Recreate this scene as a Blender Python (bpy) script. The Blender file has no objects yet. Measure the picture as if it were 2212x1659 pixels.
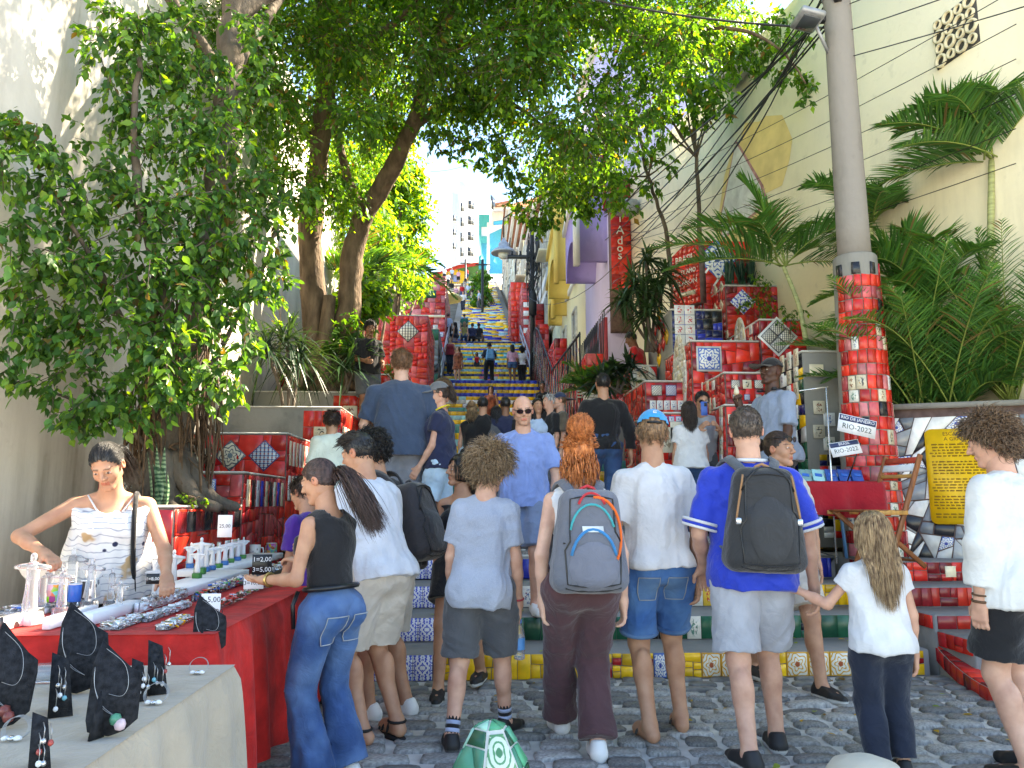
import bpy, math, random
import numpy as np
from math import sin, cos, tan, pi, radians, sqrt, atan2
from mathutils import Vector, Matrix

SC = bpy.context.scene
COL = SC.collection
# ------------------------------------------------------------------ camera, sky, sun, exposure
CAMH = 1.33; PITCH = radians(8.7); YAW = radians(2.8); F = 1671.0
cam_d = bpy.data.cameras.new('camera'); cam = bpy.data.objects.new('camera', cam_d); COL.objects.link(cam)
cam.location = (0, 0, CAMH); cam.rotation_euler = (pi/2 + PITCH, 0, -YAW)
cam_d.sensor_width = 36; cam_d.lens = 36*F/2212; cam_d.clip_start = .05; cam_d.clip_end = 2000
SC.camera = cam
SUN_DIR = Vector((.60, .36, .68)).normalized()          # towards the sun: ahead, right, high
wd = bpy.data.worlds.new('World'); SC.world = wd; wd.use_nodes = True
nt = wd.node_tree; bg = nt.nodes['Background']
sky = nt.nodes.new('ShaderNodeTexSky'); sky.sky_type = 'NISHITA'; sky.sun_disc = False
sky.sun_elevation = math.asin(SUN_DIR.z); sky.sun_rotation = atan2(SUN_DIR.x, SUN_DIR.y)
sky.air_density = 1.0; sky.dust_density = .0; sky.ozone_density = 4
nt.links.new(sky.outputs[0], bg.inputs[0]); bg.inputs[1].default_value = .105
sl = bpy.data.lights.new('sun', 'SUN'); sl.energy = 5.0; sl.angle = radians(.55); sl.color = (1, .95, .86)
so = bpy.data.objects.new('sun', sl); COL.objects.link(so)
so.rotation_euler = SUN_DIR.to_track_quat('Z', 'Y').to_euler()
SC.view_settings.view_transform = 'Standard'; SC.view_settings.look = 'None'
SC.view_settings.exposure = 2.7; SC.view_settings.gamma = 1; SC.view_settings.use_white_balance = True; SC.view_settings.white_balance_temperature = 8000; SC.view_settings.use_curve_mapping = False
SC.cycles.max_bounces = 7; SC.cycles.diffuse_bounces = 4; SC.cycles.transparent_max_bounces = 8
SC.cycles.glossy_bounces = 3; SC.cycles.transmission_bounces = 4

# ------------------------------------------------------------------ picture point -> place at street depth Y
def W(u, v, Y):
 a = (u-1106)/F; b = (829-v)/F
 f = cos(PITCH) - sin(PITCH)*b; z = sin(PITCH) + cos(PITCH)*b
 x = a*cos(YAW) + f*sin(YAW); y = -a*sin(YAW) + f*cos(YAW)
 s = Y/y
 return Vector((x*s, Y, CAMH + z*s))
def WX(u, v, X):                                         # same, on the plane x = X
 p = W(u, v, 1.0); return W(u, v, X/p.x)
def WZ(u, v, z):                                         # same, on the level z
 p = W(u, v, 1.0); return W(u, v, (z-CAMH)/(p.z-CAMH))

# ------------------------------------------------------------------ helpers: objects
def link(o, parent=None):
 COL.objects.link(o)
 if parent is not None: o.parent = parent
 return o
def tag(o, label=None, cat=None, group=None, kind=None):
 if label: o['label'] = label
 if cat: o['category'] = cat
 if group: o['group'] = group
 if kind: o['kind'] = kind
 return o
def empty(name, loc=(0,0,0), rz=0, label=None, cat=None, group=None):
 o = bpy.data.objects.new(name, None); o.empty_display_size = .1
 o.location = loc; o.rotation_euler = (0, 0, rz); link(o)
 return tag(o, label, cat, group)
def mesh(name, V, Fc, mat=None, parent=None, smooth=False, uv=None, col=None, mats=None, midx=None):
 me = bpy.data.meshes.new(name)
 V = np.asarray(V, dtype=np.float32).reshape(-1, 3)
 if isinstance(Fc, np.ndarray):
  n, k = Fc.shape; li = Fc.astype(np.int32).ravel(); ls = np.arange(0, n*k, k, dtype=np.int32); lt = np.full(n, k, np.int32)
 else:
  n = len(Fc); lt = np.array([len(f) for f in Fc], np.int32)
  li = np.array([i for f in Fc for i in f], np.int32); ls = np.concatenate(([0], np.cumsum(lt)[:-1])).astype(np.int32) if n else np.zeros(0, np.int32)
 me.vertices.add(len(V)); me.vertices.foreach_set('co', V.ravel())
 me.loops.add(len(li)); me.loops.foreach_set('vertex_index', li)
 me.polygons.add(n); me.polygons.foreach_set('loop_start', ls); me.polygons.foreach_set('loop_total', lt)
 if smooth: me.polygons.foreach_set('use_smooth', np.ones(n, dtype=bool))
 for m in (mats or ([mat] if mat else [])): me.materials.append(m)
 if midx is not None: me.polygons.foreach_set('material_index', np.asarray(midx, np.int32))
 if uv is not None:
  l = me.uv_layers.new(name='UVMap'); l.data.foreach_set('uv', np.asarray(uv, np.float32).ravel())
 if col is not None:
  c = me.color_attributes.new('Col', 'FLOAT_COLOR', 'POINT')
  cc = np.ones((len(V), 4), np.float32); cc[:, :3] = col; c.data.foreach_set('color', cc.ravel())
 me.update(calc_edges=True)
 o = bpy.data.objects.new(name, me)
 return link(o, parent)

class MB:                                                # collects shapes into one mesh
 def __init__(s): s.V = []; s.F = []; s.M = []; s.n = 0
 def add(s, V, Fc, m=0):
  V = [tuple(v) for v in V]
  s.V += V; s.F += [tuple(i+s.n for i in f) for f in Fc]; s.M += [m]*len(Fc); s.n += len(V); return s
 def box(s, c, d, R=None, m=0, bev=0):
  x, y, z = (q/2 for q in d)
  if bev:
   b = min(bev, x*.9, y*.9, z*.9); P = []
   for sx in (-1, 1):
    for sy in (-1, 1):
     for sz in (-1, 1):
      P += [(sx*x, sy*(y-b), sz*(z-b)), (sx*(x-b), sy*y, sz*(z-b)), (sx*(x-b), sy*(y-b), sz*z)]
   k = lambda sx, sy, sz, a: ((sx > 0)*4 + (sy > 0)*2 + (sz > 0))*3 + a
   Fs = []
   for q in (-1, 1):
    Fs.append([k(q,-1,-1,0), k(q,1,-1,0), k(q,1,1,0), k(q,-1,1,0)][::q])
    Fs.append([k(-1,q,-1,1), k(-1,q,1,1), k(1,q,1,1), k(1,q,-1,1)][::q])
    Fs.append([k(-1,-1,q,2), k(1,-1,q,2), k(1,1,q,2), k(-1,1,q,2)][::q])
    for r in (-1, 1):
     Fs.append([k(q,r,-1,0), k(q,r,1,0), k(q,r,1,1), k(q,r,-1,1)][::-q*r])
     Fs.append([k(q,-1,r,0), k(q,1,r,0), k(q,1,r,2), k(q,-1,r,2)][::q*r])
     Fs.append([k(-1,q,r,1), k(1,q,r,1), k(1,q,r,2), k(-1,q,r,2)][::-q*r])
     for t in (-1, 1): Fs.append([k(q,r,t,0), k(q,r,t,1), k(q,r,t,2)][::q*r*t])
  else:
   P = [(sx*x, sy*y, sz*z) for sx in (-1, 1) for sy in (-1, 1) for sz in (-1, 1)]
   Fs = [(0,1,3,2), (4,6,7,5), (0,4,5,1), (2,3,7,6), (0,2,6,4), (1,5,7,3)]
  c = Vector(c); P = [(R @ Vector(p) if R else Vector(p)) + c for p in P]
  return s.add(P, Fs, m)
 def b2(s, a, b, m=0, bev=0):                         # box from two corners
  return s.box([(p+q)/2 for p, q in zip(a, b)], [abs(q-p) for p, q in zip(a, b)], None, m, bev)
 def tube(s, pts, rad, n=8, m=0, cap=True):
  pts = [Vector(p) for p in pts]; k = len(pts)
  if not hasattr(rad, '__len__'): rad = [rad]*k
  t0 = (pts[1]-pts[0]).normalized(); up = Vector((0,0,1)) if abs(t0.z) < .9 else Vector((1,0,0))
  a = t0.cross(up).normalized(); P = []
  for i, p in enumerate(pts):
   t = (pts[min(i+1, k-1)] - pts[max(i-1, 0)])
   if t.length < 1e-9: t = t0.copy()
   t.normalize(); a = (a - t*a.dot(t)); a.normalize(); b = t.cross(a)
   for j in range(n):
    q = 2*pi*j/n; P.append(p + (a*cos(q) + b*sin(q))*rad[i])
  Fs = [(i*n+j, i*n+(j+1) % n, (i+1)*n+(j+1) % n, (i+1)*n+j) for i in range(k-1) for j in range(n)]
  if cap: Fs += [tuple(range(n-1, -1, -1)), tuple((k-1)*n+j for j in range(n))]
  return s.add(P, Fs, m)
 def lathe(s, prof, c=(0,0,0), n=20, m=0, sx=1, sy=1):
  c = Vector(c); P = [c + Vector((r*cos(2*pi*j/n)*sx, r*sin(2*pi*j/n)*sy, z)) for r, z in prof for j in range(n)]
  k = len(prof)
  Fs = [(i*n+j, i*n+(j+1) % n, (i+1)*n+(j+1) % n, (i+1)*n+j) for i in range(k-1) for j in range(n)]
  Fs += [tuple(range(n-1, -1, -1)), tuple((k-1)*n+j for j in range(n))]
  return s.add(P, Fs, m)
 def prism(s, poly, ax, ay, o, nrm, t, m=0):          # poly in (ax, ay) plane at o, extruded along nrm by t
  ax, ay, o, nrm = map(Vector, (ax, ay, o, nrm)); k = len(poly)
  P = [o + ax*x + ay*y for x, y in poly] + [o + ax*x + ay*y + nrm*t for x, y in poly]
  Fs = [tuple(range(k-1, -1, -1)), tuple(range(k, 2*k))] + [(i, (i+1) % k, (i+1) % k+k, i+k) for i in range(k)]
  return s.add(P, Fs, m)
 def build(s, name, mat=None, parent=None, smooth=False, mats=None):
  return mesh(name, s.V, s.F, mat, parent, smooth, mats=mats, midx=s.M if mats else None)

def copy_tree(o, parent=None):
 c = o.copy(); link(c); c.parent = parent
 for ch in o.children: copy_tree(ch, c)
 return c

# ------------------------------------------------------------------ helpers: materials
MATS = {}
def nodes(name):
 m = bpy.data.materials.new(name); m.use_nodes = True
 t = m.node_tree; b = t.nodes['Principled BSDF']
 return m, t, b
def N(t, ty, **kw):
 n = t.nodes.new(ty)
 for k, v in kw.items():
  if k.startswith('i_'):
   key = k[2:]; key = int(key) if key.isdigit() else key.replace('_', ' ')
   n.inputs[key].default_value = v
  else: setattr(n, k, v)
 return n
def L(t, a, b): t.links.new(a, b)
def c4(c): return (c[0], c[1], c[2], 1)
def ramp(t, fac, stops):
 r = N(t, 'ShaderNodeValToRGB'); e = r.color_ramp.elements
 while len(e) < len(stops): e.new(.5)
 for q, (p, c) in zip(e, stops): q.position = p; q.color = c4(c) if hasattr(c, '__len__') else (c, c, c, 1)
 L(t, fac, r.inputs[0]); return r.outputs[0]
def mixc(t, fac, a, b, mode='MIX'):
 m = N(t, 'ShaderNodeMix', data_type='RGBA', blend_type=mode)
 for s, x in ((m.inputs[0], fac), (m.inputs[6], a), (m.inputs[7], b)):
  if hasattr(x, 'is_linked'): L(t, x, s)
  else: s.default_value = x if not hasattr(x, '__len__') else c4(x)
 return m.outputs[2]
def mth(t, op, a, b=None):
 m = N(t, 'ShaderNodeMath', operation=op)
 for i, x in enumerate((a, b)):
  if x is None: continue
  if hasattr(x, 'is_linked'): L(t, x, m.inputs[i])
  else: m.inputs[i].default_value = x
 return m.outputs[0]
def bump(t, b, h, st=.3, dist=.01):
 n = N(t, 'ShaderNodeBump'); n.inputs['Strength'].default_value = st; n.inputs['Distance'].default_value = dist
 L(t, h, n.inputs['Height']); L(t, n.outputs[0], b.inputs['Normal'])
def mat(name, c, rough=.6, var=.18, sc=9, bp=.15, bsc=60, spec=.4, metal=0, bd=.004, sheen=0, coords='Object', alpha=None, stretch=None, rnd=0):
 """plain procedural surface: colour broken up by noise at two scales, fine bump"""
 if name in MATS: return MATS[name]
 m, t, b = nodes(name); MATS[name] = m
 tc = N(t, 'ShaderNodeTexCoord'); co = tc.outputs[coords]
 if stretch:
  mp = N(t, 'ShaderNodeMapping'); mp.inputs['Scale'].default_value = stretch; L(t, co, mp.inputs[0]); co = mp.outputs[0]
 n1 = N(t, 'ShaderNodeTexNoise', i_Scale=sc, i_Detail=5.0); L(t, co, n1.inputs['Vector'])
 lo = [max(0, x*(1-var)) for x in c]; hi = [min(1, x*(1+var)) for x in c]
 cc = ramp(t, n1.outputs[0], [(.3, lo), (.7, hi)])
 if rnd:
  oi = N(t, 'ShaderNodeObjectInfo'); hs = N(t, 'ShaderNodeHueSaturation')
  L(t, cc, hs.inputs['Color']); L(t, mth(t, 'ADD', mth(t, 'MULTIPLY', oi.outputs['Random'], 2*rnd), 1-rnd), hs.inputs['Value']); cc = hs.outputs[0]
 L(t, cc, b.inputs['Base Color'])
 b.inputs['Roughness'].default_value = rough; b.inputs['Specular IOR Level'].default_value = spec; b.inputs['Metallic'].default_value = metal
 if sheen: b.inputs['Sheen Weight'].default_value = sheen
 if bp:
  n2 = N(t, 'ShaderNodeTexNoise', i_Scale=bsc, i_Detail=4.0); L(t, co, n2.inputs['Vector']); bump(t, b, n2.outputs[0], bp, bd)
 if alpha is not None: b.inputs['Alpha'].default_value = alpha
 return m
rng = random.Random(7)
nrng = np.random.default_rng(11)
# ------------------------------------------------------------------ ground profile of the street and its stairs
FL = []      # flights: (Y0, z0, n, rise, tread)
SEG = []     # ramps between: (Ya, za, Yb, zb)
def prof():
 FL.append((6.1, 0, 4, .2, .5)); SEG.append((7.6, .8, 9.9, 1.06))
 FL.append((9.9, 1.06, 5, .18, .45)); SEG.append((11.7, 1.96, 16, 2.15))
 FL.append((16, 2.15, 5, .18, .45)); SEG.append((17.8, 3.05, 24.5, 3.3))
 FL.append((24.5, 3.3, 15, .19, .43)); SEG.append((30.52, 6.15, 33.5, 6.25))
 FL.append((33.5, 6.25, 21, .19, .45)); SEG.append((42.5, 10.24, 45, 10.35))
 FL.append((45, 10.35, 98, .195, .53)); SEG.append((96.4, 29.46, 140, 32))
prof()
def gz(Y):
 if Y < 6.1: return 0.
 z = 0
 for Y0, z0, n, r, t in FL:
  if Y >= Y0: z = z0 + r*min(n, int((Y-Y0)/t + 1e-6) + 1)
 for a, za, b, zb in SEG:
  if a <= Y < b: return za + (zb-za)*(Y-a)/(b-a)
 return z
def gz_s(Y):                                             # smooth version for terrain
 P = [(-50, 0), (6.1, 0), (7.6, .8), (9.9, 1.06), (11.7, 1.96), (16, 2.15), (17.8, 3.05), (24.5, 3.3), (30.5, 6.15), (33.5, 6.25), (42.5, 10.2), (45, 10.35), (96.4, 29.46), (140, 32), (400, 40)]
 return float(np.interp(Y, [p[0] for p in P], [p[1] for p in P]))

# ------------------------------------------------------------------ materials of the setting
def wall_mat(name, base, stain, streak=.5, sc=.35):
 m, t, b = nodes(name); MATS[name] = m
 tc = N(t, 'ShaderNodeTexCoord'); co = tc.outputs['Object']
 mp = N(t, 'ShaderNodeMapping'); mp.inputs['Scale'].default_value = (1.6, 1.6, .22); L(t, co, mp.inputs[0])
 n1 = N(t, 'ShaderNodeTexNoise', i_Scale=1.3, i_Detail=8.0, i_Roughness=.65); L(t, mp.outputs[0], n1.inputs['Vector'])
 n2 = N(t, 'ShaderNodeTexNoise', i_Scale=sc, i_Detail=7.0, i_Roughness=.6); L(t, co, n2.inputs['Vector'])
 n3 = N(t, 'ShaderNodeTexNoise', i_Scale=6.0, i_Detail=6.0); L(t, co, n3.inputs['Vector'])
 f = mth(t, 'MULTIPLY', ramp(t, n1.outputs[0], [(.40, 0), (.66, 1)]), ramp(t, n2.outputs[0], [(.42, 0), (.66, 1)]))
 c = mixc(t, mth(t, 'MULTIPLY', f, streak), base, stain)
 c = mixc(t, mth(t, 'MULTIPLY', ramp(t, n2.outputs[0], [(.35, 0), (.7, 1)]), .35), c, [x*.82 for x in base])
 c = mixc(t, mth(t, 'MULTIPLY', ramp(t, n3.outputs[0], [(.62, 0), (.7, 1)]), .16), c, stain)
 L(t, c, b.inputs['Base Color']); b.inputs['Roughness'].default_value = .9; b.inputs['Specular IOR Level'].default_value = .2
 n4 = N(t, 'ShaderNodeTexNoise', i_Scale=14.0, i_Detail=6.0); L(t, co, n4.inputs['Vector']); bump(t, b, n4.outputs[0], .35, .02)
 return m
M_LWALL = wall_mat('plaster_grey_white', (.66, .62, .54), (.17, .135, .09), 1.)
M_CREAM = wall_mat('plaster_cream', (.86, .77, .53), (.36, .32, .22), .6)
M_CONC = wall_mat('old_concrete', (.27, .26, .23), (.08, .075, .06), .9, 1.2)
M_STEP = wall_mat('step_concrete', (.25, .25, .25), (.12, .12, .12), .7, 1.5)
M_CAP = wall_mat('white_ledge', (.68, .66, .60), (.25, .22, .17), .6, 2)
M_MORTAR = mat('sand_mortar', (.52, .50, .47), .95, .3, 5, .5, 40, .2, bd=.01)
M_BOUNCE = mat('bounce_paving', (.36, .34, .31), .9, .25, 3, .3, 20)  # unseen pale paving behind the camera, added to bounce sunlight into the shade
M_GROUND = mat('earth', (.16, .13, .09), .95, .35, 2, .4, 15, .2)
M_COBB = mat('granite_cobble', (.29, .28, .265), .75, .45, 14, .7, 55, .4, bd=.008, rnd=.45)
M_GROUT = mat('tile_grout', (.17, .11, .095), .9, .3, 12, .3, 60, .2)
def tmat(name, c, rough=.27, var=.2): return mat('tile_'+name, c, rough, var, 9, .03, 30, .5, bd=.003, rnd=.36)
T_RED = [tmat('red', (.56, .022, .016)), tmat('scarlet', (.68, .035, .018)), tmat('crimson', (.40, .013, .018)), tmat('maroon', (.19, .010, .014))]
T_PINK = tmat('pink_red', (.55, .09, .10)); T_ROSE = tmat('rose', (.50, .15, .16))
T_YEL = tmat('yellow', (.80, .46, .018)); T_BLU = tmat('cobalt', (.018, .035, .36)); T_NAVY = tmat('navy', (.012, .018, .10))
T_GRN = tmat('green', (.01, .10, .05)); T_TEAL = tmat('teal', (.05, .27, .24)); T_WHT = tmat('white', (.74, .74, .70)); T_BLK = tmat('black', (.014, .014, .018))
T_GRY = tmat('grey', (.20, .22, .24)); T_CREAM = tmat('cream', (.68, .60, .42)); T_AQUA = tmat('aqua', (.25, .50, .52)); T_LGRN = tmat('light_green', (.06, .33, .17))

def deco(name, style, A, B, C=None, n=8):
 """glazed decorated tile: a drawn ornament on the tile's own UV"""
 key = 'deco_'+name
 if key in MATS: return MATS[key]
 m, t, b = nodes(key); MATS[key] = m
 uv = N(t, 'ShaderNodeUVMap').outputs[0]
 sp = N(t, 'ShaderNodeSeparateXYZ'); L(t, uv, sp.inputs[0])
 x = mth(t, 'SUBTRACT', sp.outputs[0], .5); y = mth(t, 'SUBTRACT', sp.outputs[1], .5)
 r = mth(t, 'SQRT', mth(t, 'ADD', mth(t, 'MULTIPLY', x, x), mth(t, 'MULTIPLY', y, y)))
 th = mth(t, 'ARCTAN2', y, x)
 mx = mth(t, 'MAXIMUM', mth(t, 'ABSOLUTE', x), mth(t, 'ABSOLUTE', y))
 if style == 'floral':
  f = mth(t, 'SINE', mth(t, 'ADD', mth(t, 'MULTIPLY', r, 34.0), mth(t, 'MULTIPLY', mth(t, 'COSINE', mth(t, 'MULTIPLY', th, float(n))), 2.2)))
  ns = N(t, 'ShaderNodeTexNoise', i_Scale=9.0); L(t, uv, ns.inputs['Vector'])
  f = mth(t, 'ADD', f, mth(t, 'MULTIPLY', mth(t, 'SUBTRACT', ns.outputs[0], .5), 1.6))
  c = mixc(t, ramp(t, f, [(.45, 0), (.55, 1)]), A, B)
  if C: c = mixc(t, ramp(t, r, [(.10, 1), (.13, 0)]), c, C)
  c = mixc(t, ramp(t, mx, [(.455, 0), (.465, 1)]), c, B)
 elif style == 'lattice':
  s1 = mth(t, 'SINE', mth(t, 'MULTIPLY', mth(t, 'ADD', x, y), 6.283*n/2)); s2 = mth(t, 'SINE', mth(t, 'MULTIPLY', mth(t, 'SUBTRACT', x, y), 6.283*n/2))
  f = mth(t, 'MULTIPLY', s1, s2); c = mixc(t, ramp(t, mth(t, 'ABSOLUTE', f), [(.18, 0), (.26, 1)]), A, B)
  s3 = mth(t, 'MULTIPLY', mth(t, 'SINE', mth(t, 'MULTIPLY', x, 6.283*n)), mth(t, 'SINE', mth(t, 'MULTIPLY', y, 6.283*n)))
  c = mixc(t, ramp(t, s3, [(.55, 0), (.62, 1)]), c, C or A)
  c = mixc(t, ramp(t, mx, [(.46, 0), (.47, 1)]), c, A)
 elif style == 'quatre':                              # 2 x 2 repeats of blue leaves on white
  cb = N(t, 'ShaderNodeCombineXYZ'); L(t, mth(t, 'ABSOLUTE', x), cb.inputs[0]); L(t, mth(t, 'ABSOLUTE', y), cb.inputs[1]); ns = N(t, 'ShaderNodeTexNoise', i_Scale=8.5, i_Detail=1.5); L(t, cb.outputs[0], ns.inputs['Vector'])
  c = mixc(t, ramp(t, ns.outputs[0], [(.49, 0), (.53, 1)]), A, B); c = mixc(t, ramp(t, r, [(.06, 1), (.08, 0)]), c, A)
 elif style == 'picture':                             # little souvenir picture: a dark figure on a pale ground
  vn = N(t, 'ShaderNodeTexVoronoi', i_Scale=float(n)); L(t, uv, vn.inputs['Vector'])
  oi = N(t, 'ShaderNodeObjectInfo'); va = N(t, 'ShaderNodeVectorMath', operation='ADD'); L(t, uv, va.inputs[0]); 
  cb = N(t, 'ShaderNodeCombineXYZ'); L(t, mth(t, 'MULTIPLY', oi.outputs['Random'], 37.0), cb.inputs[0]); L(t, cb.outputs[0], va.inputs[1]); L(t, va.outputs[0], vn.inputs['Vector'])
  ns = N(t, 'ShaderNodeTexNoise', i_Scale=5.0, i_Detail=4.0); L(t, va.outputs[0], ns.inputs['Vector'])
  c = mixc(t, ramp(t, ns.outputs[0], [(.50, 0), (.53, 1)]), A, B)
  c = mixc(t, ramp(t, vn.outputs['Distance'], [(.20, 1), (.24, 0)]), c, C or B)
  el = mth(t, 'ADD', mth(t, 'MULTIPLY', mth(t, 'MULTIPLY', x, x), 14.0), mth(t, 'MULTIPLY', mth(t, 'MULTIPLY', y, y), 7.0))
  c = mixc(t, mth(t, 'MULTIPLY', ramp(t, el, [(.9, 0), (1.0, 1)]), .85), c, A)
  c = mixc(t, ramp(t, mx, [(.43, 0), (.44, 1)]), c, A)
 L(t, c, b.inputs['Base Color']); b.inputs['Roughness'].default_value = .28
 return m
WHT = (.76, .75, .70); BLU = (.02, .07, .42); NVY = (.015, .02, .12)
D_QUAT = deco('blue_leaf', 'quatre', (.74, .76, .78), (.02, .06, .50))
D_FLOR = deco('blue_flower', 'floral', WHT, (.03, .12, .45), (.02, .05, .3), 8)
D_FLOR2 = deco('dark_flower', 'floral', (.62, .58, .45), (.05, .06, .10), (.1, .16, .2), 6)
D_LAT = deco('blue_lattice', 'lattice', (.02, .05, .2), (.55, .62, .7), (.3, .05, .06), 4)
D_BW = deco('black_white', 'lattice', (.02, .02, .03), (.72, .68, .58), (.1, .1, .1), 4)
D_SAND = deco('sandy_figures', 'picture', (.66, .60, .46), (.30, .24, .16), (.06, .06, .06), 7)
D_PIC = [deco('picture_a', 'picture', (.70, .62, .45), (.25, .10, .05), (.04, .04, .05), 5), deco('picture_b', 'picture', (.72, .72, .68), (.08, .14, .30), (.35, .05, .04), 6),
         deco('picture_c', 'picture', (.62, .55, .40), (.05, .05, .05), (.6, .3, .05), 4), deco('picture_d', 'picture', (.74, .71, .62), (.10, .25, .18), (.12, .05, .04), 7)]
D_PIC_Y = deco('picture_yellow', 'picture', (.80, .52, .06), (.60, .08, .03), (.75, .7, .6), 6)
D_YW = deco('yellow_scroll', 'floral', (.78, .74, .64), (.72, .36, .03), (.4, .08, .02), 5)
D_POT = deco('flower_pot', 'picture', (.74, .74, .72), (.55, .05, .04), (.03, .12, .4), 8)

# ------------------------------------------------------------------ mosaic maker
def clip(poly, p, n):                                    # keep side where (q-p).n >= 0
 out = []; k = len(poly)
 for i in range(k):
  a, b = poly[i], poly[(i+1) % k]
  da = (a[0]-p[0])*n[0]+(a[1]-p[1])*n[1]; db = (b[0]-p[0])*n[0]+(b[1]-p[1])*n[1]
  if da >= 0: out.append(a)
  if da*db < 0:
   s = da/(da-db); out.append((a[0]+(b[0]-a[0])*s, a[1]+(b[1]-a[1])*s))
 return out
def area(P): return abs(sum(P[i][0]*P[(i+1) % len(P)][1]-P[(i+1) % len(P)][0]*P[i][1] for i in range(len(P))))/2
def split(poly, size, wild, rg, depth=0):
 xs = [p[0] for p in poly]; ys = [p[1] for p in poly]; w = max(xs)-min(xs); h = max(ys)-min(ys)
 A = area(poly)
 if A < size*size*rg.uniform(.5, 2.0) or depth > 14 or len(poly) < 3: return [poly]
 f = rg.uniform(.36, .64); c = (min(xs)+w*f, min(ys)+h*f)
 a = (0 if w > h else pi/2) + rg.gauss(0, wild)
 n = (cos(a), sin(a)); A1 = clip(poly, c, n); B1 = clip(poly, c, (-n[0], -n[1]))
 if len(A1) < 3 or len(B1) < 3: return [poly]
 return split(A1, size, wild, rg, depth+1) + split(B1, size, wild, rg, depth+1)
def inset(poly, g):
 k = len(poly); cx = sum(p[0] for p in poly)/k; cy = sum(p[1] for p in poly)/k; out = []
 for x, y in poly:
  d = sqrt((x-cx)**2+(y-cy)**2)
  s = max(.3, 1-g*1.25/max(d, 1e-6)); out.append((cx+(x-cx)*s, cy+(y-cy)*s))
 return out
def tile(parent, o, ax, ay, poly, m, t=.009, name='tile', lift=0., uvs=True, tilt=None):
 nr = ax.cross(ay).normalized(); k = len(poly); top = inset(poly, .0025)
 V = []; 
 tx, ty = tilt or (0, 0)
 kx = sum(p[0] for p in poly)/k; ky = sum(p[1] for p in poly)/k
 for x, y in poly: V.append(o + ax*x + ay*y + nr*(lift-.003))
 for x, y in poly: V.append(o + ax*x + ay*y + nr*(lift+t*.72+(x-kx)*tx+(y-ky)*ty))
 for x, y in top: V.append(o + ax*x + ay*y + nr*(lift+t+(x-kx)*tx+(y-ky)*ty))
 Fs = [(i, (i+1) % k, k+(i+1) % k, k+i) for i in range(k)] + [(k+i, k+(i+1) % k, 2*k+(i+1) % k, 2*k+i) for i in range(k)] + [tuple(range(2*k, 3*k))]
 xs = [p[0] for p in poly]; ys = [p[1] for p in poly]; x0, y0 = min(xs), min(ys); w = max(max(xs)-x0, 1e-6); h = max(max(ys)-y0, 1e-6)
 uv = None
 if uvs:
  q = [((x-x0)/w, (y-y0)/h) for x, y in poly]; q = q*3; uv = [q[i] for f in Fs for i in f]
 return mesh(name, V, Fs, m, parent, uv=uv)
def mosaic(parent, o, ax, ay, w, h, pal, size=.13, wild=.05, seed=1, gap=.004, poly=None, maxn=300, t=.009, tilt=.02):
 rg = random.Random(seed); o = Vector(o); ax = Vector(ax); ay = Vector(ay)
 P = split(poly or [(0, 0), (w, 0), (w, h), (0, h)], size, wild, rg); P.sort(key=lambda p: -area(p)); n = 0
 if len(P) > maxn:
  mb = MB(); nr = ax.cross(ay)
  for p in P[maxn:]:
   if len(p) >= 3: mb.prism(inset(p, gap), ax, ay, o, nr, t)
  if mb.n: tag(mb.build('small_tile_pieces', pal[0] if not isinstance(pal[0], tuple) else pal[0][0], parent), kind='stuff')
 for p in P[:maxn]:
  if len(p) < 3 or area(p) < 2e-4: continue
  m = rg.choice(pal); tile(parent, o, ax, ay, inset(p, gap), m, t*rg.uniform(.8, 1.2), uvs=m.name.startswith('deco'), tilt=(rg.gauss(0, tilt), rg.gauss(0, tilt))); n += 1
 return n
def deco_at(parent, o, ax, ay, cx, cy, w, h, m, rot=0, lift=.007, grid=1, name='picture_tile'):
 ax = Vector(ax); ay = Vector(ay); o = Vector(o)
 ca, sa = cos(rot), sin(rot); bx = ax*ca + ay*sa; by = ay*ca - ax*sa; oo = o + ax*cx + ay*cy
 for i in range(grid):
  for j in range(grid):
   gw, gh = w/grid, h/grid; x0 = -w/2+i*gw; y0 = -h/2+j*gh; e = .0015
   tile(parent, oo, bx, by, [(x0+e, y0+e), (x0+gw-e, y0+e), (x0+gw-e, y0+gh-e), (x0+e, y0+gh-e)], m, .008, name, lift)
def ell(cx, cy, rx, ry, n=18): return [(cx+rx*cos(2*pi*i/n), cy+ry*sin(2*pi*i/n)) for i in range(n)]
VX, VY, VZ = Vector((1,0,0)), Vector((0,1,0)), Vector((0,0,1))

# ------------------------------------------------------------------ ground, street, hillside
tag(mesh('ground', [(-400,-60,-.06),(400,-60,-.06),(400,5.9,-.06),(-400,5.9,-.06)], [(0,1,2,3)], M_BOUNCE), kind='structure')
def grid_sheet(name, xs, ys, zf, m, kind='structure'):
 V = [(x, y, zf(x, y)) for y in ys for x in xs]; nx = len(xs)
 Fs = [(j*nx+i, j*nx+i+1, (j+1)*nx+i+1, (j+1)*nx+i) for j in range(len(ys)-1) for i in range(nx-1)]
 return tag(mesh(name, V, Fs, m, smooth=True), kind=kind)
hy = [5.9, 8, 10, 12, 16, 18, 24, 30, 33, 42, 45, 60, 80, 96, 140, 250, 400]
grid_sheet('hillside', [-400, -120, -40, -14, -4.5, -1.6], hy, lambda x, y: gz_s(y) - .35 + (max(0, -x-1.6)*.02 if y > 20 else -.05), M_GROUND)
grid_sheet('hillside_right', [2.6, 4, 14, 40, 120, 400], hy, lambda x, y: gz_s(y) - .35 - max(0, x-4)*.02, M_GROUND)
street = tag(mesh('street', [(-6,-6,0),(9,-6,0),(9,6.12,0),(-6,6.12,0)], [(0,1,2,3)], M_MORTAR), kind='structure')
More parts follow.
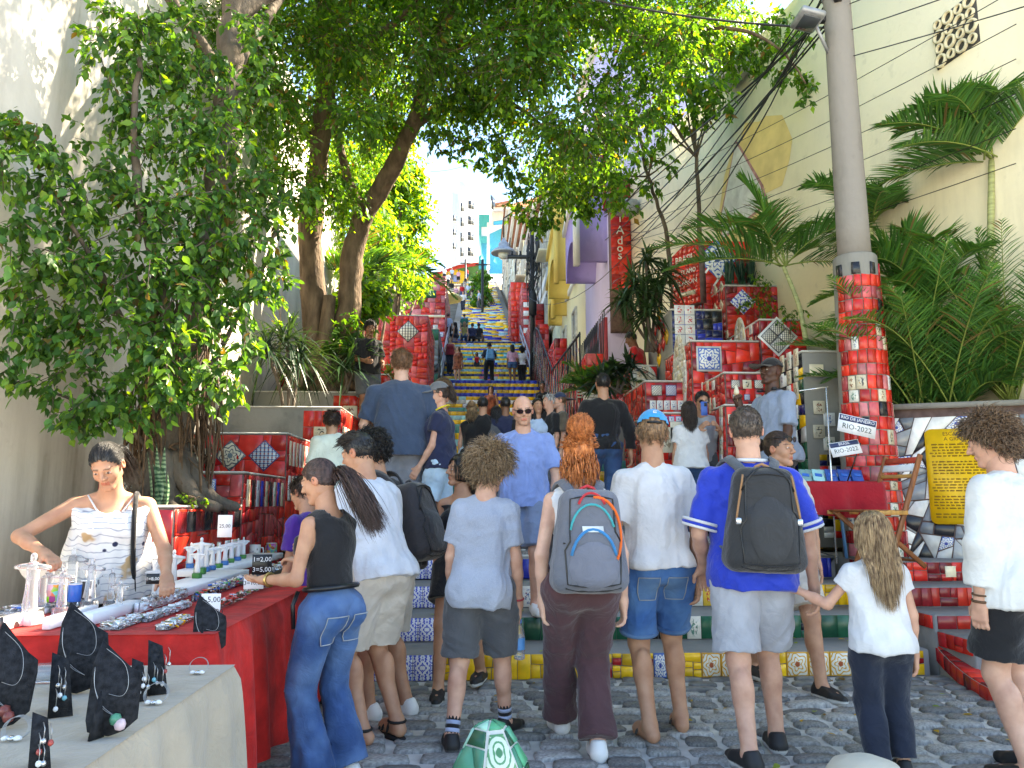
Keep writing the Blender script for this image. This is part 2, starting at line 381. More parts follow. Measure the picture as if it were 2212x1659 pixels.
def cobble_mesh(i):
 rg = random.Random(i); n = 10; V = []; 
 for s, z in ((1., -.03), (.99, .002), (.95, .015), (.82, .021)):
  for j in range(n):
   a = 2*pi*j/n; ca, sa = cos(a), sin(a); e = .42
   x = abs(ca)**e*(1 if ca > 0 else -1)*.5*s; y = abs(sa)**e*(1 if sa > 0 else -1)*.5*s
   q = random.Random(i*97+j); V.append((x*(1+q.uniform(-.07, .05)), y*(1+q.uniform(-.08, .05)), z*(1+rg.uniform(-.12, .12))))
 V.append((0, 0, .023)); Fs = [(r*n+j, r*n+(j+1) % n, (r+1)*n+(j+1) % n, (r+1)*n+j) for r in range(3) for j in range(n)] + [(3*n+j, 3*n+(j+1) % n, 4*n) for j in range(n)]
 return V, Fs
CVAR = [cobble_mesh(i) for i in range(7)]
def lay_cobbles(parent, x0, x1, y0, y1, zf, nmax, seed, skip=None):
 rg = random.Random(seed); P = []; y = y0
 while y < y1:
  rh = rg.uniform(.125, .18); x = x0 - rg.uniform(0, .2)
  while x < x1:
   w = rg.uniform(.17, .34)
   if not skip or not skip(x+w/2, y+rh/2): P.append((x+w/2+rg.uniform(-.01, .01), y+rh/2+rg.uniform(-.012, .012) + .03*sin(x*1.3), w-rg.uniform(.022, .045), rh-rg.uniform(.02, .035), rg.gauss(0, .05), rg.randrange(7)))
   x += w
  y += rh
 # those that show largest first
 P.sort(key=lambda p: p[1] + abs(p[0]-.6)*.15 + (3 if p[1] < 3.6 else 0) + (4 if p[0] < -1.2 else 0))
 data = []
 for i, (V, Fs) in enumerate(CVAR):
  me = bpy.data.meshes.new('cobblestone'); me.from_pydata(V, [], Fs); me.materials.append(M_COBB)
  me.polygons.foreach_set('use_smooth', [True]*len(me.polygons)); data.append(me)
 for x, y, w, d, a, k in P[:nmax]:
  o = bpy.data.objects.new('cobblestone', data[k]); o.location = (x, y, zf(y)+rg.uniform(-.003, .004)); o.scale = (w, d, rg.uniform(.8, 1.3)); o.rotation_euler = (rg.gauss(0,.03), rg.gauss(0,.02), a); link(o, parent)
 mb = MB()
 for x, y, w, d, a, k in P[nmax:]:
  V, Fs = CVAR[k]; ca, sa = cos(a), sin(a); z0 = zf(y)
  mb.add([(x+ca*vx*w-sa*vy*d, y+sa*vx*w+ca*vy*d, z0+vz) for vx, vy, vz in V], Fs)
 if mb.n: tag(mb.build('small_cobblestones', M_COBB, parent, True), kind='stuff')
lay_cobbles(street, -2.2, 4.6, 3.0, 6.05, lambda y: 0, 300, 3)

# main stairs: concrete body, landings, tiled risers
SX0, SX1 = -1.55, 2.75
stairs = MB()
for fi, (Y0, z0, n, r, t) in enumerate(FL):
 x1 = 3.55 if fi == 0 else SX1
 for i in range(n):
  ye = Y0+(i+1)*t + (.02 if i < n-1 else .05); zt = z0+r*(i+1)
  stairs.b2((SX0, Y0+i*t, zt-.9), (x1, ye, zt), bev=.012)
for a, za, b, zb in SEG:
 stairs.add([(SX0,a,za),(SX1+(.8 if a < 8 else 0),a,za),(SX1+(.8 if a < 8 else 0),b,zb),(SX0,b,zb),(SX0,a,za-1),(SX1,a,za-1),(SX1,b,zb-1),(SX0,b,zb-1)], [(0,1,2,3),(0,4,5,1),(0,3,7,4),(1,5,6,2)])
stairs = tag(stairs.build('stairway', M_STEP), kind='structure')
landing = tag(mesh('landing', [(SX0,7.66,.812),(3.5,7.66,.812),(3.5,9.88,1.068),(SX0,9.88,1.068)], [(0,1,2,3)], M_MORTAR), kind='structure')
lay_cobbles(landing, SX0, 3.4, 7.72, 9.8, lambda y: .812+(y-7.66)*.1153, 160, 5)
# lowest four risers, as in the picture
rg = random.Random(5)
def riser(i, pattern, x0, x1, seed):
 Y0, z0, n, r, t = FL[0]; y = Y0+i*t-.002; zb = z0+i*r+.008; h = r-.016
 x = x0; q = random.Random(seed)
 o = Vector((0, y, zb))
 while x < x1-.03:
  m, w = pattern(x, q); w = min(w, x1-x)
  if m is None: x += w; continue
  if isinstance(m, list):
   mosaic(stairs, o+VX*x, VX, VZ, w, h, m, .085, .08, seed*31+int(x*100))
  else:
   e = .002; tile(stairs, o, VX, VZ, [(x+e,e),(x+w-e,e),(x+w-e,h-e),(x+e,h-e)], m, .01, 'tile', 0)
  x += w
def pat(i):
 def f(x, q):
  if x < -.42 or -.66 <= x < -.36: return (D_QUAT, .15)
  if i == 0:
   if x < -.28: return (T_NAVY, .07)
   k = q.random()
   if x > 2.4 and x < 2.9: return (D_YW, .17)
   return ([T_YEL, T_YEL, T_YEL, T_RED[2]], .16) if k < .5 else (T_YEL, .1) if k < .68 else (D_PIC_Y, .11) if k < .78 else (D_FLOR, .1) if k < .86 else (T_RED[2], .05) if k < .93 else (D_YW, .15)
  if i == 1:
   if x < -.15: return (None, .12)
   k = q.random(); return (T_GRN, .14) if k < .6 else (T_LGRN, .03) if k < .75 else (D_PIC[3], .12) if k < .85 else ([T_GRN, T_BLK], .17)
  if i == 2:
   if x < -.18: return (None, .12)
   k = q.random(); return ([T_YEL], .2) if k < .45 else (T_YEL, .07) if k < .7 else (D_PIC[q.randrange(4)], .13) if k < .9 else (D_PIC_Y, .12)
  if x < -.3: return (T_NAVY, .12)
  k = q.random(); return (T_BLU, .14) if k < .55 else ([T_BLU, T_NAVY], .18) if k < .8 else (D_FLOR, .12) if k < .9 else (T_NAVY, .08)
 return f
for i in range(4): riser(i, pat(i), -1.2, 3.5, 11+i)
# upper flights: yellow rows between blue, teal and green ones
def rows(fi, size, seed):
 Y0, z0, n, r, t = FL[fi]; q = random.Random(seed)
 for i in range(n):
  y = Y0+i*t-.003; zb = z0+i*r+.006; h = r-.012; x = SX0+.12; main = T_YEL if i % 2 else q.choice([T_BLU, T_TEAL, T_AQUA, T_NAVY, T_AQUA, T_TEAL, T_WHT])
  while x < SX1-.14:
   w = size*q.uniform(.7, 1.35); w = min(w, SX1-.12-x)
   mid = -.1 < x-.4 < .6
   m = main if q.random() < (.6 if mid else .93) else q.choice([T_WHT, T_AQUA, D_FLOR, T_BLU, T_YEL, T_PINK, T_TEAL])
   tile(stairs, Vector((0, y, zb)), VX, VZ, [(x+.003,0),(x+w-.003,0),(x+w-.003,h),(x+.003,h)], m, .012, 'tile', 0, uvs=m.name.startswith('deco')); x += w
for fi, s in ((1, .22), (2, .24), (3, .26), (4, .30)): rows(fi, s, 40+fi)
Y0, z0, n, r, t = FL[5]; mb = MB(); q = random.Random(3)
for i in range(n):
 x = SX0+.5
 while x < SX1-.5:
  w = q.uniform(.5, 1.2); mb.b2((x, Y0+i*t-.012, z0+i*r+.01), (min(x+w-.01, SX1-.4), Y0+i*t+.01, z0+(i+1)*r-.01), q.choice([0, 0, 1, 2, 3])); x += w
tag(mb.build('far_riser_tiles', None, stairs, mats=[T_YEL, T_AQUA, T_CREAM, T_BLU]), kind='stuff')

# ------------------------------------------------------------------ walls
def wall_poly(name, pts, z0, z1, th, m, label, cat='wall'):
 mb = MB(); a, b = Vector((pts[0][0], pts[0][1], 0)), Vector((pts[1][0], pts[1][1], 0)); d = (b-a).normalized(); n = Vector((-d.y, d.x, 0))
 mb.add([a+VZ*z0, b+VZ*z0, b+VZ*z1, a+VZ*z1, a+n*th+VZ*z0, b+n*th+VZ*z0, b+n*th+VZ*z1, a+n*th+VZ*z1], [(0,1,2,3),(5,4,7,6),(4,0,3,7),(1,5,6,2),(3,2,6,7),(0,4,5,1)])
 return tag(mb.build(name, m), label, cat)
LWX = -3.65
lw = wall_poly('plaster_wall', ((LWX, 3.2), (LWX, 21)), -.1, 9.6, 6., M_LWALL, 'tall stained whitish plaster wall behind the trees on the left')
CW0, CW1 = Vector((6.33, 4.2, 0)), Vector((3.72, 17.9, 0))
cw = wall_poly('plaster_wall', ((CW1.x, CW1.y), (CW0.x, CW0.y)), -.1, 9.25, 6., M_CREAM, 'tall cream painted wall behind the palms on the right')
def CW(u, v):                                            # picture point on the cream wall
 d = (CW1-CW0); p = W(u, v, 1.); c = Vector((0,0,CAMH)); r = p-c
 n = Vector((d.y, -d.x, 0)); s = (CW0-c).dot(n)/r.dot(n); return c+r*s
cwd = (CW1-CW0).normalized(); cwn = Vector((-cwd.y, cwd.x, 0)); 
if cwn.x > 0: cwn = -cwn
# yellow repaint patch, star mural edge, flaked patch
def patch(name, uv, m, lift, parent=cw):
 P = [CW(u, v)+cwn*lift for u, v in uv]; c = sum(P, Vector())/len(P)
 return mesh(name, [c]+P, [(0, 1+i, 1+(i+1) % len(P)) for i in range(len(P))], m, parent)
M_OCHRE = mat('ochre_paint', (.74, .60, .26), .85, .15, 3, .2, 20)
patch('paint_patch', [(1548,560),(1552,470),(1565,380),(1580,330),(1600,300),(1610,265),(1640,262),(1655,250),(1690,248),(1700,270),(1712,300),(1706,345),(1690,400),(1650,420),(1620,560)], M_OCHRE, .004)
patch('star_border', [(1590,302),(1602,318),(1650,400),(1660,440),(1560,520),(1556,470)], mat('mural_maroon', (.42, .22, .22), .85, .4), .007)
patch('star_mural', [(1590,308),(1600,324),(1644,402),(1652,440),(1562,514),(1559,470)], mat('mural_white', (.62, .66, .64), .8, .2, 5), .010)
M_DARKVENT = mat('vent_dark', (.06, .06, .055), .9)
vent = empty('vent_block', CW(2066, 68), 0, 'square pierced concrete ventilation block high in the cream wall', 'vent')
def vent_block(root, sz, loc):
 rz = atan2(cwd.y, cwd.x); root.rotation_euler.z = rz
 MB().b2((-sz/2, -.01, -sz/2), (sz/2, .012, sz/2)).build('backing', M_DARKVENT, root)
 q = random.Random(4)
 sgn = 1 if (Matrix.Rotation(rz, 3, 'Z') @ VY).dot(cwn) > 0 else -1
 for i in range(4):
  for j in range(4):
   x = -sz/2+sz*(i+.5)/4; z = -sz/2+sz*(j+.5)/4; r = sz/8*(1.0 if (i+j) % 2 else .72)
   mb = MB(); n = 14
   for k in range(n):
    a0, a1 = 2*pi*k/n, 2*pi*(k+1)/n
    P = [(x+R*cos(a), sgn*y, z+R*sin(a)) for a in (a0, a1) for R in (r*.72, r*1.06) for y in (.0, .045)]
    mb.add(P, [(1,3,7,5), (0,1,5,4), (2,6,7,3)])
   mb.build('ring', M_CREAM, root)
vent_block(vent, .62, None)
# ------------------------------------------------------------------ tiled planters stepping up beside the stairs
NPL = [0]
def planter(x0, x1, y0, y1, z0, z1, label, pal=None, size=.16, wild=.10, street=1, cap=True, faces='fs', body=None, caph=.02, seed=None, gap=.004):
 """box planter. street=+1: street side is +x (left of the stairs), -1: street side is -x. faces: f front, s street side"""
 NPL[0] += 1; seed = seed or NPL[0]*7
 o = empty('mosaic_planter', ((x0+x1)/2, (y0+y1)/2, z0), 0, label, 'planter', 'tiled planters beside the stairs')
 c = Vector(o.location)
 MB().b2(Vector((x0, y0, z0))-c, Vector((x1, y1, z1))-c, bev=.01).build('body', body or M_GROUT, o)
 if cap:
  e = .014; MB().b2(Vector((x0-e*(street < 0), y0-e, z1-.002))-c, Vector((x1+e*(street > 0), y0+.16, z1+caph))-c, bev=.012).build('ledge', M_CAP, o)
  xs = x1 if street > 0 else x0
  MB().b2(Vector((xs-.15 if street > 0 else xs-e, y0+.165, z1-.002))-c, Vector((xs+e if street > 0 else xs+.15, y1, z1+caph-.002))-c, bev=.012).build('ledge', M_CAP, o)
  MB().b2(Vector((x0+.12, y0+.12, z1-.02))-c, Vector((x1-.12, y1, z1+.008))-c).build('soil', M_GROUND, o)
 pal = pal or [T_RED[0], T_RED[0], T_RED[1], T_RED[1], T_RED[2], T_RED[3]]
 fo = Vector((x0, y0-.003, z0))-c; so = (Vector((x1+.003, y0, z0)) if street > 0 else Vector((x0-.003, y1, z0)))-c
 sax = VY if street > 0 else -VY
 if 'f' in faces: mosaic(o, fo+VX*.01+VZ*.01, VX, VZ, x1-x0-.02, z1-z0-.02, pal, size, wild, seed, gap, maxn=170)
 if 's' in faces: mosaic(o, so+sax*.01+VZ*.01, sax, VZ, y1-y0-.02, z1-z0-.02, pal, size, wild, seed+1, gap, maxn=130)
 return o, fo, so, sax
RP = [T_RED[0], T_RED[0], T_RED[1], T_RED[2]]
# ---- left: terraces in front of the plaster wall
o, f, s, ax = planter(-2.95, -2.24, 6.0, 7.66, -.2, 1.29, 'lowest left planter of red shards with saint pictures, carrying the big ficus', [T_RED[0], T_RED[1], T_RED[1], T_RED[2]], .26, .5, gap=.006)
for k in range(6): deco_at(o, s, ax, VZ, .33+k*.235, 1.02, .13, .34, D_PIC[(k*3+1) % 4], name='saint_tile')
for k in range(8): tile(o, s, ax, VZ, [(.02+k*.2, 1.3),(.21+k*.2, 1.3),(.21+k*.2, 1.46),(.02+k*.2, 1.46)], T_BLK if k % 2 else T_RED[3], .01, lift=.006)
o, f, s, ax = planter(LWX+.03, -2.24, 7.7, 9.36, .3, 1.61, 'second left planter with a round blue flower tile and pink tiles', [T_RED[0], T_RED[2], T_PINK, T_PINK], .17)
w = -2.24-LWX-.03
for k, (m, sz) in enumerate(((D_BW, .24), (D_FLOR, .25))): deco_at(o, f, VX, VZ, w-.72+k*.34, 1.13, sz, sz, m, grid=2 if k else 1)
deco_at(o, f, VX, VZ, w-1.06, 1.13, .24, .24, D_BW)
for k in range(9): deco_at(o, s, ax, VZ, .14+k*.17, 1.12, .10, .27, [D_PIC[k % 4], T_BLK, D_PIC[(k+2) % 4], T_BLU][k % 4] if k % 2 else D_PIC[(k//2) % 4], name='tall_picture_tile')
o, f, s, ax = planter(LWX+.03, -2.24, 9.4, 11.0, .8, 2.14, 'third left planter with three large diamond tiles on red', RP, .24, .12)
for k, m in enumerate((D_SAND, D_FLOR2, D_LAT)): deco_at(o, f, VX, VZ, w-1.06+k*.40, 1.08, .27, .27, m, rot=pi/4)
for k in range(8):
 for j in range(2): deco_at(o, s, ax, VZ, .14+k*.18, 1.12-j*.42, .11, .3, D_PIC[(k*3+j) % 4], name='tall_picture_tile')
o, f, s, ax = planter(LWX+.03, -1.9, 11.05, 12.7, 1.6, 2.66, 'fourth left planter of dark concrete with a red tiled corner', RP, .2, .04, body=M_CONC, faces='s')
mosaic(o, f+VX*1.2+VZ*.02, VX, VZ, w-.86, 1.0, RP, .2, .04, 91); deco_at(o, f, VX, VZ, 1.45, .72, .2, .14, D_PIC[2])
for k in range(6): deco_at(o, s, ax, VZ, .2+k*.24, .72, .14, .2, D_PIC[k % 4])
o, f, s, ax = planter(LWX+.03, -1.75, 12.75, 14.4, 2.0, 3.12, 'fifth left planter in red tiles under the twin trunks', RP, .2, .04, body=M_CONC, faces='s')
mosaic(o, f+VX*1.3+VZ*.02, VX, VZ, .55, 1.05, [T_RED[0], T_RED[1]], .2, .04, 93); deco_at(o, f, VX, VZ, 1.58, .8, .24, .2, D_PIC[0])
for k in range(5): deco_at(o, s, ax, VZ, .25+k*.3, .72, .12, .42, D_PIC[k % 4])
o, f, s, ax = planter(LWX+.03, -1.62, 14.45, 17, 2.2, 3.7, 'sixth left planter with rows of small white tiles', [T_RED[0], T_RED[2], T_PINK, T_CREAM], .2)
o, f, s, ax = planter(LWX+.03, -1.6, 17.05, 21, 2.6, 4.35, 'seventh left planter of plain bright red tiles', RP, .26)
o, f, s, ax = planter(-5.2, -1.62, 26.2, 30.4, 3.6, 7.7, 'tall left tiled terrace with crossed tile band below the stairs landing', [T_RED[0], T_RED[1], T_RED[0], T_PINK], .27, .12, gap=.005)
deco_at(o, f, VX, VZ, 2.9, 3.55, .55, .55, D_BW, rot=pi/4, lift=.012)
o, f, s, ax = planter(-5.2, -1.6, 33.6, 37.4, 6.2, 8.9, 'left tiled terrace with dark glazed front beside the yellow stairs', [T_GRY, T_BLK, T_GRN, T_GRY], .38, .4, gap=.008)
deco_at(o, f, VX, VZ, 2.5, 1.75, .75, .75, D_FLOR, rot=pi/4, lift=.012)
o, f, s, ax = planter(-5.2, -1.58, 40.2, 48, 8.0, 13.3, 'high pink red tiled wall on the left above the landing', [T_ROSE, T_PINK, T_ROSE, T_RED[0]], .36, .08, cap=False, gap=.01)
deco_at(o, f, VX, VZ, 2.75, 4.3, .75, .42, T_GRN, lift=.015); deco_at(o, f, VX, VZ, 2.6, 3.1, 2., .12, T_CREAM, lift=.015)
for k in range(5): deco_at(o, f, VX, VZ, 3.1+.3*(k % 2), .9+k*.4, .26, .26, D_FLOR if k % 2 else T_WHT, lift=.015)

# ---- right: stack of red planters under the cream wall. corner (u of street-side near corner), right end u, top v, front depth
def rblock(uL, uR, vT, Yf, dep, z0, label, **k):
 a = W(uL, vT, Yf); b = W(uR, vT, Yf)
 o, f, s, ax = planter(a.x, b.x, Yf, Yf+dep, z0, a.z, label, street=-1, **k); 
 def at(u, v): p = W(u, v, Yf); return p.x-a.x, p.z-z0
 def ats(u, v): p = WX(u, v, a.x); return Yf+dep-p.y, p.z-z0
 return o, f, s, ax, at, ats
R4 = [T_RED[0], T_RED[0], T_RED[1], T_RED[2], T_RED[3]]
def dec(o, f, at, u, v, w, h, m, rot=0, lift=.007, grid=1): x, y = at(u, v); deco_at(o, f, VX, VZ, x, y, w, h, m, rot, lift, grid)
def decs(o, s, ax, ats, u, v, w, h, m, rot=0): x, y = ats(u, v); deco_at(o, s, ax, VZ, x, y, w, h, m, rot)
def collage(o, orig, ax, cx, cy, rx, ry, seed):
 mb = MB(); nr = ax.cross(VZ); mb.prism(ell(cx, cy, rx+.015, ry+.015, 28), ax, VZ, Vector(orig)+nr*.004, nr, .006); mb.build('oval_bed', M_CAP, o)
 rgq = random.Random(seed); P = [(cx-rx, cy-ry), (cx+rx, cy-ry), (cx+rx, cy+ry), (cx-rx, cy+ry)]
 E = ell(cx, cy, rx, ry, 16)
 for p in split(P, .115, .06, rgq):
  for i in range(16):
   a, b = E[i], E[(i+1) % 16]
   p = clip(p, a, (-(b[1]-a[1]), b[0]-a[0]))
   if len(p) < 3: break
  if len(p) < 3 or area(p) < 8e-4: continue
  tile(o, Vector(orig), ax, VZ, inset(p, .006), rgq.choice(D_PIC+[T_CREAM, T_WHT]), .008, 'picture_tile', .011)
# BRASIL block, highest
o, f, s, ax, at, ats = rblock(1514, 1700, 519, 12.6, 1.7, 2.6, 'highest red planter carrying the hand lettered BRASIL message', pal=[T_RED[1], T_RED[0], T_RED[1], T_RED[2]], cap=False, seed=300)
pA, pB = W(1455, 667, 13.0), W(1514, 667, 12.5); pB.z = pA.z; BRP = empty('lettered_panel', pA, 0, 'tall red tiled panel with three lines of white lettering', 'sign'); bax = (pB-pA); bw = bax.length; bax.normalize(); bh = W(1490, 522, 12.7).z-pA.z; bn = bax.cross(VZ)
BP = [(0, 0), (bw, 0), (bw, bh), (bw*.5, bh*.97), (0, bh*.84)]; MB().prism(BP, bax, VZ, -bn*.16, bn, .158).build('slab', M_GROUT, BRP); mosaic(BRP, (0,0,0), bax, VZ, 0, 0, [T_RED[0], T_RED[1], T_RED[1]], .10, .06, 333, .003, poly=BP)
dec(o, f, at, 1548, 560, .5, .5, D_FLOR, .8); [dec(o, f, at, 1533+k*9, 575+abs(k-2)*-14+28, .035, .3, T_WHT, .6 if k % 2 else -.6, .012) for k in range(4)]
# block with small diamonds
o, f, s, ax, at, ats = rblock(1566, 1700, 617, 11.9, 1.5, 2.6, 'upper red planter with a white blue diamond tile and wild herbs', pal=R4)
dec(o, f, at, 1604, 652, .3, .3, D_QUAT, pi/4)
for i in range(4):
 for j in range(2): decs(o, s, ax, ats, 1521+i*13, 640+j*40-i*7, .13, .16, [D_PIC[2], D_PIC[0]][j], pi/4)
# blue niche block
o, f, s, ax, at, ats = rblock(1449, 1560, 669, 11.4, 1.6, 2.0, 'planter with a navy tiled front showing a flower pot panel', pal=[T_NAVY, T_BLK, T_NAVY, T_BLU], size=.12, faces='f', body=M_CONC)
x, y = at(1479, 706)
for i in range(2):
 for j in range(4): deco_at(o, f, VX, VZ, x-.08+i*.16, y-.2+j*.155, .155, .15, D_POT, lift=.008)
for (du, dv, m) in ((0,0,T_CREAM),(-9,14,T_RED[2]),(9,14,T_RED[0]),(-9,-14,T_RED[0]),(9,-14,T_RED[2]),(0,28,T_RED[0]),(0,-28,T_RED[2]),(0,48,T_YEL),(0,-46,T_YEL),(-16,0,T_YEL),(16,0,T_YEL)):
 decs(o, s, ax, ats, 1425+du, 726+dv, .2, .2, m, pi/4)
# block with round collage and big black white diamond
o, f, s, ax, at, ats = rblock(1640, 1740, 691, 10.2, 1.6, 1.6, 'red planter with a large black and white diamond tile', pal=R4)
dec(o, f, at, 1679, 727, .40, .40, T_WHT, pi/4); dec(o, f, at, 1679, 727, .34, .34, D_BW, pi/4, .014, 2)
x, y = ats(1600, 745); collage(o, s, ax, x, y, .24, .40, 5)
for k in range(5): decs(o, s, ax, ats, 1572+(k % 2)*8, 722+k*18, .1, .12, D_PIC[k % 4])
for k in range(3): decs(o, s, ax, ats, 1624, 712+k*26, .12, .13, D_PIC[(k+1) % 4])
# block with the blue flower tile and its oval collage side
o, f, s, ax, at, ats = rblock(1492, 1640, 737, 9.9, 1.35, 1.3, 'red planter with a blue and white flower panel of four tiles', pal=R4)
dec(o, f, at, 1531, 775, .34, .34, T_WHT); dec(o, f, at, 1531, 775, .29, .29, D_FLOR, lift=.014)
x, y = ats(1470, 815); collage(o, s, ax, x, y, .34, .60, 9)
# playing card block
o, f, s, ax, at, ats = rblock(1565, 1665, 806, 9.0, 1.2, 1.2, 'red planter set with playing card tiles', pal=R4, size=.12)
for k in range(4): dec(o, f, at, 1588+k*25, 830, .11, .11, [D_BW, D_PIC[2], D_BW, D_PIC[0]][k]); dec(o, f, at, 1588+k*25, 858, .075, .075, D_LAT if k % 2 else D_BW)
for k in range(6): decs(o, s, ax, ats, 1478+k*13, 842-k*2, .11, .12, D_PIC[k % 4]); decs(o, s, ax, ats, 1500+k*9, 876, .1, .2, D_PIC[(k+2) % 4])
# left lower block with black cream tile
o, f, s, ax, at, ats = rblock(1393, 1495, 824, 10.3, 1.5, 1.2, 'low red planter with a cream and black square tile near the stairs', pal=R4)
dec(o, f, at, 1418, 843, .15, .15, D_BW); dec(o, f, at, 1449, 843, .15, .15, D_LAT)
for k in range(5): dec(o, f, at, 1410+k*15, 875, .085, .13, D_PIC[1])
o, f, s, ax, at, ats = rblock(1412, 1500, 893, 8.95, 1.3, .9, 'lowest right planter with grey patterned tiles and black white pebbles', pal=R4)
for k in range(5): dec(o, f, at, 1420+k*15, 905, .07, .07, D_FLOR)
dec(o, f, at, 1470, 930, .25, .22, D_SAND); dec(o, f, at, 1480, 980, .3, .25, D_SAND); dec(o, f, at, 1440, 950, .2, .3, D_SAND)
o, f, s, ax, at, ats = rblock(1566, 1700, 876, 8.5, .5, .85, 'low red bench block with small framed tiles behind the seated man', pal=R4, size=.12)
for k in range(7): decs(o, s, ax, ats, 1560, 890+k*20, .1, .12, D_PIC[k % 4]); dec(o, f, at, 1580+k*16, 905+(k % 3)*28, .09, .11, D_PIC[(k*2) % 4])
# block behind the vendor with coloured picture tiles, concrete end
o, f, s, ax, at, ats = rblock(1733, 1840, 760, 8.3, 1.7, .85, 'planter of bare concrete with coloured picture tiles near the pole', pal=[T_BLK, T_RED[1], T_YEL, T_GRN, T_NAVY, T_WHT], size=.15, faces='s', body=M_CONC)
for k in range(5):
 for j in range(4): decs(o, s, ax, ats, 1662+k*15, 800+j*36-k*7+(0 if j < 3 else 10), .12, .16 if j % 2 else .2, D_PIC[(k+j*3) % 4])
mosaic(o, f+VX*.12+VZ*.1, VX, VZ, .5, .9, [T_BLK, T_YEL, T_NAVY, T_RED[0], T_WHT], .12, .05, 77); dec(o, f, at, 1763, 800, .16, .14, T_CREAM)
for k in range(4): dec(o, f, at, 1768+(k % 2)*22, 880+k*26, .13, .15, D_PIC[k % 4], lift=.012)
# red curved shield by the man in red
o, f, s, ax, at, ats = rblock(1372, 1420, 790, 12.2, 1.0, 1.6, 'red planter with a pale arched panel behind the black sweater man', pal=R4)
x, y = at(1390, 822); collage(o, f, VX, x, y, .2, .25, 14)
# red walls further up on the right of the stairs
def rwall(y0, y1, x0, h, label, pal, size):
 for _ in (0,):
  o, f, s, ax = planter(x0, x0+.4, y0, y1, gz_s(y0)-.5, gz_s((y0+y1)/2)+h, label, pal, size, .06, street=-1, cap=False, gap=.006)
 return o, f, s, ax
RW = [T_RED[0], T_RED[2], T_PINK, T_RED[0], T_RED[3]]
o, f, s, ax = rwall(13.0, 17.5, 2.62, 1.25, 'low red mosaic wall behind the small palm', RW, .2)
o, f, s, ax = rwall(17.6, 24.4, 2.6, 1.6, 'red mosaic wall with a small blue diamond tile up the stairs', RW, .28); deco_at(o, s, ax, VZ, 6.2, 1.5, .24, .24, D_FLOR, rot=pi/4, lift=.012)
for k in range(5): deco_at(o, s, ax, VZ, 1+k*1.1, 1.2+.3*(k % 2), .2, .25, D_PIC[k % 4], lift=.012)
o, f, s, ax = rwall(24.6, 30.4, 2.6, 1.9, 'red mosaic wall with ribbons tied along its railing', RW, .24)
o, f, s, ax = rwall(30.6, 33.4, 2.6, 2.3, 'tall red mosaic wall beside the ribbon fence', RW, .25)
o, f, s, ax = rwall(33.6, 42.4, 2.68, 1.9, 'long red mosaic wall along the yellow stairs', RW+[T_ROSE], .3)
o, f, s, ax = rwall(42.6, 52, 2.68, 2.5, 'red mosaic pillar wall at the upper landing', [T_RED[1], T_RED[0], T_PINK], .34); 
for k in range(4): deco_at(o, f, VX, VZ, .2, 1.2+k*.5, .3, .3, T_WHT, lift=.015)
o, f, s, ax = planter(2.2, 4.4, 46.6, 50, 10.6, 14.9, 'bright red tiled block on the right of the upper landing', [T_RED[1], T_RED[0], T_RED[1]], .42, .05, street=-1, cap=False, gap=.01)

# side steps with red risers at the right and their curved kerb
side = MB(); SIDE = [(3.62, 7.0, .62, .80), (3.62, 6.6, .45, .62), (3.64, 6.15, .335, .45), (3.66, 5.7, .21, .335)]
for i, (xl, ya, zb, zt) in enumerate(SIDE): side.b2((xl, ya, zb-.5), (7.2, ya+(.46 if i else 1.6), zt), bev=.012)
kp = [(W(2420, 1780, 3.8), .09), (W(2320, 1680, 4.25), .09), (W(2202, 1562, 4.95), .09), (W(2100, 1480, 5.55), .10), (W(2030, 1415, 6.1), .19), (W(1998, 1368, 6.6), .30), (W(1980, 1335, 7.05), .42), (W(1972, 1300, 7.5), .6)]
def catmull(P, n=6):
 out = []
 for i in range(len(P)-1):
  a, b, c, d = P[max(i-1, 0)], P[i], P[i+1], P[min(i+2, len(P)-1)]
  for k in range(n):
   t = k/n; out.append(((b*2) + (c-a)*t + (a*2-b*5+c*4-d)*t*t + (b*3-a-c*3+d)*t*t*t)*.5)
 return out + [P[-1]]
kc = catmull([Vector((p.x, p.y, z)) for p, z in kp][::-1], 5)
n = len(kc); side.add([(p.x+.1, p.y, p.z-.004) for p in kc]+[(7.2, p.y, max(p.z+.02, min(.21, p.z+.12))) for p in kc], [(i, i+1, n+i+1, n+i) for i in range(n-1) if kc[i].y < 5.75])
sidewalk = tag(side.build('sidewalk', M_STEP), kind='structure')
for i, (xl, ya, zb, zt) in enumerate(SIDE):
 mosaic(sidewalk, (xl+.02, ya-.003, zb+.004), VX, VZ, 2.5, zt-zb-.01, [T_RED[0], T_RED[1], T_RED[1], T_RED[2], T_RED[3]], .115, .04, 60+i)
 mosaic(sidewalk, (xl-.003, ya+.44, zb+.004), -VY, VZ, .42, zt-zb-.01, [T_RED[0], T_RED[2], T_RED[3]], .12, .04, 70+i)
deco_at(sidewalk, (3.62, 6.995, .8), VX, VZ, .7, -.09, .1, .1, T_CREAM, lift=.01)
kerb = MB()
for i in range(len(kc)-1):
 a, b = kc[i], kc[i+1]; d = Vector((b.x-a.x, b.y-a.y, 0)).normalized(); n = Vector((-d.y, d.x, 0)); n = n if n.x > 0 else -n
 P = [Vector((a.x, a.y, -.1)), Vector((b.x, b.y, -.1)), b.copy(), a.copy()]
 kerb.add(P+[p+n*.14 for p in P], [(0,1,2,3), (3,2,6,7), (4,7,6,5)])
kerb = tag(kerb.build('kerb', M_CONC), kind='structure')
q = random.Random(8)
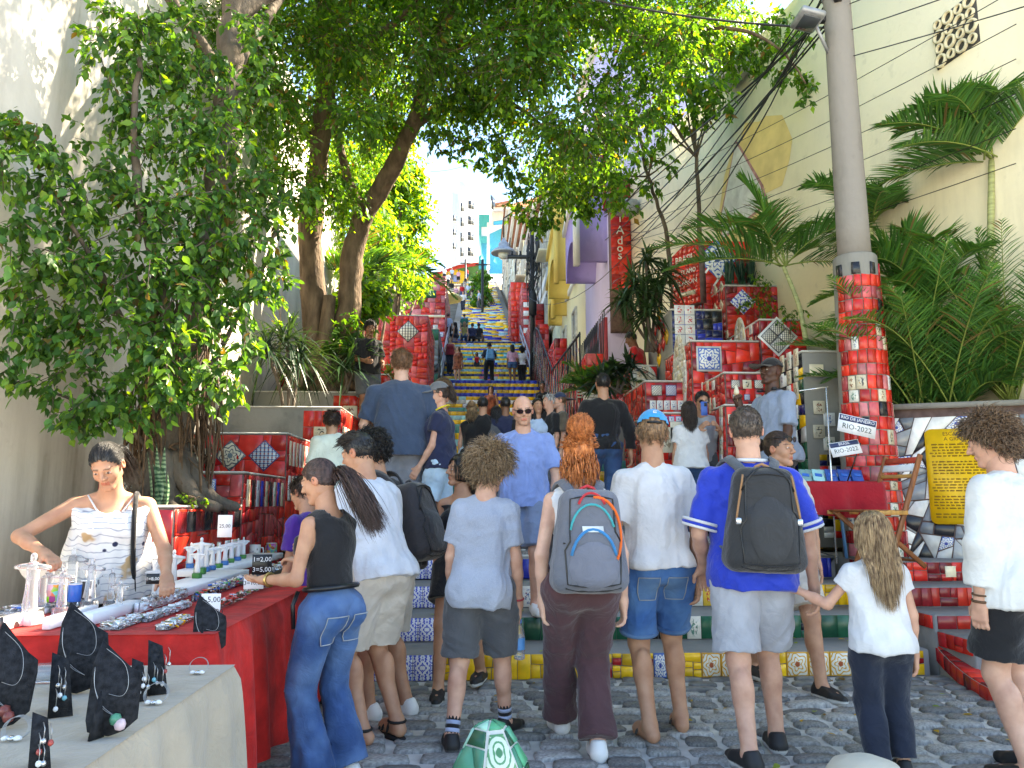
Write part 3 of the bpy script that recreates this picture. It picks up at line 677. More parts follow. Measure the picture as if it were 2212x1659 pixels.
for i in range(len(kc)-1):
 a, b = kc[i], kc[i+1]; d = (b-a); ln = d.length; d.normalize(); h = min(.11, max(a.z, .05))
 tile(kerb, a - VZ*(h-.006), d, VZ, [(.004, 0), (ln-.004, 0), (ln-.004, h-.008), (.004, h-.008)], q.choice([T_RED[0], T_RED[1], T_RED[2], T_RED[3]]), .008, 'tile', .003, uvs=False)
 dd = Vector((d.x, d.y, 0)).normalized(); nn = VZ.cross(dd); nn = nn if nn.x > 0 else -nn; o_, ax_ = (a, dd) if dd.cross(nn).z > 0 else (b, -dd)
 tile(kerb, o_+VZ*.001, (b-a).normalized() if ax_ is dd else (a-b).normalized(), nn, [(.004, .004), (ln-.004, .004), (ln-.004, .13), (.004, .13)], q.choice([T_RED[0], T_RED[1], T_RED[2], T_RED[3]]), .008, 'tile', .002, uvs=False)
# white black mosaic wall with the yellow signboard
mwA, mwB = Vector((4.02, 7.62, .75)), Vector((5.75, 6.9, .75)); mwd = (mwB-mwA).normalized(); mwn = Vector((mwd.y, -mwd.x, 0))
T_SILV = tmat('silver_grey', (.42, .43, .42), .2); mw = empty('mosaic_wall', (mwA+mwB)/2, 0, 'low wall of white, black and grey tile shards under the palms', 'wall'); mc = Vector(mw.location); MWH = 1.5
mb = MB(); P = [mwA, mwB, mwB+VZ*MWH, mwA+VZ*MWH]; mb.add([p-mc for p in P]+[p-mc-mwn*.3 for p in P], [(0,1,2,3),(3,2,6,7),(0,3,7,4),(1,5,6,2)]); mb.build('body', M_GROUT, mw)
mb = MB(); mb.prism([(-.03,0),((mwB-mwA).length,0),((mwB-mwA).length,.05),(-.03,.05)], mwd, VZ, mwA-mc+VZ*MWH-mwn*.3, mwn, .36); mb.build('coping', M_CONC, mw)
mosaic(mw, mwA-mc+VZ*.02+mwn*.003, mwd, VZ, (mwB-mwA).length-.02, MWH-.1, [T_WHT, T_WHT, T_BLK, T_GRY, T_GRY, T_SILV, T_SILV, T_WHT, D_FLOR], .155, .45, 123, .007, tilt=.03)
def on_mw(u, v):
 c = Vector((0,0,CAMH)); r = W(u, v, 1.)-c; s = (mwA-c).dot(mwn)/r.dot(mwn); return c+r*s
# ------------------------------------------------------------------ leaves
def leaf_mat(name, trans=.42, rough=.42, tint=(1, 1, 1), tboost=(2.2, 1.85, .5)):
 m, t, b = nodes(name); MATS[name] = m
 at = N(t, 'ShaderNodeAttribute', attribute_name='Col')
 c = mixc(t, 1., at.outputs['Color'], tint, 'MULTIPLY')
 L(t, c, b.inputs['Base Color']); b.inputs['Roughness'].default_value = rough; b.inputs['Specular IOR Level'].default_value = .45
 tr = N(t, 'ShaderNodeBsdfTranslucent'); tcol = mixc(t, 1., c, tboost, 'MULTIPLY'); L(t, tcol, tr.inputs['Color'])
 mx = N(t, 'ShaderNodeMixShader'); mx.inputs[0].default_value = trans
 L(t, b.outputs[0], mx.inputs[1]); L(t, tr.outputs[0], mx.inputs[2]); L(t, mx.outputs[0], t.nodes['Material Output'].inputs['Surface'])
 return m
M_LEAF = leaf_mat('ficus_leaf'); M_LEAF_C = leaf_mat('canopy_leaf', .58, .5, (1.1, 1.06, .95), (2.5, 2.05, .5)); M_PALM = leaf_mat('palm_leaf', .3, .38)
M_BARK = mat('bark_brown', (.15, .105, .07), .9, .5, 7, 1., 22, .2, bd=.03, stretch=(1, 1, .35))
M_BARK2 = mat('bark_grey', (.125, .10, .078), .9, .45, 6, 1., 18, .2, bd=.03, stretch=(1, 1, .6))
M_ROOT = mat('aerial_root', (.13, .08, .05), .9, .4, 20, .6, 60, .2)
LEAF7 = (np.array([(0,0,0),(.26,.22,.05),(.33,.52,.07),(.16,.84,.02),(0,1.12,-.08),(-.16,.84,.02),(-.33,.52,.07),(-.26,.22,.05),(0,.5,-.02)], np.float32),
         np.array([(0,1,8),(1,2,8),(2,3,8),(3,4,8),(4,5,8),(5,6,8),(6,7,8),(7,0,8)], np.int32))
LEAF4 = (np.array([(0,0,0),(.3,.45,.06),(0,1.1,-.04),(-.3,.45,.06)], np.float32), np.array([(0,1,2),(0,2,3)], np.int32))
def nz(a): return a/np.maximum(np.linalg.norm(a, axis=-1, keepdims=True), 1e-9)
def leaf_frames(D, Nn):
 y = nz(D); x = nz(np.cross(y, Nn)); z = np.cross(x, y); return x, y, z
def leaf_mesh(name, P, D, Nn, S, C, shape, m, parent, width=1.):
 V0, F0 = shape; x, y, z = leaf_frames(D, Nn); S = S[:, None, None]
 V = P[:, None, :] + S*(V0[None, :, 0:1]*x[:, None, :]*width + V0[None, :, 1:2]*y[:, None, :] + V0[None, :, 2:3]*z[:, None, :])
 k = len(V0); Fc = (F0[None] + (np.arange(len(P))*k)[:, None, None]).reshape(-1, F0.shape[1])
 return mesh(name, V.reshape(-1, 3), Fc, m, parent, True, col=np.repeat(C, k, 0))
GRN_DARK, GRN_MID, GRN_YEL = np.array((.032, .10, .026)), np.array((.07, .19, .035)), np.array((.20, .36, .04))
def leaf_cols(n, r, yel=.15):
 t = r.random(n); c = GRN_DARK + (GRN_MID-GRN_DARK)*r.random(n)[:, None]
 y = t < yel; c[y] = GRN_MID + (GRN_YEL-GRN_MID)*r.random(y.sum())[:, None]
 k = t > .975; c[k] = np.array((.16, .11, .03)); return c*(.65+.7*r.random(n))[:, None]
def sprays(clusters, r, twig_per_m2, leaf_n, size, droop=.35, yel=.15, rootfn=None):
 """clusters: (center, (rx,ry,rz)). returns leaves on twigs and the twig segments"""
 P, D, Nn, S, C, TW = [], [], [], [], [], []
 for c, rad, dens in clusters:
  c = np.array(c); rad = np.array(rad); nt_ = max(3, int(twig_per_m2*dens*4*(rad[0]*rad[1]*rad[2])**(2/3)))
  d = nz(r.normal(size=(nt_, 3))); s0 = c + d*rad*(.15+.55*r.random((nt_, 1))); 
  ln = (.35+.5*r.random((nt_, 1)))*rad.mean()
  dirv = nz(d*rad + r.normal(size=(nt_, 3))*.5 - np.array((0, 0, droop))); 
  for q in range(leaf_n):
   f = (q+.6)/leaf_n; base = s0 + dirv*ln*f + np.array((0, 0, -1.))*(f*f*ln*.25*droop*2)
   side = nz(np.cross(dirv, r.normal(size=(nt_, 3))*.4 + np.array((0, 0, 1.)))) * (1 if q % 2 else -1)
   P.append(base + r.normal(size=(nt_, 3))*.012); dd = nz(dirv*.55 + side*.8 + r.normal(size=(nt_, 3))*.35 - np.array((0, 0, droop*1.3)))
   D.append(dd); Nn.append(nz(np.array((0, 0, 1.)) + r.normal(size=(nt_, 3))*.45 + d*.35)); S.append(size*(.5+.8*r.random(nt_)))
   C.append(leaf_cols(nt_, r, yel*(1.6 if f > .7 else .6)))
  TW += [(s0[i], s0[i]+dirv[i]*ln[i]*.5, s0[i] + dirv[i]*ln[i]) for i in range(nt_)]
 return np.concatenate(P), np.concatenate(D), np.concatenate(Nn), np.concatenate(S), np.concatenate(C), TW
def vr(p): return Vector(tuple(float(x) for x in p))
def limb(mb, pts, r0, r1, n=10, seed=0, wob=.0, sub=5):
 P = catmull([Vector(p) for p in pts], sub); q = random.Random(seed); k = len(P)
 P = [p + Vector((q.gauss(0, wob), q.gauss(0, wob), 0)) if 0 < i < k-1 else p for i, p in enumerate(P)]
 R = [r0 + (r1-r0)*(i/(k-1))**.9 for i in range(k)]
 R = [x*(1+q.gauss(0, .04)) for x in R]
 mb.tube(P, R, n); return P

NLEAF = {}
def make_tree(name, label, base, limbs, clusters, seed, size, tw, ln_, shape=LEAF4, m=M_LEAF_C, yel=.15, droop=.35, parts=0, bark=M_BARK, twigs=True, group=None, roots=None):
 root = empty(name, base, 0, label, 'tree', group); b = Vector(base); r = np.random.default_rng(seed)
 mb = MB()
 for pts, r0, r1 in limbs: limb(mb, [Vector(p)-b for p in pts], r0, r1, 12, seed, .012)
 tr = mb.build('trunk', bark, root, True)
 P, D, Nn, S, C, TW = sprays([(Vector(c)-b, rad, dn) for c, rad, dn in clusters], r, tw, ln_, size, droop, yel)
 NLEAF[name] = NLEAF.get(name, 0)+len(P)
 if parts:                                            # the leaves that show largest are objects of their own
  cp = np.array((0, 0, CAMH)) - np.array(b); dist = np.linalg.norm(P-cp, axis=1) - S*6 + r.random(len(P))*1.2
  idx = np.argsort(dist); big, rest = idx[:parts], idx[parts:]
  x, y, z = leaf_frames(D[big], Nn[big]); pal = []
  for k in range(5):
   V0, F0 = LEAF7; cc = C[big[k::5]].mean(0)*(.7+.15*k) if k < 4 else GRN_YEL
   me = mesh('leaf', V0, F0, m, None, True, col=np.repeat(cc[None], len(V0), 0)); pal.append(me.data); bpy.data.objects.remove(me)
  for j, i in enumerate(big):
   o = bpy.data.objects.new('leaf', pal[int(r.integers(0, 5)) if r.random() < .8 else 0])
   M = Matrix([[x[j][a]*S[i], y[j][a]*S[i], z[j][a]*S[i], P[i][a]] for a in range(3)] + [[0,0,0,1]]); o.parent = root; link(o); o.parent = root; o.matrix_local = M
  P, D, Nn, S, C = P[rest], D[rest], Nn[rest], S[rest], C[rest]
 cr = leaf_mesh('crown', P, D, Nn, S, C, shape, m, root); cr['kind'] = 'stuff'
 if twigs:
  mb = MB(); q = random.Random(seed)
  for a, bb, c in TW:
   if q.random() < .5: mb.tube([vr(a), vr(bb), vr(c)], [.006, .004, .002], 3, cap=False)
  tag(mb.build('twigs', bark, root), kind='stuff')
 return root

# ---- big ficus on the lowest planter: leafy trunk, aerial roots
FY = 6.7
fp = [(368,1092,FY),(366,1010,FY),(372,900,FY),(395,780,FY),(430,620,FY),(462,470,6.9),(482,320,7.0),(492,180,7.1),(500,40,7.2),(520,-120,7.4),(560,-330,7.8)]
tp = [W(*p) for p in fp]
fl = [(tp, .20, .09), ([tp[8], W(620,-40,7.6), W(760,-160,8.2)], .1, .05), ([tp[7], W(420,80,6.8), W(340,-60,6.3)], .09, .04), ([tp[7], W(560,60,7.6), W(650,-60,8.5)], .08, .04),
      ([tp[2], W(300,760,6.4), W(200,560,6.0), W(110,420,5.7)], .04, .012), ([tp[3], W(330,560,6.3), W(290,330,6.2), W(300,120,6.2)], .06, .02), ([tp[1], W(250,900,6.3), W(120,850,6.0)], .03, .01), ([tp[2], W(470,760,6.5), W(560,600,6.5), W(600,480,6.5)], .03, .01)]
for k in range(9):                                       # buttress roots over the soil
 a = k/9*2*pi; fl.append(([W(366,985,FY)+Vector((cos(a)*.12, sin(a)*.12, .0)), Vector((tp[0].x+cos(a)*.28, tp[0].y+sin(a)*.26, 1.40)), Vector((tp[0].x+cos(a+.2)*.55, tp[0].y+sin(a+.2)*.5, 1.28))], .10, .035))
cl = []
q = random.Random(21)
for u, v, Y, rr in ((60,250,5.6,.28),(30,340,5.5,.30),(110,390,5.7,.30),(50,470,5.6,.3),(110,310,5.7,.28),(170,450,5.9,.34),(150,560,5.8,.34),(70,560,5.6,.3),(230,330,6.1,.34),(270,220,6.3,.36),(250,110,6.3,.38),(330,60,6.5,.4),(390,160,6.6,.42),(330,270,6.3,.42),
      (400,330,6.4,.42),(300,420,6.2,.42),(380,470,6.2,.44),(230,560,6.0,.40),(310,580,6.0,.44),(420,580,6.2,.42),(500,520,6.3,.36),(560,470,6.4,.34),(600,390,6.6,.34),(520,400,6.7,.36),(200,690,5.9,.38),(120,650,5.8,.30),(300,720,5.9,.40),(400,690,6.0,.40),
      (490,640,6.2,.34),(560,590,6.4,.3),(100,730,5.8,.28),(60,680,5.7,.24),(160,800,5.8,.32),(250,830,5.9,.34),(80,830,5.8,.22),(200,880,5.8,.26),(160,895,5.8,.2),(340,830,5.8,.24),(430,790,5.9,.26),(500,800,5.9,.22),(540,740,6.1,.22),(470,850,5.9,.16),(330,140,6.3,.34),(440,120,6.5,.34),(480,230,6.5,.32),(430,250,6.3,.34),(520,310,6.6,.3),(280,50,6.3,.36),(400,30,6.5,.36),(540,60,6.8,.34),(560,180,6.9,.32),(460,430,6.3,.32),(350,760,5.8,.3),(390,850,5.9,.22),(300,880,5.8,.22),(20,770,5.6,.18),(40,610,5.6,.2),(600,560,6.5,.22)):
 cl.append((W(u, v, Y), (rr*1.1, rr, rr*.85), 1.15))
ficus = make_tree('ficus_tree', 'big ficus with leafy trunk and hanging roots on the lowest left planter', tp[0], fl, cl, 5, .074, 44, 10, LEAF7, M_LEAF, .32, .55, parts=300, bark=M_BARK2)
mb = MB(); q = random.Random(2); b = Vector(tp[0])
for k in range(105):
 a = q.uniform(0, 2*pi); h = q.uniform(.5, 2.3); r0 = q.uniform(.2, .42); z0 = q.uniform(0, .5)
 p0 = Vector((cos(a)*r0*.7, sin(a)*r0*.7, h)); p2 = Vector((cos(a+.4)*r0*q.uniform(.6, 1.3), sin(a+.4)*r0*.9, z0)); p1 = (p0+p2)/2 + Vector((q.gauss(0,.07), q.gauss(0,.07), 0))
 mb.tube(catmull([p0, p1, p2], 4), q.uniform(.004, .012), 4, cap=False)
mb.build('aerial_roots', M_ROOT, ficus, True)

# ---- twin trunk tree on the fifth planter: its canopy roofs the street
BY = 13.3
tb = W(705, 845, BY)
tl = [([W(690,860,BY), W(682,700,BY), W(672,520,BY), W(690,330,BY), W(705,150,12.8), W(700,0,12.4), W(690,-200,12)], .26, .12),
      ([W(735,850,BY-.1), W(752,690,BY-.1), W(762,560,BY-.1), W(785,470,BY-.2), W(835,385,BY-.4), W(885,285,12.5), W(930,160,12), W(960,40,11.6), W(1000,-120,11)], .24, .09),
      ([W(785,470,BY-.2), W(752,385,BY), W(730,290,BY), W(720,200,BY)], .10, .04), ([W(885,285,12.5), W(1000,200,12.2), W(1120,230,12), W(1220,320,11.9)], .07, .02),
      ([W(940,130,12), W(1080,60,11.5), W(1250,40,11.2), W(1400,90,11), W(1540,120,10.8)], .09, .02), ([W(700,150,12.8), W(840,60,12), W(960,-60,11)], .09, .04), ([W(690,330,BY), W(610,200,BY), W(560,60,12.5)], .09, .03),
      ([W(1400,90,11), W(1560,60,10.2), W(1680,100,9.6), W(1740,180,9.4)], .04, .01), ([W(715,855,BY-.4), W(700,790,BY-.35), W(712,640,BY-.25)], .17, .11)]
for k in range(8):
 a = k/8*2*pi; tl.append(([W(710,790,BY)+Vector((cos(a)*.2, sin(a)*.2, 0)), tb+Vector((cos(a)*.45, sin(a)*.4, .2)), tb+Vector((cos(a+.15)*.8, sin(a+.15)*.6, -.05))], .14, .05))
cl = []; q = random.Random(4)
def canopy(pts, dens=1.):
 for u, v, Y, rr in pts:
  pr_ = rr*1671/Y*1.15
  if u+pr_ > 940 and u-pr_ < 1088 and v+pr_ > 375 and u < 1180: continue
  if u+pr_ > 935 and u-pr_ < 1000 and v+pr_ > 330: continue
  cl.append((W(u, v, Y), (rr, rr, rr*.75), dens))
for u in range(330, 1660, 74):                           # ceiling of leaves along the top of the picture
 for v in range(-260, 250, 84):
  lim = 300 if u < 900 else 250 if u < 1350 else 150
  if v > lim: continue
  if u > 1150 and v > 30 and q.random() < .22: continue
  canopy([(u+q.uniform(-40, 40), v+q.uniform(-35, 35), q.uniform(9.6, 13.5), q.uniform(.55, .85))])
for u, v in ((620,300),(650,420),(600,360),(720,250),(760,330),(800,250),(830,330),(870,200),(900,330),(930,250),(960,300),(990,330),(700,380),(740,430),(860,380)): canopy([(u, v, q.uniform(11.5, 14), .6)], .8)
for u, v, rr in ((1000,340,.42),(1040,300,.5),(1060,370,.42),(1100,330,.5),(1120,390,.45),(1150,430,.42),(1180,350,.5),(1200,410,.5),(1120,300,.5),(1230,300,.55),(1260,370,.5),(1290,410,.42),(1240,430,.4),(1310,350,.42),(1290,290,.5),(1180,460,.36),(1130,470,.3),(1270,450,.3),(1330,270,.5),(1010,380,.3),(960,330,.35),(1330,420,.26)): canopy([(u, v, q.uniform(11, 12.6), rr)], 1.)
for u, v, rr in ((950,230,.45),(990,210,.45),(1030,240,.42),(1070,230,.42),(1110,250,.4),(940,280,.3),(985,290,.28),(1020,310,.26),(1060,300,.32),(1095,320,.3),(1040,345,.2),(1075,355,.2),(1110,370,.26),(1130,410,.26),(1125,450,.24),(1150,480,.2),(1005,345,.14),(970,320,.16)): cl.append((W(u, v, q.uniform(11, 12.4)), (rr, rr, rr*.8), 1.15))
for u, v, rr in ((1380,230,.5),(1430,180,.5),(1480,150,.5),(1530,190,.42),(1580,120,.5),(1640,110,.42),(1690,150,.3),(1730,170,.26),(1740,200,.2),(1600,60,.5),(1680,50,.4),(1500,60,.6),(1390,120,.6),(1450,60,.5),(1710,90,.3),(1560,230,.25)): canopy([(u, v, q.uniform(9.2, 10.8), rr)], .85)
for k in range(62):                                      # unseen leaf clusters added overhead to keep sun off the left wall
 cl.append((Vector((q.uniform(-3.6, 2.2), q.uniform(5.5, 15), q.uniform(8.2, 11))), (.95, .95, .6), .5))
make_tree('street_tree', 'twin trunk tree whose broad canopy roofs the street', tb, tl, cl, 9, .095, 60, 9, LEAF4, M_LEAF_C, .22, .5, parts=0, bark=M_BARK, twigs=True)

# ---- sunny trees and shrubs up the left slope
def bushy(label, clusters, base, seed, size=.2, yel=.6, tw=7, limbs=None, name='leafy_tree', dens=1.):
 cs = [(W(u, v, Y), (r, r, r*.9), dens) for u, v, Y, r in clusters]
 thk = .16 if name == 'leafy_tree' else .012
 tr = limbs or [([Vector(base), (Vector(base)+Vector(cs[0][0]))/2+Vector((.05, 0, .02)), Vector(cs[0][0])], thk, thk*.3)] + [([Vector(base), (Vector(base)+Vector(c[0]))/2+Vector((0,0,.05)), Vector(c[0])], thk*.45, thk*.12) for c in cs[1:5]]
 return make_tree(name, label, base, tr, cs, seed, size, tw*3.2, 8, LEAF4, M_LEAF_C, yel, .45, twigs=False)
bushy('tall sunny yellow green tree on the left slope beside the sky', [(870,400,27,1.1),(850,340,27,1.2),(885,470,27,1.0),(870,530,28,1.1),(840,460,28,1.2),(890,380,27,.6),(910,540,28,.6),(830,390,27,1.2),(820,320,26,1.0),(890,600,29,.8),(905,480,27,.45),(900,420,27,.4)], (-3.2, 28, 4.5), 31, .19, .85, 9)
bushy('bright bushy tree behind the twin trunks', [(820,480,22,1.),(770,440,21,1.),(800,560,22,1.),(740,520,20,1.),(860,560,23,.9),(730,420,20,1.),(650,400,20,1.2),(780,360,20,1.2),(700,330,19,1.)], (-3.0, 21.6, 3.6), 33, .15, .7, 9)
bushy('dark hanging greenery over the pink tiled wall', [(860,600,33,.9),(880,615,34,.7),(840,590,32,1.),(870,580,33,.9),(915,600,38,.7),(840,650,31,.7),(912,622,39,.5),(825,640,30,.8)], (-3.4, 33, 7.6), 35, .16, .12, 9)
bushy('shrub of yellow green strap leaves under the twin trunks', [(775,640,16,.5),(800,620,16.5,.5),(760,600,16,.5),(790,670,16,.4),(750,660,15.5,.4),(820,650,17,.4)], (-2.6, 16, 3.7), 37, .17, .7, 16)
bushy('green shrub beside the upper stairs near the lamp', [(1035,612,70,.9),(1042,632,68,.9),(1036,648,66,.8),(1045,598,72,.8)], (2.2, 68, 18), 39, .35, .2, 6)
bushy('small leafy shrub growing against the plaster wall', [(600,640,11.6,.22),(605,700,11.6,.22),(590,600,11.6,.16),(612,560,11.7,.15)], W(600, 840, 11.7), 41, .07, .15, 14, name='wall_shrub')
bushy('leafy sprouts round the foot of the twin trunks', [(740,720,12.9,.34),(770,740,12.9,.3),(720,750,12.8,.28),(760,690,12.9,.3)], W(740, 845, 12.9), 43, .1, .1, 16, name='wall_shrub')
# thin trees on the right, in front of the cream wall
def thin(label, stem, clusters, seed):
 cs = [(W(u, v, Y), (r*1.1, r, r*.7), 1.) for u, v, Y, r in clusters]; P = [W(*p) for p in stem]
 return make_tree('thin_tree', label, P[0], [(P, .055, .022)]+[([P[-2] if len(P) > 2 else P[-1], Vector(c[0])], .022, .008) for c in cs[:7]], cs, seed, .13, 26, 8, LEAF4, M_LEAF_C, .25, .6, bark=M_BARK2)
thin('slim forked tree with drooping leaflets behind the lettered block', [(1450,720,13.9),(1452,600,13.9),(1430,470,13.9),(1400,380,13.9),(1385,300,13.9)], [(1385,330,13.9,.45),(1400,400,13.6,.35),(1350,440,13.6,.35),(1420,300,13.6,.4),(1340,380,13.8,.35),(1440,350,13.6,.3),(1370,250,13.8,.35),(1330,400,14,.3)], 51)
thin('tallest slim tree by the cream wall with a high crown', [(1512,640,13.2),(1510,480,13.2),(1505,340,13.2),(1500,270,13.2)], [(1490,220,13.2,.45),(1450,260,13.2,.42),(1520,250,13.,.35),(1420,220,13.2,.4),(1470,170,13.2,.4),(1400,240,13.2,.32),(1560,170,13,.3)], 53)

# ------------------------------------------------------------------ palms and strap leaf plants
def blades(B, D, Ln, Wd, droop, seg, C, name, m, parent, fold=.25, tipw=.05, kind=None):
 """vectorised tapering blades: base, start direction, length, width, droop"""
 n = len(B); t = np.linspace(0, 1, seg+1); prof = np.interp(t, [0, .15, .55, 1], [.45, .9, 1., tipw])
 D = nz(D); side = nz(np.cross(D, np.array((0, 0, 1.))+np.zeros_like(D)+nrng.normal(size=D.shape)*.12)); up = np.cross(side, D)
 Ps = B[:, None] + D[:, None]*(Ln[:, None]*t)[..., None] + np.array((0, 0, -1.))*(Ln[:, None]*droop[:, None]*t**2)[..., None]
 w = (Wd[:, None]*prof)[..., None]*.5
 Lf = Ps - side[:, None]*w + up[:, None]*w*fold*2; Rt = Ps + side[:, None]*w + up[:, None]*w*fold*2
 V = np.stack([Lf, Ps, Rt], 2).reshape(-1, 3); k = (seg+1)*3; f = []
 for s in range(seg):
  a = s*3; f += [(a, a+1, a+4, a+3), (a+1, a+2, a+5, a+4)]
 Fc = (np.array(f, np.int32)[None] + (np.arange(n)*k)[:, None, None]).reshape(-1, 4)
 o = mesh(name, V, Fc, m, parent, True, col=np.repeat(C, k, 0))
 if kind: o['kind'] = kind
 return o
M_RACHIS = mat('palm_rachis', (.22, .28, .06), .5, .3, 8, .2)
M_PSTEM = mat('palm_stem', (.36, .38, .16), .55, .35, 5, .3, 20, stretch=(1,1,6))
def frond(parent, base, az, el, ln, arch, nl, ll, lw, r, dead=.0, lax=.35):
 """a feather leaf: rachis and two rows of leaflets in one part"""
 d0 = Vector((cos(az)*cos(el), sin(az)*cos(el), sin(el))); pts = []
 for i in range(13):
  t = i/12; pts.append(Vector(base) + d0*(ln*t) + Vector((0, 0, -1))*(ln*arch*t*t))
 mb = MB(); mb.tube(pts, [.011*(1-.8*i/12) for i in range(13)], 4); fr = mb.build('frond', M_RACHIS, parent, True)
 A = np.array([list(p) for p in pts]); ts = np.linspace(.12, 1, nl); pos = np.stack([np.interp(ts, np.linspace(0, 1, 13), A[:, k]) for k in range(3)], 1)
 tg = nz(np.stack([np.gradient(pos[:, k]) for k in range(3)], 1)); sd = nz(np.cross(tg, np.array((0, 0, 1.)) + np.zeros_like(tg))); up = np.cross(sd, tg)
 B, D, Ln = [], [], []
 for s in (-1, 1):
  B.append(pos); D.append(tg*(.55+.35*ts[:, None]) + sd*s*.85 + up*(.5-.25*r.random((nl, 1))) + r.normal(size=(nl, 3))*.06); Ln.append(ll*np.sin(pi*(ts*.78+.2))**.7*(.85+.3*r.random(nl)))
 B = np.concatenate(B); D = np.concatenate(D); Ln = np.concatenate(Ln); n = len(B)
 C = np.array((.07, .205, .055))*(.55+.8*r.random((n, 1))) + np.array((.06, .07, 0))*(r.random((n, 1)) < .2)
 if dead: k = r.random(n) < dead; C[k] = np.array((.22, .16, .07))
 blades(B, D, Ln, lw*(.8+.4*r.random(n)), lax*(.5+r.random(n)), 4, C, 'leaflets', M_PALM, fr, .3, .03, 'stuff')
 return fr
def palm(label, base, top, fronds, seed, ll=.34, lw=.03, stem_r=.05, nl=34, name='palm', lax=.16):
 root = empty(name, base, 0, label, 'palm', 'palms under the cream wall'); r = np.random.default_rng(seed); b = Vector(base)
 if top is not None:
  P = catmull([Vector((0,0,0)), (Vector(top)-b)*.5+Vector((.05, 0, 0)), Vector(top)-b], 6); mb = MB(); mb.tube(P, [stem_r*(1-.35*i/len(P)) * (1.08 if i % 2 else 1) for i in range(len(P))], 10); mb.build('stem', M_PSTEM, root, True)
  c0 = Vector(top)-b
 else: c0 = Vector((0,0,0))
 for az, el, ln, ar in fronds:
  if b.x > 4.5 and cos(az) > .2: ln *= .45; el = max(el, .9)
  frond(root, c0 + Vector((r.normal()*.03, r.normal()*.03, 0)), az, el, ln, ar, nl, ll, lw, r, .12 if r.random() < .3 else .02, lax)
 return root
R_ = radians
pt = W(2142, 345, 7.75); palm('slender palm with pale ringed stem at the right edge', W(2112, 800, 7.75), pt, [(R_(a_), R_(e_), l_, r_) for a_, e_, l_, r_ in ((172,62,1.75,.55),(185,38,1.7,.42),(150,55,1.6,.5),(100,72,1.6,.5),(250,60,1.5,.6),(200,12,1.5,.3),(165,78,1.6,.6),(120,40,1.4,.45),(215,48,1.6,.5),(60,70,1.5,.5),(275,45,1.4,.5),(140,20,1.4,.35))], 61, .52, .026, .045, 50)
q = random.Random(6)
palm('dense low clump of areca fronds above the mosaic wall', W(2060, 905, 7.85), None, [(R_(q.uniform(0, 360)), R_(q.uniform(45, 86)), q.uniform(1.7, 3.0), q.uniform(.3, .62)) for _ in range(52)], 62, .40, .022, nl=40)
palm('second areca clump of fresh green fronds right of the pole', W(1985, 905, 8.0), None, [(R_(q.uniform(0, 360)), R_(q.uniform(30, 80)), q.uniform(1.5, 2.8), q.uniform(.15, .45)) for _ in range(38)], 63, .36, .021, nl=38)
palm('areca clump of long fronds at the far right edge', W(2190, 880, 7.65), None, [(R_(q.uniform(90, 290)), R_(q.uniform(50, 86)), q.uniform(1.8, 3.2), q.uniform(.3, .6)) for _ in range(30)], 64, .38, .022, nl=38)
palm('tall areca with long upright fronds between pole and right edge', W(2040, 890, 8.1), W(2030, 700, 8.1), [(R_(a_), R_(e_), l_, .55) for a_, e_, l_ in ((175,70,2.2),(150,62,2.1),(200,58,2.0),(100,80,2.3),(240,70,2.),(165,45,1.9),(215,40,1.8),(130,74,2.3),(185,82,2.4),(270,60,1.8),(80,70,2.1),(190,25,1.6))], 70, .5, .026, .05, 48)
palm('palm with arching fronds in front of the pole foot', W(1742, 740, 9.7), W(1692, 575, 9.7), [(R_(178),R_(28),1.94,.35),(R_(165),R_(50),1.94,.45),(R_(195),R_(10),1.79,.3),(R_(120),R_(60),2.24,.5),(R_(85),R_(70),2.08,.4),(R_(60),R_(55),2.24,.5),(R_(20),R_(40),1.94,.5),(R_(0),R_(15),1.79,.4),(R_(330),R_(50),1.79,.6),(R_(230),R_(50),1.64,.6),(R_(140),R_(75),2.24,.35)], 65, .52, .028, .035, 46)
palm('palm behind the pole with upright fronds', W(1900, 880, 9.2), W(1880, 480, 9.2), [(R_(k*40+10), R_(20+(k*37) % 55), 1.5, .5) for k in range(10)], 66, .42, .03, .04, 36)
palm('small bright areca bush against the red wall', W(1290, 850, 12.6), None, [(R_(q.uniform(0, 360)), R_(q.uniform(20, 75)), q.uniform(.6, 1.15), q.uniform(.3, .7)) for _ in range(22)], 67, .28, .03, nl=26)
palm('sunlit palm fronds on the left slope', W(760, 640, 19), W(770, 600, 19), [(R_(q.uniform(-60, 240)), R_(q.uniform(10, 70)), q.uniform(1.4, 2.6), q.uniform(.3, .6)) for _ in range(14)], 68, .6, .05, .08, 30)
palm('drooping palm by the pink tiled wall', W(850, 640, 27), W(856, 575, 27), [(R_(q.uniform(0, 360)), R_(q.uniform(5, 60)), q.uniform(1.6, 2.6), q.uniform(.4, .7)) for _ in range(14)], 69, .7, .07, .08, 28)
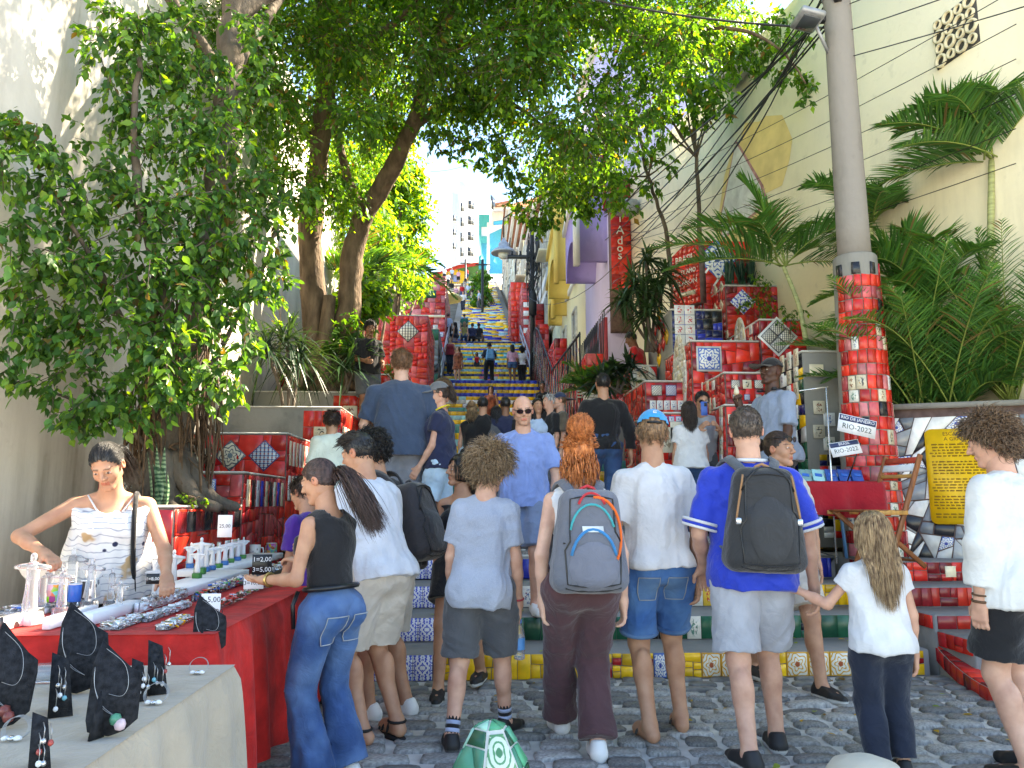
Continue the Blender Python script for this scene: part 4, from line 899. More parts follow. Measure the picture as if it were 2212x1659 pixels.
def rosette(label, base, heads, n, ln, wd, seed, col=(.03, .09, .035), name='strap_leaf_plant', droop=(.2, .9), el=(-20, 85), mt=M_PALM):
 root = empty(name, base, 0, label, 'plant'); r = np.random.default_rng(seed); b = Vector(base)
 for i, h in enumerate(heads):
  h = Vector(h)-b; mb = MB(); mb.tube(catmull([Vector((0,0,0)) + Vector((.05*i, 0, 0)), h*.5+Vector((.04, .02, 0)), h], 4), .025, 6); mb.build('stem', M_BARK2, root, True)
  az = r.random(n)*2*pi; e = np.radians(el[0]+(el[1]-el[0])*r.random(n)); D = np.stack([np.cos(az)*np.cos(e), np.sin(az)*np.cos(e), np.sin(e)], 1)
  C = np.array(col)*(.6+.9*r.random((n, 1)))
  blades(np.array(h)+r.normal(size=(n, 3))*.025 + np.array((0,0,1))*(r.random((n,1))-.6)*.12, D, ln*(.7+.5*r.random(n)), wd*(.8+.4*r.random(n)), droop[0]+(droop[1]-droop[0])*r.random(n), 6, C, 'leaf_rosette', mt, root, .2, .03)
 return root
rosette('dark dracaena with drooping strap leaves on the fourth left planter', W(615, 900, 11.4), [W(575, 755, 11.2), W(620, 735, 11.5), W(650, 770, 11.6)], 70, .72, .032, 71, (.022, .055, .030), el=(-30, 80))
rosette('spiky strap leaf plant leaning over the black shirt man', W(740, 850, 12.6), [W(745, 800, 12.4), W(775, 760, 12.6)], 60, .75, .03, 72, (.03, .08, .03))
rosette('tall bushy dracaena with brown tips before the purple house', W(1395, 760, 12.4), [W(1395, 560, 12.4), W(1370, 610, 12.2), W(1420, 620, 12.2), W(1350, 650, 12.2), W(1400, 670, 12), W(1440, 590, 12.3), W(1390, 630, 12.1)], 56, .52, .045, 73, (.035, .075, .03), el=(-40, 85))
rosette('dark bromeliad like plant at the foot of the red wall', W(1330, 850, 12.2), [W(1330, 800, 12.2), W(1360, 790, 12.2), W(1300, 820, 12.0)], 50, .48, .05, 74, (.02, .045, .025))
rosette('clump of upright snake plants in the lettered planter', W(1592, 615, 12.2), [W(1575, 612, 12.2), W(1600, 610, 12.2), W(1620, 612, 12.3)], 44, .42, .045, 75, (.02, .07, .04), el=(68, 90), droop=(0, .06))
rosette('broad yellow green plant on the red ledge behind the big man', W(838, 830, 15), [W(838, 812, 15)], 26, .5, .06, 76, (.14, .18, .04))
M_SNAKE, t, b = nodes('snake_plant_leaf'); tc = N(t, 'ShaderNodeTexCoord'); wv = N(t, 'ShaderNodeTexWave', bands_direction='Z', i_Scale=9.0, i_Distortion=9.0, i_Detail=3.0); L(t, tc.outputs['Object'], wv.inputs['Vector'])
L(t, ramp(t, wv.outputs[0], [(.3, (.02, .07, .035)), (.7, (.17, .27, .15))]), b.inputs['Base Color']); b.inputs['Roughness'].default_value = .4
sp_ = empty('snake_plant', W(345, 1092, 6.12), 0, 'banded snake plant standing before the ficus trunk', 'plant'); q = random.Random(3)
for k, (u, v, lean) in enumerate(((318,975,-.1),(338,958,.0),(356,962,.05),(330,1000,-.02),(350,1010,.12),(362,1020,.2))):
 tipp = W(u, v, 6.1)-sp_.location; bb = np.array([[(k-2.5)*.022, q.uniform(-.03, .03), 0]]); d = np.array([list(tipp)])-bb
 blades(bb, d, np.array([np.linalg.norm(d)]), np.array([.062]), np.array([.0]), 8, np.ones((1, 3))*.1, 'blade', M_SNAKE, sp_, .25, .05)
bushy('wild green herbs spilling over the diamond planter', [(1630,640,11.6,.26),(1660,620,11.7,.24),(1640,600,11.8,.22),(1610,660,11.6,.2),(1665,655,11.6,.22),(1650,680,11.5,.16)], W(1640, 690, 11.8), 45, .06, .3, 16, name='herb_shrub')
bushy('low herbs and fern at the foot of the palms by the concrete planter', [(1700,690,10,.2),(1720,670,10,.16),(1690,670,10.1,.16)], W(1705, 720, 10.1), 46, .06, .2, 16, name='herb_shrub')
bushy('small weeds growing on the soil of the lowest planter', [(400,1070,6.2,.05),(420,1075,6.3,.05),(440,1080,6.4,.04)], W(410, 1092, 6.3), 47, .035, .5, 60, name='weeds')
# ------------------------------------------------------------------ houses along the right side and at the top
def pmat(n, c, st=None): return wall_mat('paint_'+n, c, st or tuple(x*.5 for x in c), .35)
P_PURP = pmat('lilac', (.62, .55, .78)); P_VIOL = pmat('violet', (.36, .30, .62)); P_WHITE = pmat('white', (.78, .78, .76)); P_YELL = pmat('yellow', (.80, .58, .16))
P_PALE = pmat('pale_yellow', (.80, .74, .50)); P_MINT = pmat('mint', (.66, .74, .66)); P_TAN = pmat('tan', (.66, .60, .48)); P_PINK = pmat('dusty_pink', (.68, .52, .48)); P_CYAN = mat('paint_cyan', (.05, .42, .62), .7, .1); P_TEAL = mat('paint_teal', (.06, .42, .40), .7, .1); P_ROOF = mat('roof_tile', (.45, .20, .12), .9, .35, 8, .6, 30)
M_GLASS = mat('window_glass', (.05, .06, .07), .08, .3, 2, 0, spec=.6); M_FRAME = mat('window_frame', (.50, .48, .42), .6); M_REDF = mat('red_frame', (.40, .04, .04), .5); M_IRON = mat('iron_dark', (.03, .03, .032), .5, .3, 30, .2, metal=.3); M_GREYM = mat('grey_metal', (.34, .36, .38), .45, .2, 10, .1, metal=.4)
def window_x(root, b, x, y, z, w, h, fm=M_FRAME, bars=True):    # window on a wall that faces -x
 wn = MB().b2(Vector((x-.02, y-w/2, z))-b, Vector((x+.1, y+w/2, z+h))-b).build('window', M_GLASS, root)
 e = .07; mb = MB()
 for a in (((x-.07, y-w/2-e, z-e), (x+.05, y-w/2, z+h+e)), ((x-.07, y+w/2, z-e), (x+.05, y+w/2+e, z+h+e)), ((x-.068, y-w/2, z+h), (x+.05, y+w/2, z+h+e)), ((x-.068, y-w/2, z-e), (x+.05, y+w/2, z))): mb.b2(Vector(a[0])-b, Vector(a[1])-b)
 if bars:
  mb.b2(Vector((x-.045, y-.025, z))-b, Vector((x-.022, y+.025, z+h))-b); mb.b2(Vector((x-.043, y-w/2, z+h*.62))-b, Vector((x-.024, y+w/2, z+h*.62+.05))-b)
 mb.build('frame', fm, wn)
 MB().b2(Vector((x-.13, y-w/2-.1, z-.13))-b, Vector((x+.05, y+w/2+.1, z-.071))-b).build('sill', P_WHITE, wn)
def house(y0, y1, x, h, label, m, wins, cor=P_WHITE, zb=None, roof=True, dx=6, name='town_house'):
 zb = gz_s(y0)-1 if zb is None else zb; zt = gz_s((y0+y1)/2)+h
 o = empty(name, (x+dx/2, (y0+y1)/2, zb), 0, label, 'house', 'houses up the right side of the stairs'); b = Vector(o.location)
 MB().b2(Vector((x, y0, zb))-b, Vector((x+dx, y1, zt))-b).build('wall', m, o)
 MB().b2(Vector((x-.22, y0-.05, zt-.35))-b, Vector((x+dx+.1, y1+.02, zt-.05))-b, bev=.05).build('cornice', cor, o)
 MB().b2(Vector((x-.07, y0-.02, zt-3.9))-b, Vector((x+.1, y1-.02, zt-3.7))-b).build('string_course', cor, o)
 if roof:
  mb = MB(); mb.add([Vector(p)-b for p in ((x-.4, y0-.1, zt-.04), (x-.4, y1, zt-.04), (x+dx/2, y1, zt+1.), (x+dx/2, y0-.1, zt+1.), (x+dx+.3, y0-.1, zt-.04), (x+dx+.3, y1, zt-.04))], [(0,1,2,3), (3,2,5,4), (0,3,4), (1,5,2)]); mb.build('roof', P_ROOF, o)
 for (fy, fz, w, hh) in wins: window_x(o, b, x, y0+(y1-y0)*fy, zt-fz, w, hh)
 return o, b, zt
# purple house beside the cream wall
pz = 2.0; o, b, zt = house(18.1, 22.4, 3.3, 10.9, 'tall lilac house with a violet porch and white trim', P_PURP, [(.75, 4.2, .8, 2.0), (.3, 4.2, .8, 2.0), (.75, 10.2, .8, 2.2)], P_WHITE, 1.5, dx=7, roof=False)
for k in range(3): MB().b2(Vector((3.2, 18.35+k*.32, 8.6))-b, Vector((3.26, 18.5+k*.32, 11.9))-b).build('red_stripe', M_REDF, o)
# porch: sloping violet gable with arch and white edge
def porch(o, b, y0, y1, x0, x1, zt, m, me, arch):
 n = 14; mb = MB(); prof = []
 yc = (y0+y1)/2; r = (y1-y0)/2-.18
 for i in range(n+1): a = pi*i/n; prof.append((yc-r*cos(a), zt-1.7+arch*r*sin(a)))
 P = [(y0, zt-1.7)] + prof + [(y1, zt-1.7), (y1, zt-.35), (y0, zt+.2)]
 V = [Vector((x0, y, z))-b for y, z in P] + [Vector((x1, y, z))-b for y, z in P]; k = len(P)
 mb.add(V, [tuple(range(k)), tuple(range(2*k-1, k-1, -1))] + [(i, (i+1) % k, k+(i+1) % k, k+i) for i in range(k)]); ob = mb.build('porch', m, o)
 MB().add([Vector(p)-b for p in ((x0-.08, y0-.08, zt+.2), (x1, y0-.08, zt+.2), (x1, y1+.08, zt-.35), (x0-.08, y1+.08, zt-.35), (x0-.08, y0-.08, zt+.36), (x1, y0-.08, zt+.36), (x1, y1+.08, zt-.19), (x0-.08, y1+.08, zt-.19))], [(3,2,1,0),(4,5,6,7),(0,1,5,4),(1,2,6,5),(2,3,7,6),(3,0,4,7)]).build('porch_roof', me, o)
 MB().b2(Vector((x0-.05, y0-.04, zt-1.82))-b, Vector((x0+.1, y0+.16, zt-.0))-b).build('porch_post', me, o)
porch(o, b, 18.5, 20.6, 2.5, 3.3, 9.0, P_VIOL, P_WHITE, .9)
MB().b2(Vector((2.6, 18.6, 9.5))-b, Vector((3.3, 20.5, 10.6))-b).build('balcony_wall', P_VIOL, o); MB().b2(Vector((2.55, 18.55, 10.6))-b, Vector((3.3, 20.55, 10.74))-b).build('balcony_rail', P_WHITE, o)
for k in range(2): MB().b2(Vector((3.22, 18.7+k*1.6, 3.6))-b, Vector((3.32, 19.5+k*1.6, 5.9))-b).build('red_shutter', M_REDF, o)
g = empty('window_grille', (3.05, 20, 3.5), 0, 'iron lattice grille guarding the red shutters of the lilac house', 'grille')
for k in range(14):
 for s in (1, -1):
  MB().tube([Vector((0, -1.7+k*.25, 0)), Vector((0, -1.7+k*.25+s*.6, 2.3))], .013, 4).build('bar', M_IRON, g)
ac = empty('air_conditioner', (2.75, 17.4, 3.55), 0, 'white slatted air conditioner box below the lilac house grille', 'air conditioner')
MB().b2((-.2, -.5, 0), (.25, .5, .75), bev=.02).build('case', P_WHITE, ac)
for k in range(9): MB().b2((-.48, -.514, .07+k*.07), (.2, -.50, .10+k*.07)).build('slat', M_FRAME, ac)
# red lettered column
lc = empty('lettered_column', W(1339, 620, 17.75), 0, 'red tiled column with white vertical letters beside the cream wall', 'column'); b = Vector(lc.location)
pa = W(1318, 440, 17.75); pb = W(1361, 440, 17.75); z0 = W(1339, 625, 17.75).z; z1 = W(1339, 435, 17.75).z
MB().b2(Vector((pa.x, 17.75, z0-1))-b, Vector((pb.x, 18.05, z1+.6))-b).build('body', M_GROUT, lc)
mosaic(lc, Vector((pa.x, 17.747, z0))-b, VX, VZ, pb.x-pa.x, z1-z0, [T_RED[0], T_RED[1], T_RED[1], T_RED[2]], .2, .08, 401)
MB().b2(Vector((pa.x, 17.72, z1+.01))-b, Vector((pb.x, 17.75, z1+.6))-b).build('top_band', M_REDF, lc)
# yellow house and the row behind
o, b, zt = house(22.5, 28.4, 3.2, 8.4, 'yellow house with a rounded bay and arched recess', P_PALE, [(.25, 3.2, .8, 1.9), (.6, 3.2, .8, 1.9), (.85, 3.2, .8, 1.9), (.25, 6.8, .8, 2.0), (.7, 6.8, .8, 2.0)], P_WHITE)
porch(o, b, 23.2, 25.6, 2.5, 3.2, 9.9, P_YELL, P_YELL, .95); MB().b2(Vector((2.55, 23.3, 10.3))-b, Vector((3.2, 25.5, 11.9))-b, bev=.2).build('bay', P_YELL, o)
porch(o, b, 26.2, 27.9, 2.7, 3.2, 9.5, P_YELL, P_YELL, .95)
for i, (ya, yb, hh, lb, mm) in enumerate(((28.5, 33, 8.6, 'pale mint house with tall narrow windows', P_MINT), (33.1, 38, 7.6, 'white house with stacked shutters beyond the mint one', P_WHITE), (38.1, 44, 7.2, 'dusty pink house halfway up the stairs', P_PINK), (44.1, 51, 7.4, 'cream plaster house beside the upper landing', P_PALE), (51.1, 60, 7.0, 'tan house with deep eaves under the hanging lamp', P_TAN), (60.1, 72, 6.4, 'narrow mint house near the top of the stairs', P_MINT), (72.1, 88, 6.6, 'weathered tan house highest in the row', P_TAN))):
 house(ya, yb, 3.15, hh, lb, mm, [(f, z, .9, 1.9) for f in (.16, .38, .62, .86) for z in (3.0, 6.4)])
# balconies on the row: slab, railing bars
def balcony(y, z, label):
 o = empty('balcony', (2.85, y, z), 0, label, 'balcony', 'iron balconies on the right hand houses')
 MB().b2((-.35, -.8, 0), (.3, .8, .1), bev=.02).build('slab', P_TAN, o)
 for k in range(9): MB().tube([(-.32, -.76+k*.19, .1), (-.32, -.76+k*.19, 1.0)], .014, 4).build('bar', M_IRON, o)
 MB().b2((-.35, -.8, 1.0), (-.29, .8, 1.05)).build('handrail', M_IRON, o)
balcony(30.2, 11.2, 'iron balcony on the pale mint house'); balcony(36, 12.6, 'iron balcony on the white shuttered house'); balcony(47, 15.2, 'iron balcony on the cream plaster house'); balcony(55, 19.4, 'iron balcony under the deep eaves of the tan house')
# top of the stairs: painted wall, cyan house, white apartment block
fw = empty('mural_wall', W(985, 640, 104), 0, 'curved mural wall with a yellow diamond and blue disc at the stair top', 'wall'); b = Vector(fw.location)
def flat(uv, Y, m, nm, parent, lift):
 P = [W(u, v, Y)-Vector(parent.location)+Vector((0, -lift, 0)) for u, v in uv]; k = len(P)
 return MB().add(P+[p+Vector((0, .5, 0)) for p in P], [tuple(range(k))]+[(i, (i+1) % k, k+(i+1) % k, k+i) for i in range(k)]).build(nm, m, parent)
flat([(905,660),(905,612),(940,590),(990,572),(1030,566),(1060,566),(1060,660)], 104, mat('mural_green', (.10, .22, .06), .8, .4, 1), 'body', fw, 0)
flat([(905,612),(940,590),(990,572),(1040,565),(1040,572),(990,580),(945,597),(905,622)], 104, mat('mural_red', (.55, .05, .03), .8), 'red_band', fw, .06)
flat([(950,592),(985,582),(1012,588),(1012,604),(985,618),(962,612)], 104, mat('mural_yellow', (.78, .45, .03), .8), 'yellow_diamond', fw, .09)
flat([(978,594),(990,594),(995,602),(990,609),(980,609),(975,602)], 104, mat('mural_blue', (.25, .28, .42), .8), 'blue_disc', fw, .12)
ab = empty('apartment_block', W(1030, 560, 122), 0, 'tall white apartment block with grey windows at the hilltop', 'building')
b = Vector(ab.location)
A0, A1, A2 = W(968, 560, 119), W(1030, 560, 122), W(1150, 560, 150); zt = W(1030, 402, 122).z; zl = W(968, 455, 119).z; zm = W(985, 418, 120).z; z0 = A0.z-8
def pr(nm, P, z0, z1, m): k = len(P); return MB().add([Vector((x, y, z0))-b for x, y in P]+[Vector((x, y, z1))-b for x, y in P], [tuple(range(k, 2*k))]+[(i, (i+1) % k, k+(i+1) % k, k+i) for i in range(k)]).build(nm, m, ab)
lerp = lambda p, q, f: (p.x+(q.x-p.x)*f, p.y+(q.y-p.y)*f)
pr('wall', [lerp(A0, A1, .12), lerp(A0, A1, 1), (A2.x, A2.y), (A0.x+6, 160)], z0, zm, P_WHITE); pr('wall', [lerp(A0, A1, .38), lerp(A0, A1, 1.), (A2.x, A2.y-.2), (A0.x+9, 158)], zm-.02, zt, P_WHITE); pr('wall', [lerp(A0, A1, 0), lerp(A0, A1, .118), (A0.x+5, 158), (A0.x, 158)], z0, zl, P_WHITE)
d = (A1-A0); d.z = 0; ln = d.length; d.normalize(); nn = Vector((d.y, -d.x, 0))
for f, w, h, vs in ((.2, .55, 1.0, (476, 506, 536)), (.47, .6, 1.5, (448, 480, 513, 545)), (.78, 1.2, 1.5, (438, 472, 506, 540))):
 for v in vs:
  z = W(1000, v, 120.5).z; p = Vector(lerp(A0, A1, f)+(z,)) - b
  wn = MB().prism([(-w/2, -h/2), (w/2, -h/2), (w/2, h/2), (-w/2, h/2)], d, VZ, p-nn*.1, nn, .16).build('window', M_GLASS, ab)
  MB().prism([(-.03, -h/2), (.03, -h/2), (.03, h/2), (-.03, h/2)], d, VZ, p+nn*.05, nn, .06).prism([(-w/2, -.03), (w/2, -.03), (w/2, .03), (-w/2, .03)], d, VZ, p+nn*.055, nn, .05).build('frame', M_FRAME, wn)
  MB().prism([(-w/2-.06, -h/2-.1), (w/2+.06, -h/2-.1), (w/2+.06, -h/2), (-w/2-.06, -h/2)], d, VZ, p, nn, .14).build('sill', P_WHITE, wn)
d2 = (A2-A1); d2.z = 0; d2.normalize(); n2 = Vector((d2.y, -d2.x, 0))
p = Vector(lerp(A1, A2, .28)+(W(1075, 440, 129).z,))-b; wn = MB().prism([(-2, -1.2), (2, -1.2), (2, 1.2), (-2, 1.2)], d2, VZ, p-n2*.1, n2, .16).build('window', M_GLASS, ab); MB().prism([(-.1, -1.2), (.1, -1.2), (.1, 1.2), (-.1, 1.2)], d2, VZ, p, n2, .12).build('frame', M_FRAME, wn)
ch = empty('painted_house', W(1060, 560, 96), 0, 'cyan and white painted house with stepped gable below the apartment block', 'house'); b = Vector(ch.location)
flat([(1034,580),(1034,462),(1058,462),(1058,580)], 98, P_TEAL, 'wall', ch, 0); flat([(1052,590),(1052,480),(1062,480),(1062,455),(1096,440),(1096,590)], 95, P_WHITE, 'wall', ch, 0)
flat([(1058,590),(1058,505),(1090,490),(1090,590)], 95, P_CYAN, 'painted_panel', ch, .05); flat([(1066,478),(1092,474),(1092,484),(1066,486)], 95, P_CYAN, 'painted_band', ch, .05); flat([(1040,490),(1056,490),(1056,510),(1040,510)], 98, P_WHITE, 'painted_band', ch, .05); flat([(1040,525),(1056,525),(1056,575),(1040,575)], 98, P_CYAN, 'painted_panel', ch, .05)
flat([(1066,455),(1066,446),(1075,446),(1075,438),(1090,438),(1090,455)], 94, P_WHITE, 'gable', ch, 0); flat([(1070,438),(1100,432),(1100,441),(1070,444)], 93.4, P_ROOF, 'roof', ch, 0)
# ------------------------------------------------------------------ signed distance bodies, meshed by surface nets
class SDF:
 def __init__(s, lo, hi, h):
  s.h = h; s.lo = np.array(lo, np.float32)-2*h; n = np.ceil((np.array(hi)+2*h-s.lo)/h).astype(int)+1
  s.ax = [(s.lo[i]+h*np.arange(n[i])).astype(np.float32) for i in range(3)]; s.f = np.full(n, .5, np.float32)
 def box(s, lo, hi):
  r = []
  for i in range(3):
   a = max(0, int((lo[i]-s.lo[i])/s.h)-1); b = min(len(s.ax[i]), int((hi[i]-s.lo[i])/s.h)+3)
   if b <= a: return None, None
   r.append(slice(a, b))
  return tuple(r), (s.ax[0][r[0]][:, None, None], s.ax[1][r[1]][None, :, None], s.ax[2][r[2]][None, None, :])
 def put(s, r, d, k, sub=False):
  o = s.f[r]
  if sub: s.f[r] = np.maximum(o, -d); return
  if k <= 0: s.f[r] = np.minimum(o, d); return
  q = np.maximum(k-np.abs(o-d), 0)/k; s.f[r] = np.minimum(o, d)-q*q*k*.25
 def cone(s, a, b, ra, rb, k=.02, cut=None, sub=False, ys=None):
  a = np.array(a, np.float32); b = np.array(b, np.float32); m = max(ra, rb)+k+2*s.h
  r, P = s.box(np.minimum(a, b)-m, np.maximum(a, b)+m)
  if r is None: return
  d = b-a; L2 = max(float(d@d), 1e-9); p = [P[i]-a[i] for i in range(3)]
  t = np.clip((p[0]*d[0]+p[1]*d[1]+p[2]*d[2])/L2, 0, 1)
  D = np.sqrt((p[0]-t*d[0])**2+(p[1]-t*d[1])**2+(p[2]-t*d[2])**2)-(ra+(rb-ra)*t)
  if cut is not None:
   for c, n in cut: D = np.maximum(D, (P[0]-c[0])*n[0]+(P[1]-c[1])*n[1]+(P[2]-c[2])*n[2])
  s.put(r, D, k, sub)
 def ell(s, c, rad, R=None, k=.02, sub=False):
  c = np.array(c, np.float32); rad = np.array(rad, np.float32); m = rad.max()+k+2*s.h
  r, P = s.box(c-m, c+m)
  if r is None: return
  p = [P[i]-c[i] for i in range(3)]
  if R is not None: p = [R[0][i]*p[0]+R[1][i]*p[1]+R[2][i]*p[2] for i in range(3)]
  k0 = np.sqrt((p[0]/rad[0])**2+(p[1]/rad[1])**2+(p[2]/rad[2])**2); k1 = np.sqrt((p[0]/rad[0]**2)**2+(p[1]/rad[1]**2)**2+(p[2]/rad[2]**2)**2)+1e-6
  s.put(r, k0*(k0-1)/k1, k, sub)
 def econe(s, a, b, ra, rb, fx, fy, sy, k=.02):       # cone with elliptical section (sy < 1 flattens along fy)
  a = np.array(a, np.float32); b = np.array(b, np.float32); m = max(ra, rb)+k+2*s.h
  r, P = s.box(np.minimum(a, b)-m, np.maximum(a, b)+m)
  if r is None: return
  d = b-a; ln = float(np.linalg.norm(d)); u = d/ln; p = [P[i]-a[i] for i in range(3)]
  z = p[0]*u[0]+p[1]*u[1]+p[2]*u[2]; x = p[0]*fx[0]+p[1]*fx[1]+p[2]*fx[2]; y = (p[0]*fy[0]+p[1]*fy[1]+p[2]*fy[2])/sy
  t = np.clip(z/ln, 0, 1); D = (np.sqrt(x*x+y*y+(z-t*ln)**2)-(ra+(rb-ra)*t))*(.5+.5*sy); s.put(r, D, k)
 def rbox(s, c, b, r_, fx, fy, fz, k=.02, top=0.):
  m = float(np.linalg.norm(b))+r_+k; r, P = s.box(c-m, c+m); p = [P[i]-c[i] for i in range(3)]; D = lambda v: p[0]*v[0]+p[1]*v[1]+p[2]*v[2]
  z = D(fz); sc = 1-top*np.clip(z/b[2], -1, 1); q = [np.maximum(np.abs(D(fx))-b[0]*sc, 0), np.maximum(np.abs(D(fy))-b[1]*sc, 0), np.maximum(np.abs(z)-b[2], 0)]
  s.put(r, np.sqrt(q[0]**2+q[1]**2+q[2]**2)-r_, k)
 def half(s, c, n):                                   # keep the side opposite to n
  d = (s.ax[0][:, None, None]-c[0])*n[0]+(s.ax[1][None, :, None]-c[1])*n[1]+(s.ax[2][None, None, :]-c[2])*n[2]; s.f = np.maximum(s.f, d.astype(np.float32))
 def nets(s):
  f = s.f; g = f < 0; c = np.zeros(np.array(f.shape)-1, np.int8)
  for i in (0, 1):
   for j in (0, 1):
    for k in (0, 1): c += g[i:f.shape[0]-1+i, j:f.shape[1]-1+j, k:f.shape[2]-1+k]
  I = np.argwhere((c > 0) & (c < 8))
  if len(I) == 0: return np.zeros((0, 3)), np.zeros((0, 4), np.int32)
  idx = np.full(c.shape, -1, np.int32); idx[tuple(I.T)] = np.arange(len(I))
  off = np.array([(i, j, k) for i in (0, 1) for j in (0, 1) for k in (0, 1)]); val = np.stack([f[tuple((I+o).T)] for o in off], 1)
  S = np.zeros((len(I), 3)); n = np.zeros(len(I))
  for a in range(8):
   for b in range(a+1, 8):
    if np.abs(off[a]-off[b]).sum() != 1: continue
    m = (val[:, a] < 0) != (val[:, b] < 0); t = np.where(m, val[:, a]/(val[:, a]-val[:, b]+1e-12), 0)
    S += np.where(m[:, None], off[a]+(off[b]-off[a])*t[:, None], 0); n += m
  V = s.lo + s.h*(I+S/n[:, None]); Fs = []
  for ax in range(3):
   e = g.take(range(0, g.shape[ax]-1), ax) != g.take(range(1, g.shape[ax]), ax); E = np.argwhere(e)
   o1, o2 = [q for q in range(3) if q != ax]; E = E[(E[:, o1] > 0) & (E[:, o2] > 0) & (E[:, o1] < c.shape[o1]) & (E[:, o2] < c.shape[o2])]
   fl = g[tuple(E.T)]; q = []
   for da, db in ((0, 0), (1, 0), (1, 1), (0, 1)):
    T = E.copy(); T[:, o1] -= da; T[:, o2] -= db; q.append(idx[tuple(T.T)])
   Q = np.stack(q, 1); fl = fl if ax != 1 else ~fl
   Q[~fl] = Q[~fl][:, ::-1]; Fs.append(Q)
  Fq = np.concatenate(Fs); return V, Fq[(Fq >= 0).all(1)]
def vnormals(V, Fq):
 n = np.zeros_like(V); a = np.cross(V[Fq[:, 2]]-V[Fq[:, 0]], V[Fq[:, 3]]-V[Fq[:, 1]])
 ii = Fq.T.ravel(); a4 = np.tile(a, (4, 1))
 for c in range(3): n[:, c] = np.bincount(ii, a4[:, c], len(V))
 return nz(n)
def relax(V, Fq, it=2, w=.5):
 for _ in range(it):
  a = np.concatenate([Fq.T.ravel(), np.roll(Fq, -1, 1).T.ravel()]); b = np.concatenate([np.roll(Fq, -1, 1).T.ravel(), Fq.T.ravel()])
  s = np.stack([np.bincount(a, V[b, i], len(V)) for i in range(3)], 1); c = np.bincount(a, minlength=len(V))
  V = V*(1-w)+w*s/np.maximum(c, 1)[:, None]
 return V
def folds(V, amp, seed, sc=1., vert=.45):
 r = np.random.default_rng(seed); P = V*np.array((1, 1, vert))/sc; w = np.zeros_like(P)
 for i in range(3):
  k = r.normal(size=3)*9; w[:, i] = .05*np.sin(V@k*1. + r.random()*6)
 P = P+w; f = np.zeros(len(V))
 for wl, a in ((.30, 1.), (.16, .8), (.085, .55), (.05, .25)):
  for _ in range(2):
   k = nz(r.normal(size=3))*2*pi/wl; f += a*(1-2*np.abs(np.sin(P@k*.5+r.random()*6)))*.5
 return amp*(f/1.4+.28)
# ------------------------------------------------------------------ materials for people
def skin_mat():
 m, t, b = nodes('skin'); at = N(t, 'ShaderNodeAttribute', attribute_name='Col'); tc = N(t, 'ShaderNodeTexCoord')
 n1 = N(t, 'ShaderNodeTexNoise', i_Scale=13.0, i_Detail=6.0); L(t, tc.outputs['Object'], n1.inputs['Vector'])
 c = mixc(t, 1., at.outputs['Color'], ramp(t, n1.outputs[0], [(.3, (.84, .73, .70)), (.7, (1.1, 1.06, 1.03))]), 'MULTIPLY'); L(t, c, b.inputs['Base Color'])
 b.inputs['Roughness'].default_value = .5; b.inputs['Specular IOR Level'].default_value = .35; b.inputs['Subsurface Weight'].default_value = .12; b.inputs['Subsurface Radius'].default_value = (.02, .008, .004); b.inputs['Subsurface Scale'].default_value = .5
 n2 = N(t, 'ShaderNodeTexNoise', i_Scale=160.0, i_Detail=2.0); L(t, tc.outputs['Object'], n2.inputs['Vector']); bump(t, b, n2.outputs[0], .12, .002); return m
M_SKIN = skin_mat()
M_VCOL, t_, b_ = nodes('shoe_leather'); at_ = N(t_, 'ShaderNodeAttribute', attribute_name='Col'); L(t_, at_.outputs['Color'], b_.inputs['Base Color']); b_.inputs['Roughness'].default_value = .6
def cloth(name, c, rough=.85, var=.12, weave=420, sheen=.25, mel=0):
 key = 'cloth_'+name
 if key in MATS: return MATS[key]
 m, t, b = nodes(key); MATS[key] = m; tc = N(t, 'ShaderNodeTexCoord'); co = tc.outputs['Object']
 n1 = N(t, 'ShaderNodeTexNoise', i_Scale=7.0, i_Detail=5.0); L(t, co, n1.inputs['Vector']); n2 = N(t, 'ShaderNodeTexNoise', i_Scale=weave, i_Detail=2.0); L(t, co, n2.inputs['Vector'])
 lo = [x*(1-var) for x in c]; hi = [min(1, x*(1+var)) for x in c]; cc = ramp(t, n1.outputs[0], [(.3, lo), (.7, hi)])
 if mel: cc = mixc(t, mth(t, 'MULTIPLY', ramp(t, n2.outputs[0], [(.35, 0), (.65, 1)]), mel), cc, [min(1, x*1.9+.05) for x in c])
 L(t, cc, b.inputs['Base Color']); b.inputs['Roughness'].default_value = rough; b.inputs['Specular IOR Level'].default_value = .2; b.inputs['Sheen Weight'].default_value = sheen
 n3 = N(t, 'ShaderNodeTexNoise', i_Scale=9.0, i_Detail=5.0, i_Distortion=2.2, i_Roughness=.55); L(t, co, n3.inputs['Vector'])
 bump(t, b, mth(t, 'ADD', mth(t, 'MULTIPLY', n3.outputs[0], 1.), mth(t, 'MULTIPLY', n2.outputs[0], .03)), .32, .035); return m
def denim(name, c, fade):
 m = cloth(name, c, .9, .25, 600, .1); t = m.node_tree; b = t.nodes['Principled BSDF']
 lk = b.inputs['Base Color'].links[0].from_socket; n = N(t, 'ShaderNodeTexNoise', i_Scale=4.0, i_Detail=3.0); tc = N(t, 'ShaderNodeTexCoord'); L(t, tc.outputs['Object'], n.inputs['Vector'])
 L(t, mixc(t, ramp(t, n.outputs[0], [(.42, 0), (.68, 1)]), lk, fade), b.inputs['Base Color']); return m
